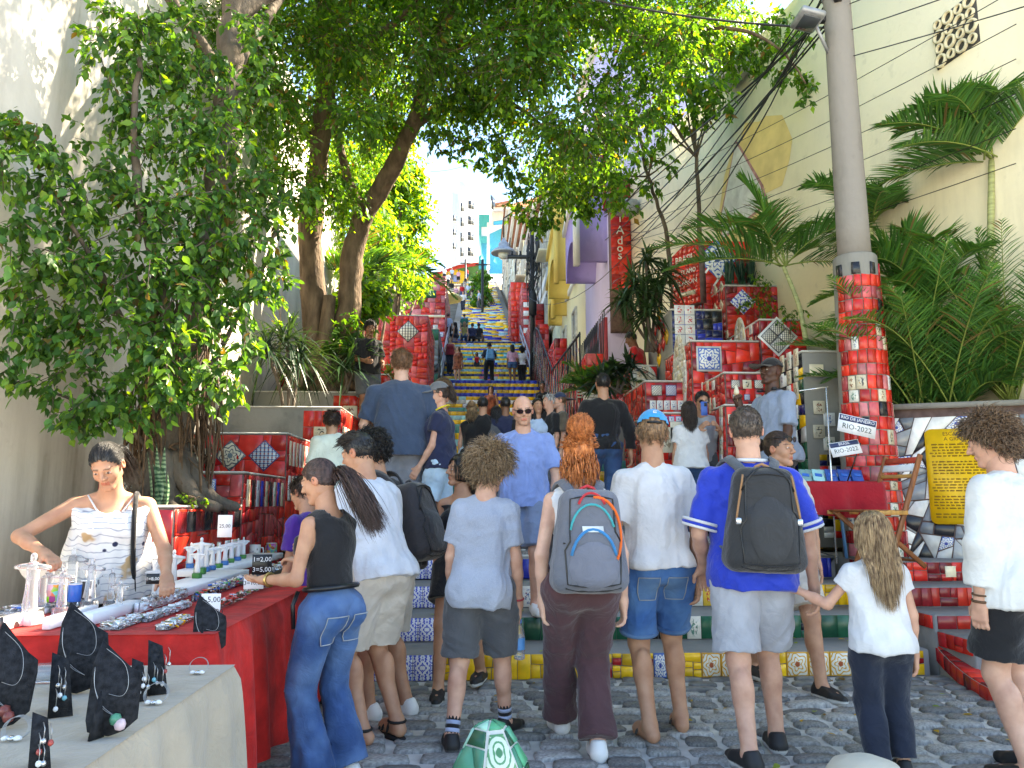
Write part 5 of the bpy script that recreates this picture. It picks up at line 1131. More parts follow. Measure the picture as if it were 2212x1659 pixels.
def hairm(name, c, hi=None, rough=.42):
 key = 'hair_'+name
 if key in MATS: return MATS[key]
 m, t, b = nodes(key); MATS[key] = m; tc = N(t, 'ShaderNodeTexCoord'); n = N(t, 'ShaderNodeTexNoise', i_Scale=70.0, i_Detail=2.0)
 mp = N(t, 'ShaderNodeMapping'); mp.inputs['Scale'].default_value = (1, 1, .25); L(t, tc.outputs['Object'], mp.inputs[0]); L(t, mp.outputs[0], n.inputs['Vector'])
 L(t, ramp(t, n.outputs[0], [(.35, tuple(x*.55 for x in c)), (.62, hi or tuple(min(1, x*1.7) for x in c))]), b.inputs['Base Color']); b.inputs['Roughness'].default_value = rough; b.inputs['Specular IOR Level'].default_value = .5; return m
H_BLACK = hairm('black', (.012, .010, .009)); H_DARK = hairm('dark_brown', (.035, .020, .013)); H_BROWN = hairm('brown', (.11, .062, .034)); H_RED = hairm('copper', (.50, .13, .03), (.75, .26, .08)); H_BLOND = hairm('honey', (.26, .15, .075), (.5, .34, .19)); H_SAND = hairm('sandy', (.22, .13, .07)); H_GREY = hairm('grey', (.30, .29, .28))
SK = {'fair': (.62, .37, .27), 'tan': (.50, .28, .18), 'olive': (.44, .25, .155), 'brown': (.24, .12, .07), 'dark': (.085, .042, .028), 'pale': (.68, .44, .34)}
# ------------------------------------------------------------------ hair
SCC, SCR = np.array((0, -.012, .027)), np.array((.079, .098, .096))
def hair_ok(p, low=-.065):
 x, y, z = p[:, 0], p[:, 1], p[:, 2]
 return (y < .045 + (z-.035)*.75) & (z > np.where(y < -.02, low, np.where(y < .03, -.02, .0)))
def scalp_pts(n, r, low=-.065):
 out = np.zeros((0, 3))
 while len(out) < n:
  p = SCC + nz(r.normal(size=(n*2, 3)))*SCR; out = np.concatenate([out, p[hair_ok(p, low)]])
 return out[:n]
def strand_mesh(name, P, rad, m, parent, M4, sides=3):
 """P: (n, s, 3) paths in head space"""
 n, s, _ = P.shape; T = np.gradient(P, axis=1); T = nz(T); ref = np.array((.3, .2, 1.))+np.zeros_like(T); A = nz(np.cross(T, ref)); B = np.cross(T, A)
 tp = np.interp(np.linspace(0, 1, s), [0, .1, .7, 1], [.7, 1, .85, .15]); rad = np.broadcast_to(np.asarray(rad).reshape(-1, 1), (n, 1))*tp
 V = np.stack([P + rad[..., None]*(A*cos(2*pi*k/sides)+B*sin(2*pi*k/sides)) for k in range(sides)], 2)
 f = np.array([(i*sides+k, i*sides+(k+1) % sides, (i+1)*sides+(k+1) % sides, (i+1)*sides+k) for i in range(s-1) for k in range(sides)], np.int32)
 Fc = (f[None]+(np.arange(n)*s*sides)[:, None, None]).reshape(-1, 4); V = V.reshape(-1, 3)@M4[0].T + M4[1]
 return tag(mesh(name, V, Fc, m, parent, True), kind='stuff')
def scalp_cap(parent, m, M4, k=1.03, low=-.065, name='hair', rough=.0, seed=0, fil=None):
 nu, nv = 36, 26; V = []; r = np.random.default_rng(seed)
 for j in range(nv+1):
  for i in range(nu): a = 2*pi*i/nu; b = pi*j/nv; V.append((cos(a)*sin(b), sin(a)*sin(b), cos(b)))
 V = np.array(V); V = SCC+V*SCR*(k+rough*np.sin(V@r.normal(size=(3, 4))*9).mean(1, keepdims=True)); ok = (fil or hair_ok)(V, low)
 Fs = [(j*nu+i, j*nu+(i+1) % nu, (j+1)*nu+(i+1) % nu, (j+1)*nu+i) for j in range(nv) for i in range(nu) if ok[[j*nu+i, j*nu+(i+1) % nu, (j+1)*nu+(i+1) % nu, (j+1)*nu+i]].sum() >= 3]
 return mesh(name, V@M4[0].T+M4[1], Fs, m, parent, True)
def push_out(p, k=1.04):
 q = (p-SCC)/(SCR*k); d = np.linalg.norm(q, axis=-1, keepdims=True); return np.where(d < 1, SCC+q/np.maximum(d, 1e-6)*SCR*k, p)
def make_hair(style, m, parent, M4, seed, n=700, ln=.05, tie=None, rad=.0028, low=-.065, top=None):
 r = np.random.default_rng(seed); hb = scalp_cap(parent, m, M4, 1.03, low, seed=seed, rough=.012)
 if style == 'cap_only' or n == 0: return hb
 R0 = scalp_pts(n, r, low)
 if top is not None: R0 = R0[R0[:, 2] < top]; n = len(R0)
 nrm = nz((R0-SCC)/SCR**2); P = [R0.copy()]
 if style == 'short':
  flow = nz(np.array((0, -.35, -.75))+.5*nz(R0-SCC)*np.array((1, .3, 0))+r.normal(size=(n, 3))*.3); tn = nz(flow-nrm*(flow*nrm).sum(1, keepdims=True)); top = (R0[:, 2] > .07)[:, None]
  d = nz(tn+nrm*(.35+.35*top)); p = R0
  for i in range(4): p = push_out(p+d*ln/4*(.6+.7*r.random((n, 1))), 1.03+.02*i); d = nz(d+np.array((0, 0, -.12))+r.normal(size=(n, 3))*.15); P.append(p)
 elif style == 'pomp':
  fl = nz(np.array((0, .75, .55))+r.normal(size=(n, 3))*.2); top = (R0[:, 2] > .06)[:, None]; d = np.where(top, fl, nz(np.array((0, -.3, -.9))+nrm*.3)); p = R0; k = np.where(top, ln, ln*.22)
  for i in range(4): p = push_out(p+d*k/4, 1.03); d = nz(d+np.where(top, np.array((0, .25, -.28)), 0)); P.append(p)
 elif style == 'curly':
  ph = r.random((n, 1))*6.28; ax1 = nz(np.cross(nrm, r.normal(size=(n, 3)))); ax2 = np.cross(nrm, ax1); l = ln*(.55+.75*r.random((n, 1))); cr = .007+.007*r.random((n, 1)); tw = 5+5*r.random((n, 1)); dn = np.array((0, -.1, -.55))
  for i in range(1, 11): t = i/10; P.append(push_out(R0+nz(nrm+dn*t)*l*t+cr*(ax1*np.cos(ph+tw*t)+ax2*np.sin(ph+tw*t))*min(1, t*3), 1.0))
 elif style == 'long':
  p = R0; fl = nz(np.array((0, -.6, -.5))+R0*np.array((3., 0, 0))); d = nz(fl-nrm*(fl*nrm).sum(1, keepdims=True)); st = ln*(.8+.25*r.random((n, 1)))/16; off = r.normal(size=(n, 3))*np.array((.035, .03, 0)); kk = 1.05+.05*r.random((n, 1)); wv = r.random((n, 1))*6
  for i in range(16):
   p = push_out(p+d*st, kk); tn = nz((p-SCC)/SCR**2); lw_ = p[:, 2:3] < -.03
   d = nz(d*.45+np.array((0, -.05, -.6))+off+np.concatenate([np.sin(wv+i*.45)*.05, np.cos(wv+i*.4)*.05, np.zeros((n, 1))], 1)+np.where(lw_, -p*np.array((1.1, 0, 0)), 0)); d = np.where(lw_, d, nz(d-tn*np.minimum((d*tn).sum(1, keepdims=True), 0)))
   p[:, 1] = np.where(p[:, 2] < -.08, np.minimum(p[:, 1], -.055-.06*np.clip((-.08-p[:, 2])/.12, 0, 1)+.02*np.sin(wv[:, 0])), p[:, 1]); P.append(p)
 elif style in ('pony', 'bun', 'bun_curly'):
  tie = np.array(tie if tie is not None else (0, -.115, .03)); q0 = nz((R0-SCC)/SCR); q1 = nz((tie-SCC)/SCR)
  for i in range(1, 8): t = i/7; P.append(SCC+nz(q0*(1-t)+q1*t)*SCR*(1.05+.02*r.random((n, 1))))
  base = tie+r.normal(size=(n, 3))*.012; P[-1] = base
  if style == 'pony':
   p = base; d = nz(np.array((0, -.7, .15))+r.normal(size=(n, 3))*.25); spread = r.normal(size=(n, 3))*.02; L_ = ln*(.7+.4*r.random((n, 1)))
   for i in range(12): p = p+d*L_/12; d = nz(d*.6+np.array((0, -.08, -.7))+spread*(3-i*.2)+r.normal(size=(n, 3))*.06); P.append(p)
 P = np.stack(P, 1); strand_mesh('hair_strands', P, rad*(.7+.6*r.random(n)), m, hb, M4)
 if style.startswith('bun'):
  k = int(n*.8); d = nz(r.normal(size=(k, 3))); ph = r.random((k, 1))*6.28; ax1 = nz(np.cross(d, r.normal(size=(k, 3)))); ax2 = np.cross(d, ax1); B = []
  c = tie+nz(tie-SCC)*ln*.55; wild = 1.35 if style == 'bun_curly' else 1.08
  for i in range(9): t = i/8; a = ph+t*3.2; B.append(c+(ax1*np.cos(a)+ax2*np.sin(a))*ln*(.85+(wild-.85)*r.random((k, 1))*t)+r.normal(size=(k, 3))*.0025)
  strand_mesh('bun', np.stack(B, 1), rad*1.15*(.7+.6*r.random(k)), m, hb, M4)
  if style == 'bun_curly':                         # loose locks over the nape
   k = 420; R1 = scalp_pts(k, r, -.09); R1 = R1[R1[:, 1] < .0]; k = len(R1); n1 = nz((R1-SCC)/SCR**2); ph = r.random((k, 1))*6; B = []
   for i in range(11): t = i/10; B.append(R1+n1*.03*t+np.array((0, -.015, -.15))*t*(.5+.8*r.random((k, 1)))*(R1[:, 2:3] < .03)+.010*np.concatenate([np.cos(ph+t*9), np.sin(ph+t*9), np.cos(ph*2+t*7)*.5], 1)*min(1, t*3))
   strand_mesh('loose_locks', np.stack(B, 1), .0032, m, hb, M4)
 return hb
# ------------------------------------------------------------------ hands
def hand(f, wr, d, pn, side, s, curl=.45, spread=.12, k=.008, thumb=.7):
 """wr wrist, d direction of the fingers, pn palm normal, side +1 when the thumb is on d x pn"""
 d = np.array(d, float); d /= np.linalg.norm(d); pn = np.array(pn, float); pn -= d*(pn@d); pn /= max(np.linalg.norm(pn), 1e-6); t = np.cross(d, pn)*side
 kn = wr+d*.092*s
 f.cone(wr, wr+d*.03*s, .025*s, .027*s, .02); 
 for o, e in ((-.028, .9), (-.009, 1.), (.011, 1.), (.029, .95)): f.cone(wr+d*.02*s+t*o*.7*s, kn+t*o*s-d*(1-e)*.06*s, .0165*s, .0128*s, .014)
 for o, ln in ((-.030, .060), (-.010, .076), (.011, .082), (.031, .074)):
  p = kn+t*o*s; a = curl*.6; dd = d+t*o*spread*40*.1
  for q, (fr, rr) in enumerate(((.46, .0098), (.30, .0088), (.24, .0078))):
   v = dd*cos(a)+pn*sin(a); v = v/np.linalg.norm(v); e = p+v*ln*fr*s; f.cone(p, e, rr*s, rr*.92*s, k); p = e; a += curl*1.25
 p = wr+d*.028*s+t*.022*s; v = d*.55+t*thumb+pn*.35; v /= np.linalg.norm(v); e = p+v*.045*s; f.cone(p, e, .0145*s, .0115*s, .014); v = d*.8+t*.25+pn*.3; v /= np.linalg.norm(v); e2 = e+v*.034*s; f.cone(e, e2, .0112*s, .0092*s, .006)
# ------------------------------------------------------------------ a person
PEOPLE = []
def rotm(yaw, pitch, roll=0):
 return np.array(Matrix.Rotation(yaw, 3, 'Z') @ Matrix.Rotation(-pitch, 3, 'X') @ Matrix.Rotation(roll, 3, 'Y'))
def person(label, pos, H, az, skin='fair', w=1., fem=False, lean=.03, side=0., head=(0, 0, 0), arms=None, feet=None, hip=None, shirt=None, pants=None, shoe=None, hair=None, near=1, hk=1., seed=0, hands=((.45, .7), (.45, .7)), palm=None, belly=0., group=None, hem=-.02, knee_out=(0, 0), neck_r=.062, face=None, stub=None, root_z=0):
 """pos: where the feet stand; az 0 faces away up the street, 180 faces the camera, 90 faces left.
       shirt: (material, kind, sleeve 0..1, ease); pants: (material, hem 0..1 along leg, ease); shoe: (upper, sole) colours, 'sandal', 'flipflop' or None"""
 root = empty('person', pos, radians(az), label, 'person', group); H = float(H)
 h = {3: .009, 2: .011, 1: .015, 0: .024}[near]; sk = np.array(SK[skin]); hs = H/1.75*hk
 A = lambda *p: np.array(p, float)
 sx = .0585*H*(1.04 if fem else 1); leg = .245*H; fz = .045*H
 feet = feet or ((-.075, .0, 0, 8), (.075, .0, 0, -8))
 if isinstance(shoe, str): feet = tuple((a_, b_, c_+.024, d_) for a_, b_, c_, d_ in feet)
 ank = [A(f[0], f[1]-.03, f[2]+fz) for f in feet]
 Hc = A(0, 0, .53*H) if hip is None else A(*hip)
 HJ = [Hc+A(s*sx, 0, -.01*H) for s in (-1, 1)]
 if hip is None:
  drop = max(0, max(sqrt(sum((a-j)**2))-.488*H for a, j in zip(ank, HJ))); Hc = Hc-A(0, 0, drop*1.1); HJ = [j-A(0, 0, drop*1.1) for j in HJ]
 KN = []
 for i in (0, 1):
  v = ank[i]-HJ[i]; d = np.linalg.norm(v); u = v/d; bend = sqrt(max(leg**2-(min(d, 2*leg)/2)**2, 0)); fw = A(knee_out[i], 1, 0) if hip is None else A(knee_out[i], .7, .75); fw = fw-u*(fw@u); fw /= np.linalg.norm(fw); KN.append(HJ[i]+v*.5+fw*bend)
 up = A(sin(side), sin(lean), cos(lean)*cos(side)); up /= np.linalg.norm(up); rt = A(1, 0, 0)-up*up[0]; rt /= np.linalg.norm(rt); fw = np.cross(up, rt)
 T = lambda fz_, x=0, y=0: Hc+up*fz_*H+rt*x*H+fw*y*H
 shw = (.098 if fem else .110)*w; SH = [T(.258, s*shw*.97, -.004) for s in (-1, 1)]
 arms = arms or (((-.12, .02, -1), (-.05, .2, -1)), ((.12, .02, -1), (.05, .2, -1)))
 EL, WR, FD = [], [], []
 for i in (0, 1):
  a = nz(A(*arms[i][0])); b = nz(A(*arms[i][1])); EL.append(SH[i]+a*.168*H); WR.append(EL[i]+b*.145*H); FD.append(b)
 nb = T(.305); hd = rotm(radians(head[0]), radians(head[1]), radians(head[2])); Hd = T(.325)+up*.02*H+hd@A(0, .012, .105)*hs*1.02
 M4 = (hd*hs, Hd)
 Rt = np.stack([rt, fw, up], 0)                       # rows for ell(R): p -> frame
 RT = [[rt[0], fw[0], up[0]], [rt[1], fw[1], up[1]], [rt[2], fw[2], up[2]]]
 def torso(f, e=0, k=.03, loose=0.):
  wf = w*(1.04 if fem else 1.)
  f.ell(T(.0, 0, -.004), (A(.098*wf if fem else .092*w, .066*max(w, .95), .062)*H+e), RT, k)
  for s in (-1, 1): f.ell(T(-.018, s*.045*w, -.029), (A(.049, .044, .053)*H*(.9+.1*w)+e), RT, k)
  f.ell(T(.09, 0, .004+belly*.25), (A((.074 if fem else .084)*w, .058*w+belly, .10)*H+e), RT, k)
  f.ell(T(.19, 0, .0), (A((.082 if fem else .094)*w, .064*w, .098)*H+e), RT, k)
  f.ell(T(.215, 0, -.016), (A(.086*w, .047*w, .064)*H+e*.6), RT, k)
  es = np.clip(e, -.012, .013)
  for s in (-1, 1): f.cone(T(.288, s*.026, -.008), T(.257, s*shw*.84, -.006), .022*H+es, .028*H*(.9+.1*w)+es, k)
  if fem:
   for s in (-1, 1): f.ell(T(.195, s*.042, .052), A(.040, .036, .040)*H+e, RT, .025)
  if loose:
   f.econe(T(.20), T(hem+.02), .094*w*H+e, (.098*w*(1.06 if fem else 1)+loose)*H+e+.012, rt, fw, .76, .03)
   for s in (-1, 1): f.ell(T(-.018, s*.045*w, -.036), (A(.050, .046, .055)*H*(.9+.1*w)+e+.022), RT, k)
 lo = np.min(np.array(EL+WR+KN+ank+[Hd, Hc]), 0)-.22*hs-.05; hi = np.max(np.array(EL+WR+KN+ank+[Hd, Hc]), 0)+.22*hs+.05; lo[2] = min(lo[2], feet[0][2], feet[1][2]); 
 lk = .80 if pants and pants[1] > .6 else 1.
 f = SDF(lo, hi, h); torso(f, -.014 if shirt and shirt[1] not in ('cami', 'tank') else -.004)
 f.cone(T(.262), T(.315)+ (Hd-T(.315))*.35, .036*H*(.9+.12*(not fem)), .031*H, .03)
 for i, s in ((0, -1), (1, 1)):
  ak = .78 if shirt and shirt[1] not in ('cami', 'tank') else 1.
  f.cone(SH[i]-up*.006*H*(ak < 1), EL[i], .0285*H*ak*(.86 if fem else 1)*(.6+.4*w), .0225*H*(.9 if fem else 1), .03); f.cone(EL[i], EL[i]+(WR[i]-EL[i])*.4, .0225*H, .0225*H*(.9 if fem else 1), .015); f.cone(EL[i]+(WR[i]-EL[i])*.35, WR[i], .022*H*(.9 if fem else 1), .0145*H, .015)
  tk = .0515*H*(.75+.25*w)*(1.05 if fem else 1)
  f.cone(HJ[i], KN[i], tk*(.9 if lk == 1 else .8), .034*H*lk, .03); f.cone(KN[i], ank[i], .0325*H*lk, .0215*H, .02); cb = KN[i]+(ank[i]-KN[i])*.33; back = nz(np.cross(np.cross(ank[i]-KN[i], A(0, 1, 0)), ank[i]-KN[i])+1e-6); f.ell(cb+A(0, -.012*H*lk, 0), A(.030, .030, .062)*H*lk, None, .02)
  ta = radians(feet[i][3]); fd = A(-sin(ta), cos(ta), 0); he = A(feet[i][0], feet[i][1]-.03, feet[i][2]); L_ = .145*H
  f.cone(ank[i], he+A(0, 0, .026*H)-fd*.02*H, .022*H, .019*H, .02); f.cone(he-fd*.022*H+A(0, 0, .018*H), he+fd*.075*H+A(0, 0, .017*H), .019*H, .021*H, .02); f.cone(he+fd*.07*H+A(0, 0, .016*H), he+fd*.105*H+A(0, 0, .011*H), .021*H, .0125*H, .02); f.cone(ank[i], he+fd*.06*H+A(0, 0, .022*H), .02*H, .016*H, .02)
 fine = near >= 2
 VV, FF, CC = [], [], []; nV = 0
 def headprims(g):
  X = lambda x, y, z: Hd+hd@A(x, y, z)*hs
  Rh = [list(hd[r]) for r in range(3)]; E = lambda c, r, k=.02, sub=False: g.ell(X(*c), A(*r)*hs, Rh, k, sub); Cn = lambda a, b, ra, rb, k=.01: g.cone(X(*a), X(*b), ra*hs, rb*hs, k)
  E((0, -.012, .025), (.076, .094, .093)); E((0, .030, -.042), (.057 if not fem else .053, .060, .078), .03)
  for s in (-1, 1):
   Cn((s*.048, .0, -.062), (s*.018, .072, -.098), .018, .014, .02); E((s*.036, .056, -.028), (.026, .026, .028), .02)
  Cn((-.012, .076, -.100), (.012, .076, -.100), .016, .016, .02)
  Cn((-.034, .079, .024), (.034, .079, .024), .0125, .0125, .015)
  if near >= 1:
   for s in (-1, 1): g.ell(X(s*.033, .104, .006), A(.017, .016, .0105)*hs, Rh, .01, True)
   for s in (-1, 1): E((s*.032, .078, .006), (.0145, .0145, .012), .003)
   Cn((0, .088, .016), (0, .112, -.020), .0075, .0115, .012); Cn((-.012, .097, -.027), (.012, .097, -.027), .0085, .0085, .008)
   Cn((-.019, .084, -.056), (.019, .084, -.056), .008, .008, .006); Cn((-.016, .085, -.067), (.016, .085, -.067), .009, .009, .006); Cn((0, .094, -.056), (0, .094, -.056), .006, .006, .008)
   for s in (-1, 1): E((s*.079, -.008, -.006), (.011, .020, .031), .008); g.ell(X(s*.086, -.002, -.004), A(.006, .010, .016)*hs, Rh, .01, True)
  g.cone(T(.27), Hd+hd@A(0, -.022, -.05)*hs, .036*H*(.9+.12*(not fem)), .0485*hs*(.92 if fem else 1.05), .03)
 if not fine: headprims(f)
 else: f.cone(T(.27), Hd+hd@A(0, -.022, -.05)*hs, .036*H*(.9+.12*(not fem))-.002, .0485*hs*(.92 if fem else 1.05)-.002, .03)
 if not fine:
  for i in (0, 1): f.cone(WR[i], WR[i]+FD[i]*.05*H, .019*H, .019*H, .02); f.cone(WR[i]+FD[i]*.05*H, WR[i]+FD[i]*.09*H, .016*H, .010*H, .015)
 if fine:
  g = SDF(Hd-.165*hs, Hd+.165*hs, .0050 if near == 3 else .0062); headprims(g); V, Fq = g.nets(); VV.append(V); FF.append(Fq+nV); nV += len(V)
  for i, s in ((0, -1), (1, 1)):
   pn = A(*palm[i][:3]) if palm and palm[i] else A(-s, 0, 0)+fw*.1; hn = np.array(hd@A(0, 0, 0))
   g = SDF(WR[i]-.20*hs, WR[i]+.20*hs, .0048 if near == 3 else .006); c, th = hands[i]
   sd = 1 if np.cross(FD[i], pn)@A(0, 1, 0) > 0 else -1
   if palm and palm[i] and len(palm[i]) > 3: sd = palm[i][3]; pn = A(*palm[i][:3])
   g.cone(EL[i]+(WR[i]-EL[i])*.8, WR[i], .0165*H*(.93 if fem else 1), .0145*H, .01); hand(g, WR[i], FD[i], pn, sd, hs*(.93 if fem else 1.02), c, thumb=th); V, Fq = g.nets(); VV.append(V); FF.append(Fq+nV); nV += len(V)
 V, Fq = f.nets(); V = relax(V, Fq, 1, .4); VV.append(V); FF.append(Fq+nV); V = np.concatenate(VV); Fq = np.concatenate(FF)
 C = np.repeat(sk[None], len(V), 0)
 if near >= 1:                                        # lips, eyes, brows, stubble are the person's own colours
  q = ((V-Hd)@hd)/hs; x, y, z = q[:, 0], q[:, 1], q[:, 2]; ax_ = np.abs(x)
  m = (y > .078) & (ax_ < .023) & (np.abs(z+.062) < .0105); C[m] = sk*np.array((.88, .55, .55))
  if face != 'shades':
   m = (((ax_-.032)/.0135)**2+((z-.006)/.0062)**2 < 1) & (y > .07); C[m] = (.55, .5, .47); m = (((ax_-.032)/.0065)**2+((z-.006)/.0062)**2 < 1) & (y > .07); C[m] = (.03, .018, .012)
  m = (np.abs(z-.030+(ax_-.03)**2*6) < .0036) & (ax_ > .012) & (ax_ < .052) & (y > .055); C[m] = sk*.35
  if stub is not None: m = (z < -.038) & (y > .0) & (z > -.125) & (np.abs(z+.062) > .013); C[m] = C[m]*(1-.45)+np.array(stub)*.45
  m = (np.abs(q).max(1) < .2) & (ax_ > .074) & (z < .03) & (z > -.045); C[m] = sk*np.array((1.08, .86, .82))
 ob = mesh('body', V, Fq, M_SKIN, root, True, col=C)
 J = dict(root=root, H=H, hs=hs, T=T, SH=SH, EL=EL, WR=WR, HJ=HJ, KN=KN, ank=ank, Hd=Hd, hd=hd, M4=M4, up=up, rt=rt, fw=fw, feet=feet, FD=FD, body=ob, Hc=Hc, w=w)
 # ---- garments
 def garment(name, build, m, amp, seedk, vert=.45, hg=None, it=1, col=None):
  g = SDF(lo-.06, hi+.06, hg or h*1.0); build(g); V, Fq = g.nets()
  if len(V) == 0: return None
  V = relax(V, Fq, it, .5)
  if amp: V = V+vnormals(V, Fq)*folds(V, amp, seed*13+seedk, 1., vert)[:, None]
  return mesh(name, V, Fq, m, root, True)
 if pants:
  pm, ph, pe = pants[:3]; flare = pants[3] if len(pants) > 3 else 0
  def bp(g):
   torso(g, min(pe*.4+.007, .016), .03); g.half(T(.075), up)
   r_, P_ = g.box(lo-.06, T(.075)*0+hi+.06)
   for i in (0, 1):
    full = ph > .5; kn = KN[i]; end = HJ[i]+(kn-HJ[i])*(ph*2) if not full else kn+(ank[i]-kn)*((ph-.5)*2)
    tk = .0515*H*(.75+.25*w)*(1.05 if fem else 1)+pe; e2 = .036*H+pe*1.15
    if not full:
     n = nz(end-HJ[i]); g.cone(HJ[i], end+n*.08, tk+.004, tk+(e2-tk)*ph*2+.012+flare, .03, cut=[(end, n)])
    else:
     n = nz(ank[i]-kn); g.cone(HJ[i], kn, tk, e2, .03); g.cone(kn, end+n*.05, e2, .030*H+pe*1.3+flare, .02, cut=[(end, n)])
  J['pants'] = garment('trousers' if pants[1] > .6 else 'shorts', bp, pm, min(pe*.55+.003, .011), 1, .7)
 if shirt:
  sm, kind, sl, se = shirt[:4]
  def bs(g):
   torso(g, se+.006, .03, shirt[4] if len(shirt) > 4 else .0)
   if kind in ('tee', 'polo', 'shirt', 'sweater'):
    for i in (0, 1):
     a = nz(EL[i]-SH[i]); s_ = min(sl, 1.); end = SH[i]+(EL[i]-SH[i])*s_; r0 = .0295*H*(.84 if fem else 1)*(.55+.45*w)+min(se, .014)
     g.cone(SH[i], end+a*.06 if sl <= 1 else EL[i], r0, .0285*H*(.84 if fem else 1)+se*1.5, .035, cut=[(end, a)] if sl <= 1 else None)
     if sl > 1: b = nz(WR[i]-EL[i]); e2 = EL[i]+(WR[i]-EL[i])*(sl-1); g.cone(EL[i], e2+b*.04, .029*H+se*1.2, .021*H+se*1.1, .03, cut=[(e2, b)])
   else:
    for i, s in ((0, -1), (1, 1)): g.cone(SH[i]+rt*s*.018*H-up*.05*H, SH[i]+rt*s*.028*H+up*.06*H, .032*H, .034*H, 0, sub=True)
   nr = {'tank': .075, 'polo': .05}.get(kind, .05)*H*.62+.012; g.cone(T(.30, 0, .005), T(.42, 0, .03), nr*(.85 if kind != 'tank' else 1.), nr*1.5, 0, sub=True)
   if kind == 'cami': g.half(T(.262), nz(up+fw*.15))
   g.half(T(hem), -up)
  J['shirt'] = garment('top' if kind in ('tank', 'cami') else 'shirt', bs, sm, min(se*.6+.003, .012), 2, .55)
 # ---- shoes
 if shoe and near >= 1:
  for i in (0, 1):
   ta = radians(feet[i][3]); fd = A(-sin(ta), cos(ta), 0); he = A(feet[i][0], feet[i][1]-.03, feet[i][2]); rx = A(cos(ta), sin(ta), 0)
   if shoe in ('sandal', 'flipflop'):
    n = 18; outl = []
    for k in range(n):
     a = 2*pi*k/n; yy = sin(a); outl.append((cos(a)*(.042 if yy > -.2 else .034)*H/1.75, (.045+yy*.142)*H/1.75))
    so_ = MB().prism(outl, tuple(rx), tuple(fd), tuple(he+A(0, 0, -.022)), (0, 0, 1), .022 if shoe == 'sandal' else .022).build('sandal' if shoe == 'sandal' else 'flip_flop', mat('rubber_black' if shoe == 'sandal' else 'rubber_grey', (.015, .015, .016) if shoe == 'sandal' else (.30, .29, .28), .8), root)
    sm_ = mat('strap_black' if shoe == 'sandal' else 'strap_grey', (.012, .012, .012) if shoe == 'sandal' else (.05, .05, .05), .7)
    for c0, hh in ((.03, .085), (.09, .055), (.125, .04)) if shoe == 'sandal' else ((.08, .055),):
     p = [he+fd*c0*H/1.75+rx*q*.047*H/1.75+A(0, 0, z_) for q, z_ in ((-1, .015), (-.75, hh*.75), (0, hh), (.75, hh*.75), (1, .015))]; mb = MB(); mb.tube([vr(x_) for x_ in catmull([vr(x_) for x_ in p], 3)], .0075, 5); mb.build('strap', sm_, so_, True)
    if shoe == 'sandal': mb = MB(); mb.tube([vr(ank[i]+rx*cos(a)*.046*H/1.75+fd*sin(a)*.052*H/1.75) for a in np.linspace(0, 2*pi, 14)], .009, 5, cap=False); mb.build('strap', sm_, so_, True)
   else:
    g = SDF(he-.2, he+.28, .0075 if near >= 2 else .012); s_ = H/1.75*1.04
    z_ = A(0, 0, 1); g.cone(he-fd*.035*s_+z_*.048*s_, he-fd*.02*s_+z_*.075*s_, .040*s_, .040*s_, .02); g.cone(he-fd*.03*s_+z_*.035*s_, he+fd*.10*s_+z_*.035*s_, .043*s_, .047*s_, .02); g.cone(he+fd*.1*s_+z_*.032*s_, he+fd*.175*s_+z_*.026*s_, .046*s_, .030*s_, .02); g.cone(he+z_*.075*s_, he+fd*.09*s_+z_*.055*s_, .036*s_, .034*s_, .02)
    g.half(he+A(0, 0, .001), A(0, 0, -1)); g.half(he+A(0, 0, .098*s_)-fd*.0, nz(A(0, 0, 1)+fd*.25)); V, Fq = g.nets(); cc = np.repeat(np.array(shoe[0])[None], len(V), 0); cc[V[:, 2] < he[2]+.028*s_] = shoe[1]
    mesh('shoe', V, Fq, M_VCOL, root, True, col=cc)
 if hair:
  st, hm = hair[:2]; kw = dict(hair[2]) if len(hair) > 2 else {}
  kw.setdefault('n', {3: 1200, 2: 600, 1: 160, 0: 0}[near]); kw.setdefault('rad', {3: .0021, 2: .0030, 1: .006, 0: .01}[near])
  J['hair'] = make_hair(st, hm, root, M4, seed+7, **kw)
 J['hp'] = lambda x, y, z: vr(Hd+hd@A(x, y, z)*hs)
 PEOPLE.append(J); return J
def solve(u, vh, H, y0=3., y1=60.):                      # depth at which a standing height H under the picture's head point meets the ground
 f = lambda Y: W(u, vh, Y).z - gz_s(Y) - H
 best = min((abs(f(y)), y) for y in np.arange(y0, y1, .05)); return best[1]
def at_head(u, vh, Y, zb=None):
 p = W(u, vh, Y); z = gz(Y) if zb is None else zb; return (p.x, Y, z), p.z-z
# ---- small worn things
M_BLKP = mat('black_plastic', (.012, .012, .013), .3, .2); M_LENS = mat('dark_lens', (.02, .006, .008), .05, .1, spec=.7)
def shades(J, m=M_BLKP, up=0.):
 hp = J['hp']; r = J['root']; s = J['hs']
 gl = MB()
 for q in (-1, 1):
  c = [hp(q*.033+.024*cos(a)*(1.08), .102-.012*abs(cos(a))*0-abs(q*.033+.024*cos(a))*.14, .004+up+.0165*sin(a)+ (.003 if sin(a) > 0 else 0)) for a in np.linspace(0, 2*pi, 16, endpoint=False)]
  gl.add(c, [tuple(range(16))])
 fr = MB()
 for q in (-1, 1):
  c = [hp(q*.033+.026*cos(a), .1035-abs(q*.033+.026*cos(a))*.14, .004+up+.0185*sin(a)) for a in np.linspace(0, 2*pi, 18)]
  fr.tube(c, .0028*s, 5, cap=False); fr.tube([hp(q*.058, .094, .012+up), hp(q*.081, .03, .012+up), hp(q*.084, -.02, .004+up)], .0028*s, 5)
 fr.tube([hp(-.008, .105, .008+up), hp(.008, .105, .008+up)], .0025*s, 5)
 o = fr.build('sunglasses', m, r, True); gl.build('lens', M_LENS, o)
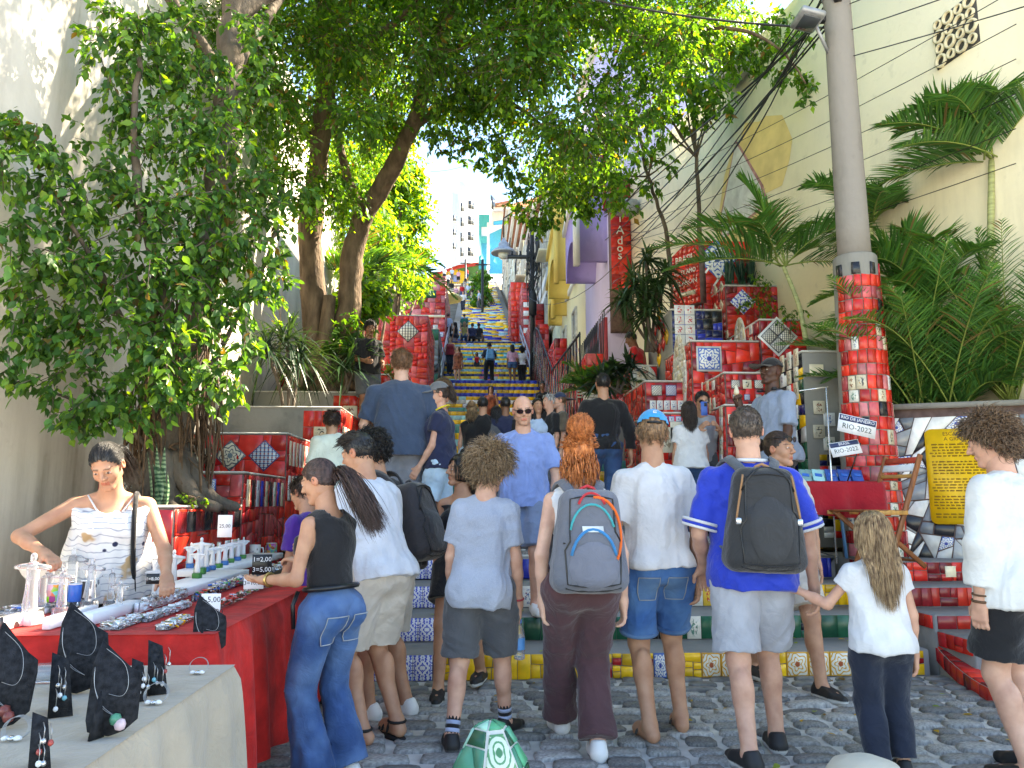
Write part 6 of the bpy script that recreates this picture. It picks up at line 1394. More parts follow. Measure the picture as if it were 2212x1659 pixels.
def cap(J, m, back=False, brimm=None, name='cap', gap=False, badge=None):
 M4 = J['M4']; r = J['root']; fil = lambda V, low: (V[:, 2] > .045 - (V[:, 1]*.12)) & ~(gap & (V[:, 1] < -.06) & (V[:, 2] < .075) & (np.abs(V[:, 0]) < .035))
 o = scalp_cap(r, m, M4, 1.17, name=name, fil=fil); hp = J['hp']; sg = -1 if back else 1
 mb = MB(); n = 12; P = []
 for lay in (0, 1):
  for j, rr in enumerate((1.0, 1.4, 1.72)):
   for i in range(n+1):
    a = pi*(.12+.76*i/n); x = cos(a)*.091*(1+.06*j); y = sg*(sin(a)*(.06+.075*j)+.048)-.01; z = .05-.008*j-.10*x*x*40*.25-(.006*lay); P.append(hp(x, y, z))
 k = n+1; F_ = [(j*k+i, j*k+i+1, (j+1)*k+i+1, (j+1)*k+i) for j in range(2) for i in range(n)]; F_ += [tuple(x_+3*k for x_ in f[::-1]) for f in F_]
 if not gap: mb.add(P, F_); mb.build('brim', brimm or m, o, True)
 mb = MB(); mb.add([hp(.009*cos(a), -.012+.009*sin(a), .1425) for a in np.linspace(0, 2*pi, 8, endpoint=False)], [tuple(range(8))]); mb.build('button', m, o)
 if gap: mb = MB(); mb.tube([hp(x, -.124+abs(x)*.35, .05) for x in (-.04, -.02, 0, .02, .04)], .0075, 5); mb.build('strap', M_BLKP, o)
 return o
def text_mesh(name, s, size, m, parent, loc, ax, ay, depth=.0, align='CENTER', squeeze=1.):
 cu = bpy.data.curves.new(name, 'FONT'); cu.body = s; cu.size = size; cu.align_x = align; cu.align_y = 'CENTER'; cu.extrude = depth; cu.resolution_u = 2
 tmp = bpy.data.objects.new(name, cu); COL.objects.link(tmp); dg = bpy.context.evaluated_depsgraph_get(); me = bpy.data.meshes.new_from_object(tmp.evaluated_get(dg)); bpy.data.objects.remove(tmp)
 me.materials.clear(); me.materials.append(m); o = bpy.data.objects.new(name, me); link(o, parent); ax = Vector(ax).normalized()*squeeze; ay = Vector(ay).normalized(); n = ax.normalized().cross(ay)
 o.matrix_local = Matrix([[ax[i], ay[i], n[i], loc[i]] for i in range(3)]+[[0,0,0,1]]); return o
# ------------------------------------------------------------------ the people
def stand(u, vh, Y, zb=None): return at_head(u, vh, Y, zb)
C_GREYTEE = cloth('heather_blue_grey', (.30, .34, .42), mel=.25); C_DKGREY = cloth('charcoal', (.085, .09, .10)); C_WHITE = cloth('white_cotton', (.66, .66, .67)); C_ROYAL = cloth('royal_blue', (.012, .045, .46), .6); C_LGREY = cloth('light_grey_cotton', (.37, .38, .42)); C_MAROON = cloth('maroon_cotton', (.085, .040, .045)); C_DENIM = denim('denim', (.030, .075, .19), (.10, .19, .36)); C_DENIM2 = denim('denim_bright', (.035, .12, .33), (.10, .24, .48)); C_BLACK = cloth('black_cotton', (.014, .014, .016)); C_BLUETEE = cloth('cornflower', (.20, .29, .58)); C_NAVY = cloth('navy', (.020, .026, .065)); C_SLATE = cloth('slate_blue', (.040, .065, .115), mel=.1); C_BEIGE = cloth('beige', (.55, .50, .44)); C_LINEN = cloth('white_linen', (.64, .64, .62), weave=160); C_PURPLE = cloth('purple', (.075, .025, .27)); C_GREYSH = cloth('grey_twill', (.20, .21, .24)); C_STEEL = cloth('steel_blue_twill', (.17, .22, .33)); C_LBLUE = denim('pale_denim', (.40, .56, .70), (.50, .66, .80)); C_MINT = cloth('mint', (.58, .63, .54)); C_DJEAN = denim('dark_denim', (.025, .06, .14), (.05, .11, .24)); C_POLO = cloth('polo_grey', (.20, .25, .34), mel=.3); C_RED = cloth('red_cotton', (.55, .02, .025)); C_DNAVY = cloth('dark_navy', (.016, .022, .04)); C_CAMO = cloth('camo', (.14, .11, .08), var=.5); C_PINK = cloth('pink', (.6, .32, .42)); C_BURG = cloth('burgundy', (.24, .02, .03)); C_RUST = cloth('rust_print', (.30, .08, .04), var=.7); C_GREEN = cloth('green_cotton', (.02, .16, .11)); C_TAN = cloth('tan', (.42, .33, .24)); C_LTEE = cloth('pale_blue', (.42, .54, .72))
BLKSHOE = ((.012, .012, .013), (.62, .62, .60)); WHTSHOE = ((.72, .72, .71), (.75, .75, .74)); BLKALL = ((.012, .012, .013), (.02, .02, .02))
# --- boy in grey
p, H = stand(1040, 972, 4.55); J = person('curly haired boy in grey tee and grey shorts holding a bottle', p, H, -6, 'fair', .84, lean=.06, side=.04, head=(-28, 14, 4), near=3, seed=1, hk=1.1,
 arms=(((-.16, .05, -1), (-.02, .30, -1)), ((.14, .0, -1), (.05, .22, -1))), feet=((-.14, -.10, 0, 12), (.13, .22, .0, -28)), shirt=(C_GREYTEE, 'tee', .72, .018, .008), pants=(C_DKGREY, .47, .026, .01), shoe=((.012, .012, .013), (.10, .10, .1)), hair=('curly', hairm('light_brown', (.16, .10, .06), (.42, .29, .17)), dict(ln=.08, n=2000, rad=.0022)), hem=-.075, palm=(None, (-1, 0, 0)))
BOY = J
# --- red haired woman
p, H = stand(1250, 898, 4.3); H -= .045; J = person('woman with copper curls in a bun, white tank top and maroon trousers', p, H, 4, 'pale', .95, True, lean=.02, head=(-4, -2, 0), near=3, seed=2,
 arms=(((-.20, -.06, -1), (.05, .25, -1)), ((.22, -.10, -1), (.06, .16, -1))), feet=((-.05, .42, .02, 6), (.07, -.02, 0, -6)), shirt=(C_WHITE, 'tank', 0, .012), pants=(C_MAROON, .97, .024, .018), shoe=WHTSHOE, hair=('bun_curly', H_RED, dict(ln=.062, tie=(0, -.075, .115), n=1100, rad=.0026)), hem=.0, palm=((1, 0, .1), (-1, 0, .1)))
RED = J
# --- boy with the blue cap
p, H = stand(1412, 893, 4.6); J = person('teenager in backwards blue cap, white tee and denim shorts', p, H, 2, 'tan', .9, lean=.0, side=-.03, head=(-10, 2, 4), near=3, seed=3,
 arms=(((-.22, -.02, -1), (-.06, .08, -1)), ((.24, -.04, -1), (.0, .10, -1))), feet=((-.10, -.08, 0, 10), (.13, .10, 0, -6)), shirt=(C_WHITE, 'tee', .8, .015, .006), pants=(C_DENIM2, .44, .018), shoe='flipflop', hair=('short', H_SAND, dict(ln=.05, n=600, low=-.10, top=.05)), hem=-.015, palm=((1, 0, 0), (-1, 0, 0)))
CAPBOY = J
M_CAPB = cloth('sky_blue_cap', (.01, .30, .60)); cap(J, M_CAPB, back=True, gap=True)
# --- man in the blue football shirt
p, H = stand(1608, 880, 4.25); J = person('man in royal blue football shirt and light grey shorts', p, H, -3, 'fair', 1.06, lean=.02, side=.025, head=(-8, 4, -3), near=3, seed=4,
 arms=(((-.26, .05, -1), (.25, .75, -.75)), ((.30, .0, -1), (.12, .10, -1))), feet=((-.12, -.20, 0, 14), (.12, .12, 0, -6)), shirt=(C_ROYAL, 'tee', .82, .018, .008), pants=(C_LGREY, .46, .030, .012), shoe=((.014, .014, .016), (.55, .55, .54)), hair=('short', hairm('cropped', (.075, .055, .042)), dict(ln=.022, n=900, rad=.002)), hem=-.06, palm=((.2, 0, -1), (-1, 0, 0)))
BLUE = J
# --- girl
p, H = stand(1885, 1126, 3.95); J = person('small girl with long light brown hair in white top and navy trousers', p, H, -8, 'fair', .92, lean=.0, head=(6, 4, 0), near=3, seed=5, hk=1.24,
 arms=(((-.50, .28, -.72), (-.78, .50, .38)), ((.20, .05, -1), (.05, .18, -1))), feet=((-.06, .0, 0, 6), (.08, .06, 0, -6)), shirt=(C_WHITE, 'tee', .42, .013, .02), pants=(C_DNAVY, .97, .022), shoe=BLKALL, hair=('long', hairm('light_chestnut', (.30, .17, .085), (.55, .37, .2)), dict(ln=.42, n=2200, rad=.0019)), hem=-.05, palm=((1, 0, 0), (-1, 0, 0)))
GIRL = J
# --- man in white linen at the right
p, H = stand(2160, 900, 3.85, .0); J = person('man with brown curls in loose white linen shirt and black shorts', p, H, 22, 'fair', .98, lean=.05, side=.04, head=(24, 18, 4), near=3, seed=6,
 arms=(((-.26, -.05, -1), (.02, .12, -1)), ((.25, -.02, -1), (.05, .3, -1))), feet=((-.1, -.02, 0, 8), (.1, .1, 0, -8)), shirt=(C_LINEN, 'shirt', 1.72, .024, .014), pants=(C_BLACK, .40, .03, .012), shoe=BLKALL, hair=('curly', hairm('curl_brown', (.12, .07, .042), (.27, .17, .1)), dict(ln=.075, n=2200, rad=.0022)), hem=-.07, palm=((1, 0, 0), (-1, 0, 0)))
LINEN = J
# --- young woman at the stall, torn jeans
p, H = stand(700, 1012, 3.95); J = person('young woman with long ponytail, black sleeveless top and torn blue jeans', (p[0]+.06, p[1], 0), 1.55, 58, 'tan', .95, True, lean=.10, head=(18, 22, 0), near=3, seed=7,
 arms=(((-.18, .10, -1), (.10, .95, -.05)), ((.10, .22, -.95), (-.25, .93, .22))), feet=((-.09, .02, 0, 10), (.09, -.04, 0, -8)), shirt=(C_BLACK, 'tank', 0, .010), pants=(C_DENIM, .98, .016, .035), shoe=WHTSHOE, hair=('pony', hairm('mahogany', (.045, .024, .018), (.085, .046, .036)), dict(ln=.42, n=1900, rad=.0025, tie=(0, -.118, -.01))), hem=.055, palm=((0, .1, 1, -1), (0, .1, -1)), hands=((.25, .8), (.55, .5)))
STALLW = J
# --- white tee man behind her
p, H = stand(735, 948, 4.55); J = person('man with swept up black hair, pale tee, beige shorts and black sandals', (p[0]+.24, 4.6, 0), 1.76, 52, 'tan', .98, lean=.24, head=(14, 18, 0), near=3, seed=8,
 arms=(((-.15, .2, -1), (.1, .9, -.1)), ((.16, .1, -1), (-.1, .8, -.35))), feet=((-.11, .02, 0, 10), (.12, -.02, 0, -18)), shirt=(cloth('pale_grey_tee', (.55, .58, .64)), 'tee', .7, .02, .01), pants=(C_BEIGE, .46, .03, .012), shoe='sandal', hair=('pomp', H_BLACK, dict(ln=.075, n=800, rad=.003)), hem=-.03)
# --- black tee man with dark backpack
p, H = stand(752, 922, 5.1); J = person('man with wavy black hair in black tee wearing a dark backpack', (p[0]+.30, 5.1, 0), 1.80, 66, 'tan', 1.02, lean=.22, head=(26, 12, 0), near=3, seed=9,
 arms=(((-.15, .25, -1), (.2, .9, .0)), ((.14, .12, -1), (-.15, .95, -.18))), feet=((-.1, .1, 0, 8), (.1, -.05, 0, -8)), shirt=(C_BLACK, 'tee', .75, .022, .01), pants=(C_BEIGE, .47, .03, .01), shoe=WHTSHOE, hair=('curly', H_BLACK, dict(ln=.05, n=800, rad=.0034)), hem=-.04)
BPMAN = J
p, H = stand(668, 1000, 5.0); J = person('person in purple tee half hidden behind the stall customers', (p[0]+.02, 5.35, 0), 1.52, 60, 'tan', .95, lean=.25, head=(0, 20, 0), near=2, seed=10, shirt=(C_PURPLE, 'tee', .7, .02, .01), pants=(C_BLACK, .95, .02), shoe=BLKSHOE, hair=('short', H_DARK))
# --- woman in black glancing left
p, H = stand(1000, 978, 5.75); J = person('smiling dark haired woman in black walking down, looking left', (p[0], p[1], 0), H, 168, 'tan', .88, True, lean=.03, head=(-58, 0, -6), near=3, seed=11,
 arms=(((-.16, .06, -1), (.1, .2, -1)), ((.14, .0, -1), (-.05, .25, -1))), feet=((-.10, -.18, .03, -4), (.10, .28, 0, 10)), shirt=(C_BLACK, 'cami', 0, .008), pants=(C_BLACK, .30, .022, .02), shoe=BLKSHOE, hair=('long', H_BLACK, dict(ln=.22, n=700)), hem=-.02)
# --- bald man
p, H = stand(1130, 857, 6.75); J = person('bald man with sunglasses in cornflower blue tee and blue grey shorts', p, H, 176, 'fair', 1.04, lean=.02, head=(6, 14, 3), near=3, seed=12,
 arms=(((-.26, .0, -1), (.06, .25, -1)), ((.24, .02, -1), (-.08, .4, -1))), feet=((-.1, .05, 0, 8), (.1, .0, 0, -8)), shirt=(C_BLUETEE, 'tee', .78, .015, .006), pants=(C_STEEL, .46, .028, .01), shoe=WHTSHOE, hem=-.05, face='shades', stub=(.30, .16, .09))
shades(J)
# --- woman behind the football shirt
p, H = stand(1672, 918, 5.7); J = person('woman with hair tied back and sunglasses on her head, tan shorts', (p[0], p[1], 0), 1.86, 186, 'tan', 1., True, lean=.04, head=(34, 2, 0), near=3, seed=13,
 arms=(((-.2, .1, -1), (.05, .25, -1)), ((.16, .1, -1), (-.1, .35, -1))), feet=((-.11, .30, 0, 12), (.10, -.30, .03, -6)), shirt=(C_BEIGE, 'tee', .7, .02), pants=(C_BEIGE, .42, .03, .01), shoe=BLKSHOE, hair=('bun', H_DARK, dict(ln=.045, tie=(0, -.13, .03))), hem=-.04)
shades(J, up=.062)
st = empty('lanyard', (p[0], p[1], 0), radians(186), 'bright green lanyard strap over the woman in tan shorts', 'strap'); mb = MB(); T = J['T']
mb.tube([vr(T(.285, -.05, -.07)), vr(T(.26, -.05, .085)), vr(T(.1, .02, .09)), vr(T(-.08, .07, .08))], .012, 5); mb.build('band', cloth('lime_strap', (.10, .50, .06)), st, True)
# --- big man from behind, cap woman, black sweater
p, H = stand(868, 757, 7.7); J = person('big man with brown hair in slate blue tee and grey cargo shorts', p, H, 8, 'pale', 1.2, lean=.0, head=(2, 2, 0), near=3, seed=14, belly=.01,
 arms=(((-.3, .15, -1), (.45, .8, -.3)), ((.32, .15, -1), (-.4, .8, -.3))), shirt=(C_SLATE, 'tee', .85, .02, .006), pants=(C_GREYSH, .48, .034, .015), shoe=WHTSHOE, hair=('short', hairm('chestnut', (.17, .088, .045)), dict(ln=.045, n=900)), hem=-.055)
p, H = stand(955, 828, 7.75); J = person('woman in grey cap and sunglasses, navy top and pale denim skirt shorts', p, H, 78, 'fair', .95, True, lean=.02, head=(26, 8, 0), near=3, seed=15,
 arms=(((-.12, .15, -1), (.0, .5, -.8)), ((.10, .05, -1), (.0, .28, -1))), feet=((-.08, .05, 0, 8), (.08, -.08, 0, -8)), shirt=(C_NAVY, 'tee', .5, .018, .016), pants=(C_LBLUE, .42, .022, .012), shoe=WHTSHOE, hair=('pony', H_DARK, dict(ln=.16, n=700, tie=(0, -.118, .04))), hem=-.04, face='shades')
CAPW = J; shades(J); cap(J, cloth('grey_cap', (.15, .155, .165)), name='cap')
ly = empty('lanyard', p, radians(78), 'yellow lanyard round the neck of the woman in the grey cap', 'strap'); mb = MB(); T = J['T']; mb.tube([vr(T(.318+.02*cos(a), .045*sin(a), -.005+.048*cos(a+pi))) for a in np.linspace(0, 2*pi, 16)], .009, 5, cap=False); mb.tube([vr(T(.30, .02, .05)), vr(T(.2, .0, .085))], .009, 5); mb.build('band', cloth('yellow_strap', (.75, .62, .03)), ly, True)
p, H = stand(1303, 807, 9.4); J = person('broad man in black sweater and blue jeans walking up', p, H, 6, 'tan', 1.1, lean=.03, near=2, seed=16, arms=(((-.3, -.02, -1), (.0, .2, -1)), ((.32, -.05, -1), (.08, .15, -1))), feet=((-.09, .2, .05, 4), (.1, -.05, 0, -4)), shirt=(C_BLACK, 'sweater', 1.8, .02), pants=(C_DJEAN, .97, .02), shoe=BLKALL, hair=('short', H_BLACK, dict(ln=.015)), hem=-.03)
# --- vendor in polo
p, H = stand(1668, 778, 7.35, .8); J = person('street vendor in black cap and grey blue polo eating an ice cream', p, H, 104, 'dark', 1.02, lean=.03, head=(10, -6, 0), near=3, seed=17,
 arms=(((-.12, .12, -1), (.05, .25, -1)), ((.10, .42, -.9), (-.25, .50, .95))), shirt=(C_POLO, 'polo', .8, .017, .008), pants=(C_BLACK, .97, .022), shoe=BLKALL, hem=-.05, hands=((.45, .7), (1.1, .3)))
cap(J, cloth('black_cap', (.012, .012, .014))); VEND = J
hp = J['hp']; T = J['T']; hs_ = empty('headphones', p, radians(118), 'black headphones resting round the vendor\'s neck', 'headphones'); mb = MB(); mb.tube([vr(T(.315, .055*sin(a), .055*cos(a)-.01)) for a in np.linspace(.5, 2*pi-.5, 14)], .008, 6); mb.build('band', M_BLKP, hs_, True)
for s in (-1, 1): MB().lathe([(.001, -.012), (.03, -.012), (.034, 0), (.03, .012), (.001, .012)], vr(T(.315, s*.045, .04)), 14).build('ear_cup', M_BLKP, hs_, True)
ice = empty('ice_cream', vr(J['root'].matrix_basis @ vr(J['WR'][1]+J['FD'][1]*.06*J['H'])), 0, 'pale ice cream cone in the vendor\'s raised hand', 'ice cream')
MB().lathe([(.004, -.06), (.02, .02), (.024, .03)], (0,0,0), 10).build('cone', mat('wafer', (.60, .42, .22), .8), ice, True); MB().lathe([(.022, .03), (.028, .045), (.02, .08), (.004, .12)], (0,0,0), 12).build('scoop', mat('cream_ice', (.72, .68, .50), .5), ice, True)
# --- woman in white tee, man with phone
p, H = stand(1488, 868, 8.6); J = person('long haired woman in white tee and jeans facing the planters', p, H, -4, 'tan', .95, True, near=2, seed=18, shirt=(C_WHITE, 'tee', .55, .018, .01), pants=(C_DJEAN, .97, .016), shoe=WHTSHOE, hair=('long', H_DARK, dict(ln=.30)), hem=-.02)
p, H = stand(1514, 848, 8.9); J = person('man in sunglasses and grey tee taking a photo with a blue phone', (p[0], p[1], p[2]), H, 176, 'tan', 1.0, lean=.05, near=2, seed=19, head=(0, 10, 0), arms=(((-.15, .5, -.8), (.45, .7, .5)), ((.15, .5, -.8), (-.45, .7, .5))), shirt=(cloth('grey_tee', (.36, .38, .41)), 'tee', .7, .02), pants=(C_DKGREY, .5, .025), shoe=BLKSHOE, hair=('short', H_BLACK, dict(ln=.03)), face='shades'); shades(J)
ph = empty('phone', W(1521, 882, 8.5), 0, 'blue phone held up by the man in sunglasses', 'phone'); MB().box((0,0,0), (.075, .01, .155), None, 0, .006).build('case', mat('phone_blue', (.04, .12, .42), .35), ph); MB().box((.015, -.007, .045), (.03, .004, .04), None, 0, .002).build('camera_bump', M_BLKP, ph)
# --- left: hat man, mint shirt person, black shirt man by the tree
p, H = stand(772, 890, 7.9); J = person('old man with straw hat and glasses bending over a board', (p[0], p[1], .82), 1.50, -72, 'fair', 1.05, lean=.22, head=(-10, 22, 0), near=2, seed=20, arms=(((-.15, .4, -.9), (.1, .9, -.2)), ((.15, .4, -.9), (-.1, .9, -.2))), shirt=(C_LTEE, 'shirt', .8, .025), pants=(C_BEIGE, .95, .025), shoe=BLKSHOE, hair=('cap_only', H_GREY))
hp = J['hp']; hat = empty('straw_hat', p, 0, 'straw hat with dark band on the old man bending down', 'hat'); M = J['root'].matrix_basis; c = M @ hp(0, -.012, .07); hat.location = c; hat.rotation_euler = (J['root'].rotation_euler.x, radians(18), 0)
M_STRAW = mat('straw', (.50, .40, .22), .9, .25, 60, .5, 180); MB().lathe([(.145, .0), (.15, .012), (.10, .008), (.096, .02), (.092, .09), (.07, .105), (.002, .098)], (0,0,0), 24).build('crown', M_STRAW, hat, True); MB().lathe([(.0975, .016), (.0985, .018), (.097, .042), (.096, .043)], (0,0,0), 24).build('band', mat('hat_band', (.2, .15, .08), .8), hat, True)
p, H = stand(722, 890, 7.3); J = person('person with brown hair in mint green shirt at the seated table', (p[0], p[1], .75), 1.43, 40, 'olive', 1.05, lean=.06, near=2, seed=21, head=(-20, 15, 0), shirt=(C_MINT, 'shirt', .85, .03, .012), pants=(C_BEIGE, .95, .02), shoe=BLKSHOE, hair=('short', H_DARK, dict(ln=.06)), hem=-.05)
p, H = stand(797, 702, 12.6, 2.55); J = person('young man in black tee and dark shorts reading his phone by the tree', p, 1.74, 205, 'brown', .95, near=2, seed=22, head=(0, 24, 0), arms=(((-.15, .1, -1), (.15, .7, -.3)), ((.15, .1, -1), (-.3, .8, -.2))), shirt=(C_BLACK, 'tee', .8, .025, .012), pants=(C_DKGREY, .5, .03, .01), shoe=BLKSHOE, hair=('curly', H_BLACK, dict(ln=.03)), hem=-.04)
p, H = stand(1385, 716, 13.0); J = person('man in red tee leaning over the planter', (p[0], p[1], W(1385, 716, 13.).z-1.70), 1.72, 60, 'brown', 1.0, lean=.22, head=(20, 25, 0), near=2, seed=23, shirt=(C_RED, 'tee', .75, .022), pants=(C_BLACK, .95, .02), shoe=BLKSHOE, hair=('short', H_BLACK, dict(ln=.02)))
ped = empty('concrete_ledge', (p[0], p[1], 2.0), 0, 'bare concrete ledge under the man in red', 'ledge'); MB().b2((-.5, -.4, -.6), (.6, .5, W(1385, 716, 13.).z-1.70-2.0), bev=.02).build('block', M_CONC, ped)
# --- vendor woman
J = person('stall keeper with dark hair in white floral top arranging figurines', (-1.99, 4.42, 0), 1.68, -158, 'tan', 1.12, True, lean=.24, head=(-14, 38, 8), near=3, seed=24,
 arms=(((-.30, .35, -.75), (-.05, .85, -.45)), ((.80, .30, -.55), (-.55, .78, -.32))), feet=((-.1, 0, 0, 6), (.1, 0, 0, -6)), pants=(C_BLACK, .95, .02), shoe=BLKALL, hair=('pony', H_BLACK, dict(ln=.30, n=900, tie=(0, -.118, .0))), hem=-.03, hands=((.6, .5), (.7, .4)), palm=((0, 0, -1), (0, 0, -1)),
 shirt=(C_WHITE, 'cami', 0, .012, .008))
SELLER = J
# printed pattern on her top: flowing lines, sand coloured patch, dark birds
m, t, b = nodes('cloth_floral_print'); tc = N(t, 'ShaderNodeTexCoord'); co = tc.outputs['Object']
wv = N(t, 'ShaderNodeTexWave', bands_direction='Z', i_Scale=9.0, i_Distortion=7.0, i_Detail=2.0); L(t, co, wv.inputs['Vector']); ns = N(t, 'ShaderNodeTexNoise', i_Scale=4.2, i_Detail=3.0); L(t, co, ns.inputs['Vector']); vo = N(t, 'ShaderNodeTexVoronoi', i_Scale=9.0); L(t, co, vo.inputs['Vector'])
c = mixc(t, ramp(t, wv.outputs[0], [(.0, 1), (.10, 0)]), (.76, .76, .75), (.34, .36, .42)); c = mixc(t, ramp(t, ns.outputs[0], [(.60, 0), (.63, 1)]), c, (.50, .34, .18)); c = mixc(t, ramp(t, vo.outputs['Distance'], [(.11, 1), (.14, 0)]), c, (.02, .025, .07))
L(t, c, b.inputs['Base Color']); b.inputs['Roughness'].default_value = .85; J['shirt'].data.materials[0] = m
T = J['T']; MB().tube([vr(T(.255, .035, .06)), vr(T(.292, .068, .0)), vr(T(.25, .06, -.06))], .005, 5).tube([vr(T(.255, -.035, .06)), vr(T(.292, -.068, .0)), vr(T(.25, -.06, -.06))], .005, 5).build('shoulder_straps', C_WHITE, J['root'], True)
st = empty('bag_strap', (-1.99, 4.42, 0), radians(-158), 'wide black bag strap across the stall keeper', 'strap'); mb = MB()
pp = [T(.28, -.075, -.05), T(.295, -.07, .01), T(.22, -.07, .085), T(.1, -.075, .09), T(.0, -.085, .075)]
mb.tube([vr(x_) for x_ in catmull([vr(x_) for x_ in pp], 4)], .013, 6); mb.build('webbing', cloth('black_webbing', (.012, .012, .013)), st, True)
# ------------------------------------------------------------------ crowd in the middle, placed by standing height
def crowd(u, vh, label, H=1.7, az=0, near=1, dz=0, **k):
 Y = k.pop('Y', None) or solve(u, vh, H, 9.2); P = W(u, vh, Y); z = gz(Y)+dz; return person(label, (P.x, Y, z), P.z-z, az, near=near, seed=int(u*3+vh), **k)
UP = ((-.1, .45, -.6), (.35, .75, .6))
crowd(1072, 878, 'woman with long dark hair in charcoal tee in the waiting crowd', 1.62, 0, 2, skin='tan', fem=True, shirt=(C_DKGREY, 'tee', .75, .024, .012), pants=(C_BLACK, .95, .02), hair=('long', H_BLACK, dict(ln=.30)))
crowd(1020, 872, 'woman with messy blond bun, black top and jeans in the crowd', 1.68, -10, 2, skin='fair', fem=True, shirt=(C_BLACK, 'tank', 0, .012), pants=(C_LBLUE, .95, .02), hair=('bun_curly', H_BLOND, dict(ln=.045, tie=(0, -.1, .09))))
crowd(1043, 858, 'man with cropped dark hair in black tee deep in the crowd', 1.74, 0, 1, skin='tan', shirt=(C_BLACK, 'tee', .8, .02), pants=(C_DKGREY, .95, .02), hair=('short', H_BLACK, dict(ln=.02)))
crowd(1092, 858, 'man with faded haircut and navy shirt in the crowd', 1.76, 10, 1, skin='brown', shirt=(C_NAVY, 'tee', .8, .02), pants=(C_DKGREY, .95, .02), hair=('short', H_BLACK, dict(ln=.015)))
crowd(1060, 834, 'woman shading her eyes in rust patterned dress on the stairs', 1.62, 185, 1, skin='tan', fem=True, arms=(((-.2, .3, -.9), (.2, .3, .9)), ((.15, 0, -1), (0, .2, -1))), shirt=(C_RUST, 'tee', .5, .02, .03), pants=(C_RUST, .4, .03), hair=('long', H_DARK, dict(ln=.3)))
crowd(1118, 866, 'bearded man peeking between heads in the crowd', 1.66, 180, 1, skin='tan', shirt=(C_BLACK, 'tee', .8, .02), pants=(C_BLACK, .95, .02), hair=('short', H_BLACK, dict(ln=.03)), stub=(.03, .02, .015))
crowd(1172, 826, 'woman with top bun and sunglasses in black tee near the wall', 1.68, 170, 1, skin='brown', fem=True, shirt=(C_BLACK, 'tee', .8, .02), pants=(C_BLACK, .95, .02), hair=('bun', H_BLACK, dict(ln=.04, tie=(0, -.03, .12))))
crowd(1190, 852, 'grey haired man with black mask in the crowd', 1.74, 110, 1, skin='fair', shirt=(C_BLACK, 'tee', .8, .02), pants=(C_DKGREY, .95, .02), hair=('short', H_GREY, dict(ln=.05)))
J = crowd(1212, 850, 'man in camouflage tee and backwards navy cap', 1.78, 95, 2, skin='fair', shirt=(C_CAMO, 'tee', .8, .022), pants=(C_DKGREY, .5, .03), hair=('short', H_BROWN, dict(ln=.02)), stub=(.3, .2, .15)); cap(J, cloth('navy_cap', (.025, .04, .09)), back=True)
crowd(1190, 884, 'woman with ponytail in white tee and shoulder bag strap', 1.62, -75, 2, skin='tan', fem=True, shirt=(C_WHITE, 'tee', .6, .018), pants=(C_DJEAN, .95, .02), hair=('pony', H_BLACK, dict(ln=.3)))
crowd(1150, 880, 'person in pink blouse behind the bald man', 1.6, 20, 1, skin='tan', fem=True, shirt=(C_PINK, 'tee', .7, .025, .02), pants=(C_DJEAN, .95, .02), hair=('long', H_BLACK, dict(ln=.25)))
crowd(1160, 862, 'child in pale blue mask beside the wall', 1.6, 190, 1, skin='tan', fem=True, shirt=(C_LTEE, 'tee', .7, .025), pants=(C_DJEAN, .95, .02), hair=('short', H_BLACK, dict(ln=.03)))
crowd(905, 795, 'woman with brown hair bending forward beside the big man', 1.7, -50, 2, skin='fair', fem=True, Y=9.0, lean=.5, head=(0, 20, 0), shirt=(C_BLACK, 'tank', 0, .012), pants=(C_BLACK, .95, .02), hair=('long', H_BROWN, dict(ln=.22)))
# ------------------------------------------------------------------ people on the yellow stairs and the landings
def onstairs(u, vf, vh, label, az, near=1, Y=None, **k):
 if Y is None: Y = min(np.arange(10, 70, .05), key=lambda y: abs(W(u, vf, y).z-gz(y)))
 P = W(u, vh, Y); z = gz(Y); return person(label, (P.x, Y, z), P.z-z, az, near=near, seed=int(u*7+vh), **k)
onstairs(938, 820, 735, 'man in white and blue top and grey jeans by the stair rail', 250, skin='brown', shirt=(cloth('white_blue', (.6, .66, .8), var=.5), 'tee', .6, .03), pants=(C_GREYSH, .97, .03), hair=('short', H_BLACK), shoe=BLKSHOE)
onstairs(973, 808, 728, 'woman in burgundy halter top and dark jeans facing down the stairs', 182, skin='fair', fem=True, shirt=(C_BURG, 'tank', 0, .014, .02), pants=(C_DNAVY, .97, .022), hair=('long', H_BROWN, dict(ln=.2)), arms=(((-.4, -.1, -1), (.5, .1, -.6)), ((.4, -.1, -1), (-.5, .1, -.6))), shoe=BLKALL)
onstairs(990, 829, 748, 'woman in short rust floral dress on the stair landing', 150, skin='fair', fem=True, shirt=(C_RUST, 'tee', .9, .025, .02), pants=(C_RUST, .3, .03, .02), hair=('long', H_BROWN, dict(ln=.4)), hem=-.08, shoe=WHTSHOE)
onstairs(1030, 795, 745, 'woman in red top posing with a raised arm on the stairs', 175, skin='brown', fem=True, hip=(0, 0, .25), feet=((-.15, .45, -.35, 8), (.12, .48, -.36, -8)), shirt=(C_RED, 'cami', 0, .012), pants=(C_BLACK, .95, .02), hair=('long', H_BLACK, dict(ln=.35)), arms=(((-.4, -.2, -.9), (-.3, .1, -1)), ((.45, .2, .8), (.15, .1, 1))))
onstairs(1057, 830, 739, 'man in black trousers wearing a pale blue backpack on the landing', 10, skin='brown', shirt=(C_DNAVY, 'tee', .8, .025), pants=(C_BLACK, .97, .022), hair=('short', H_BLACK), feet=((-.16, 0, 0, 12), (.16, .05, 0, -12)), arms=(((-.3, .2, -1), (.3, .8, .2)), ((.3, .2, -1), (-.3, .8, .2))), shoe=BLKALL)
bk = PEOPLE[-1]
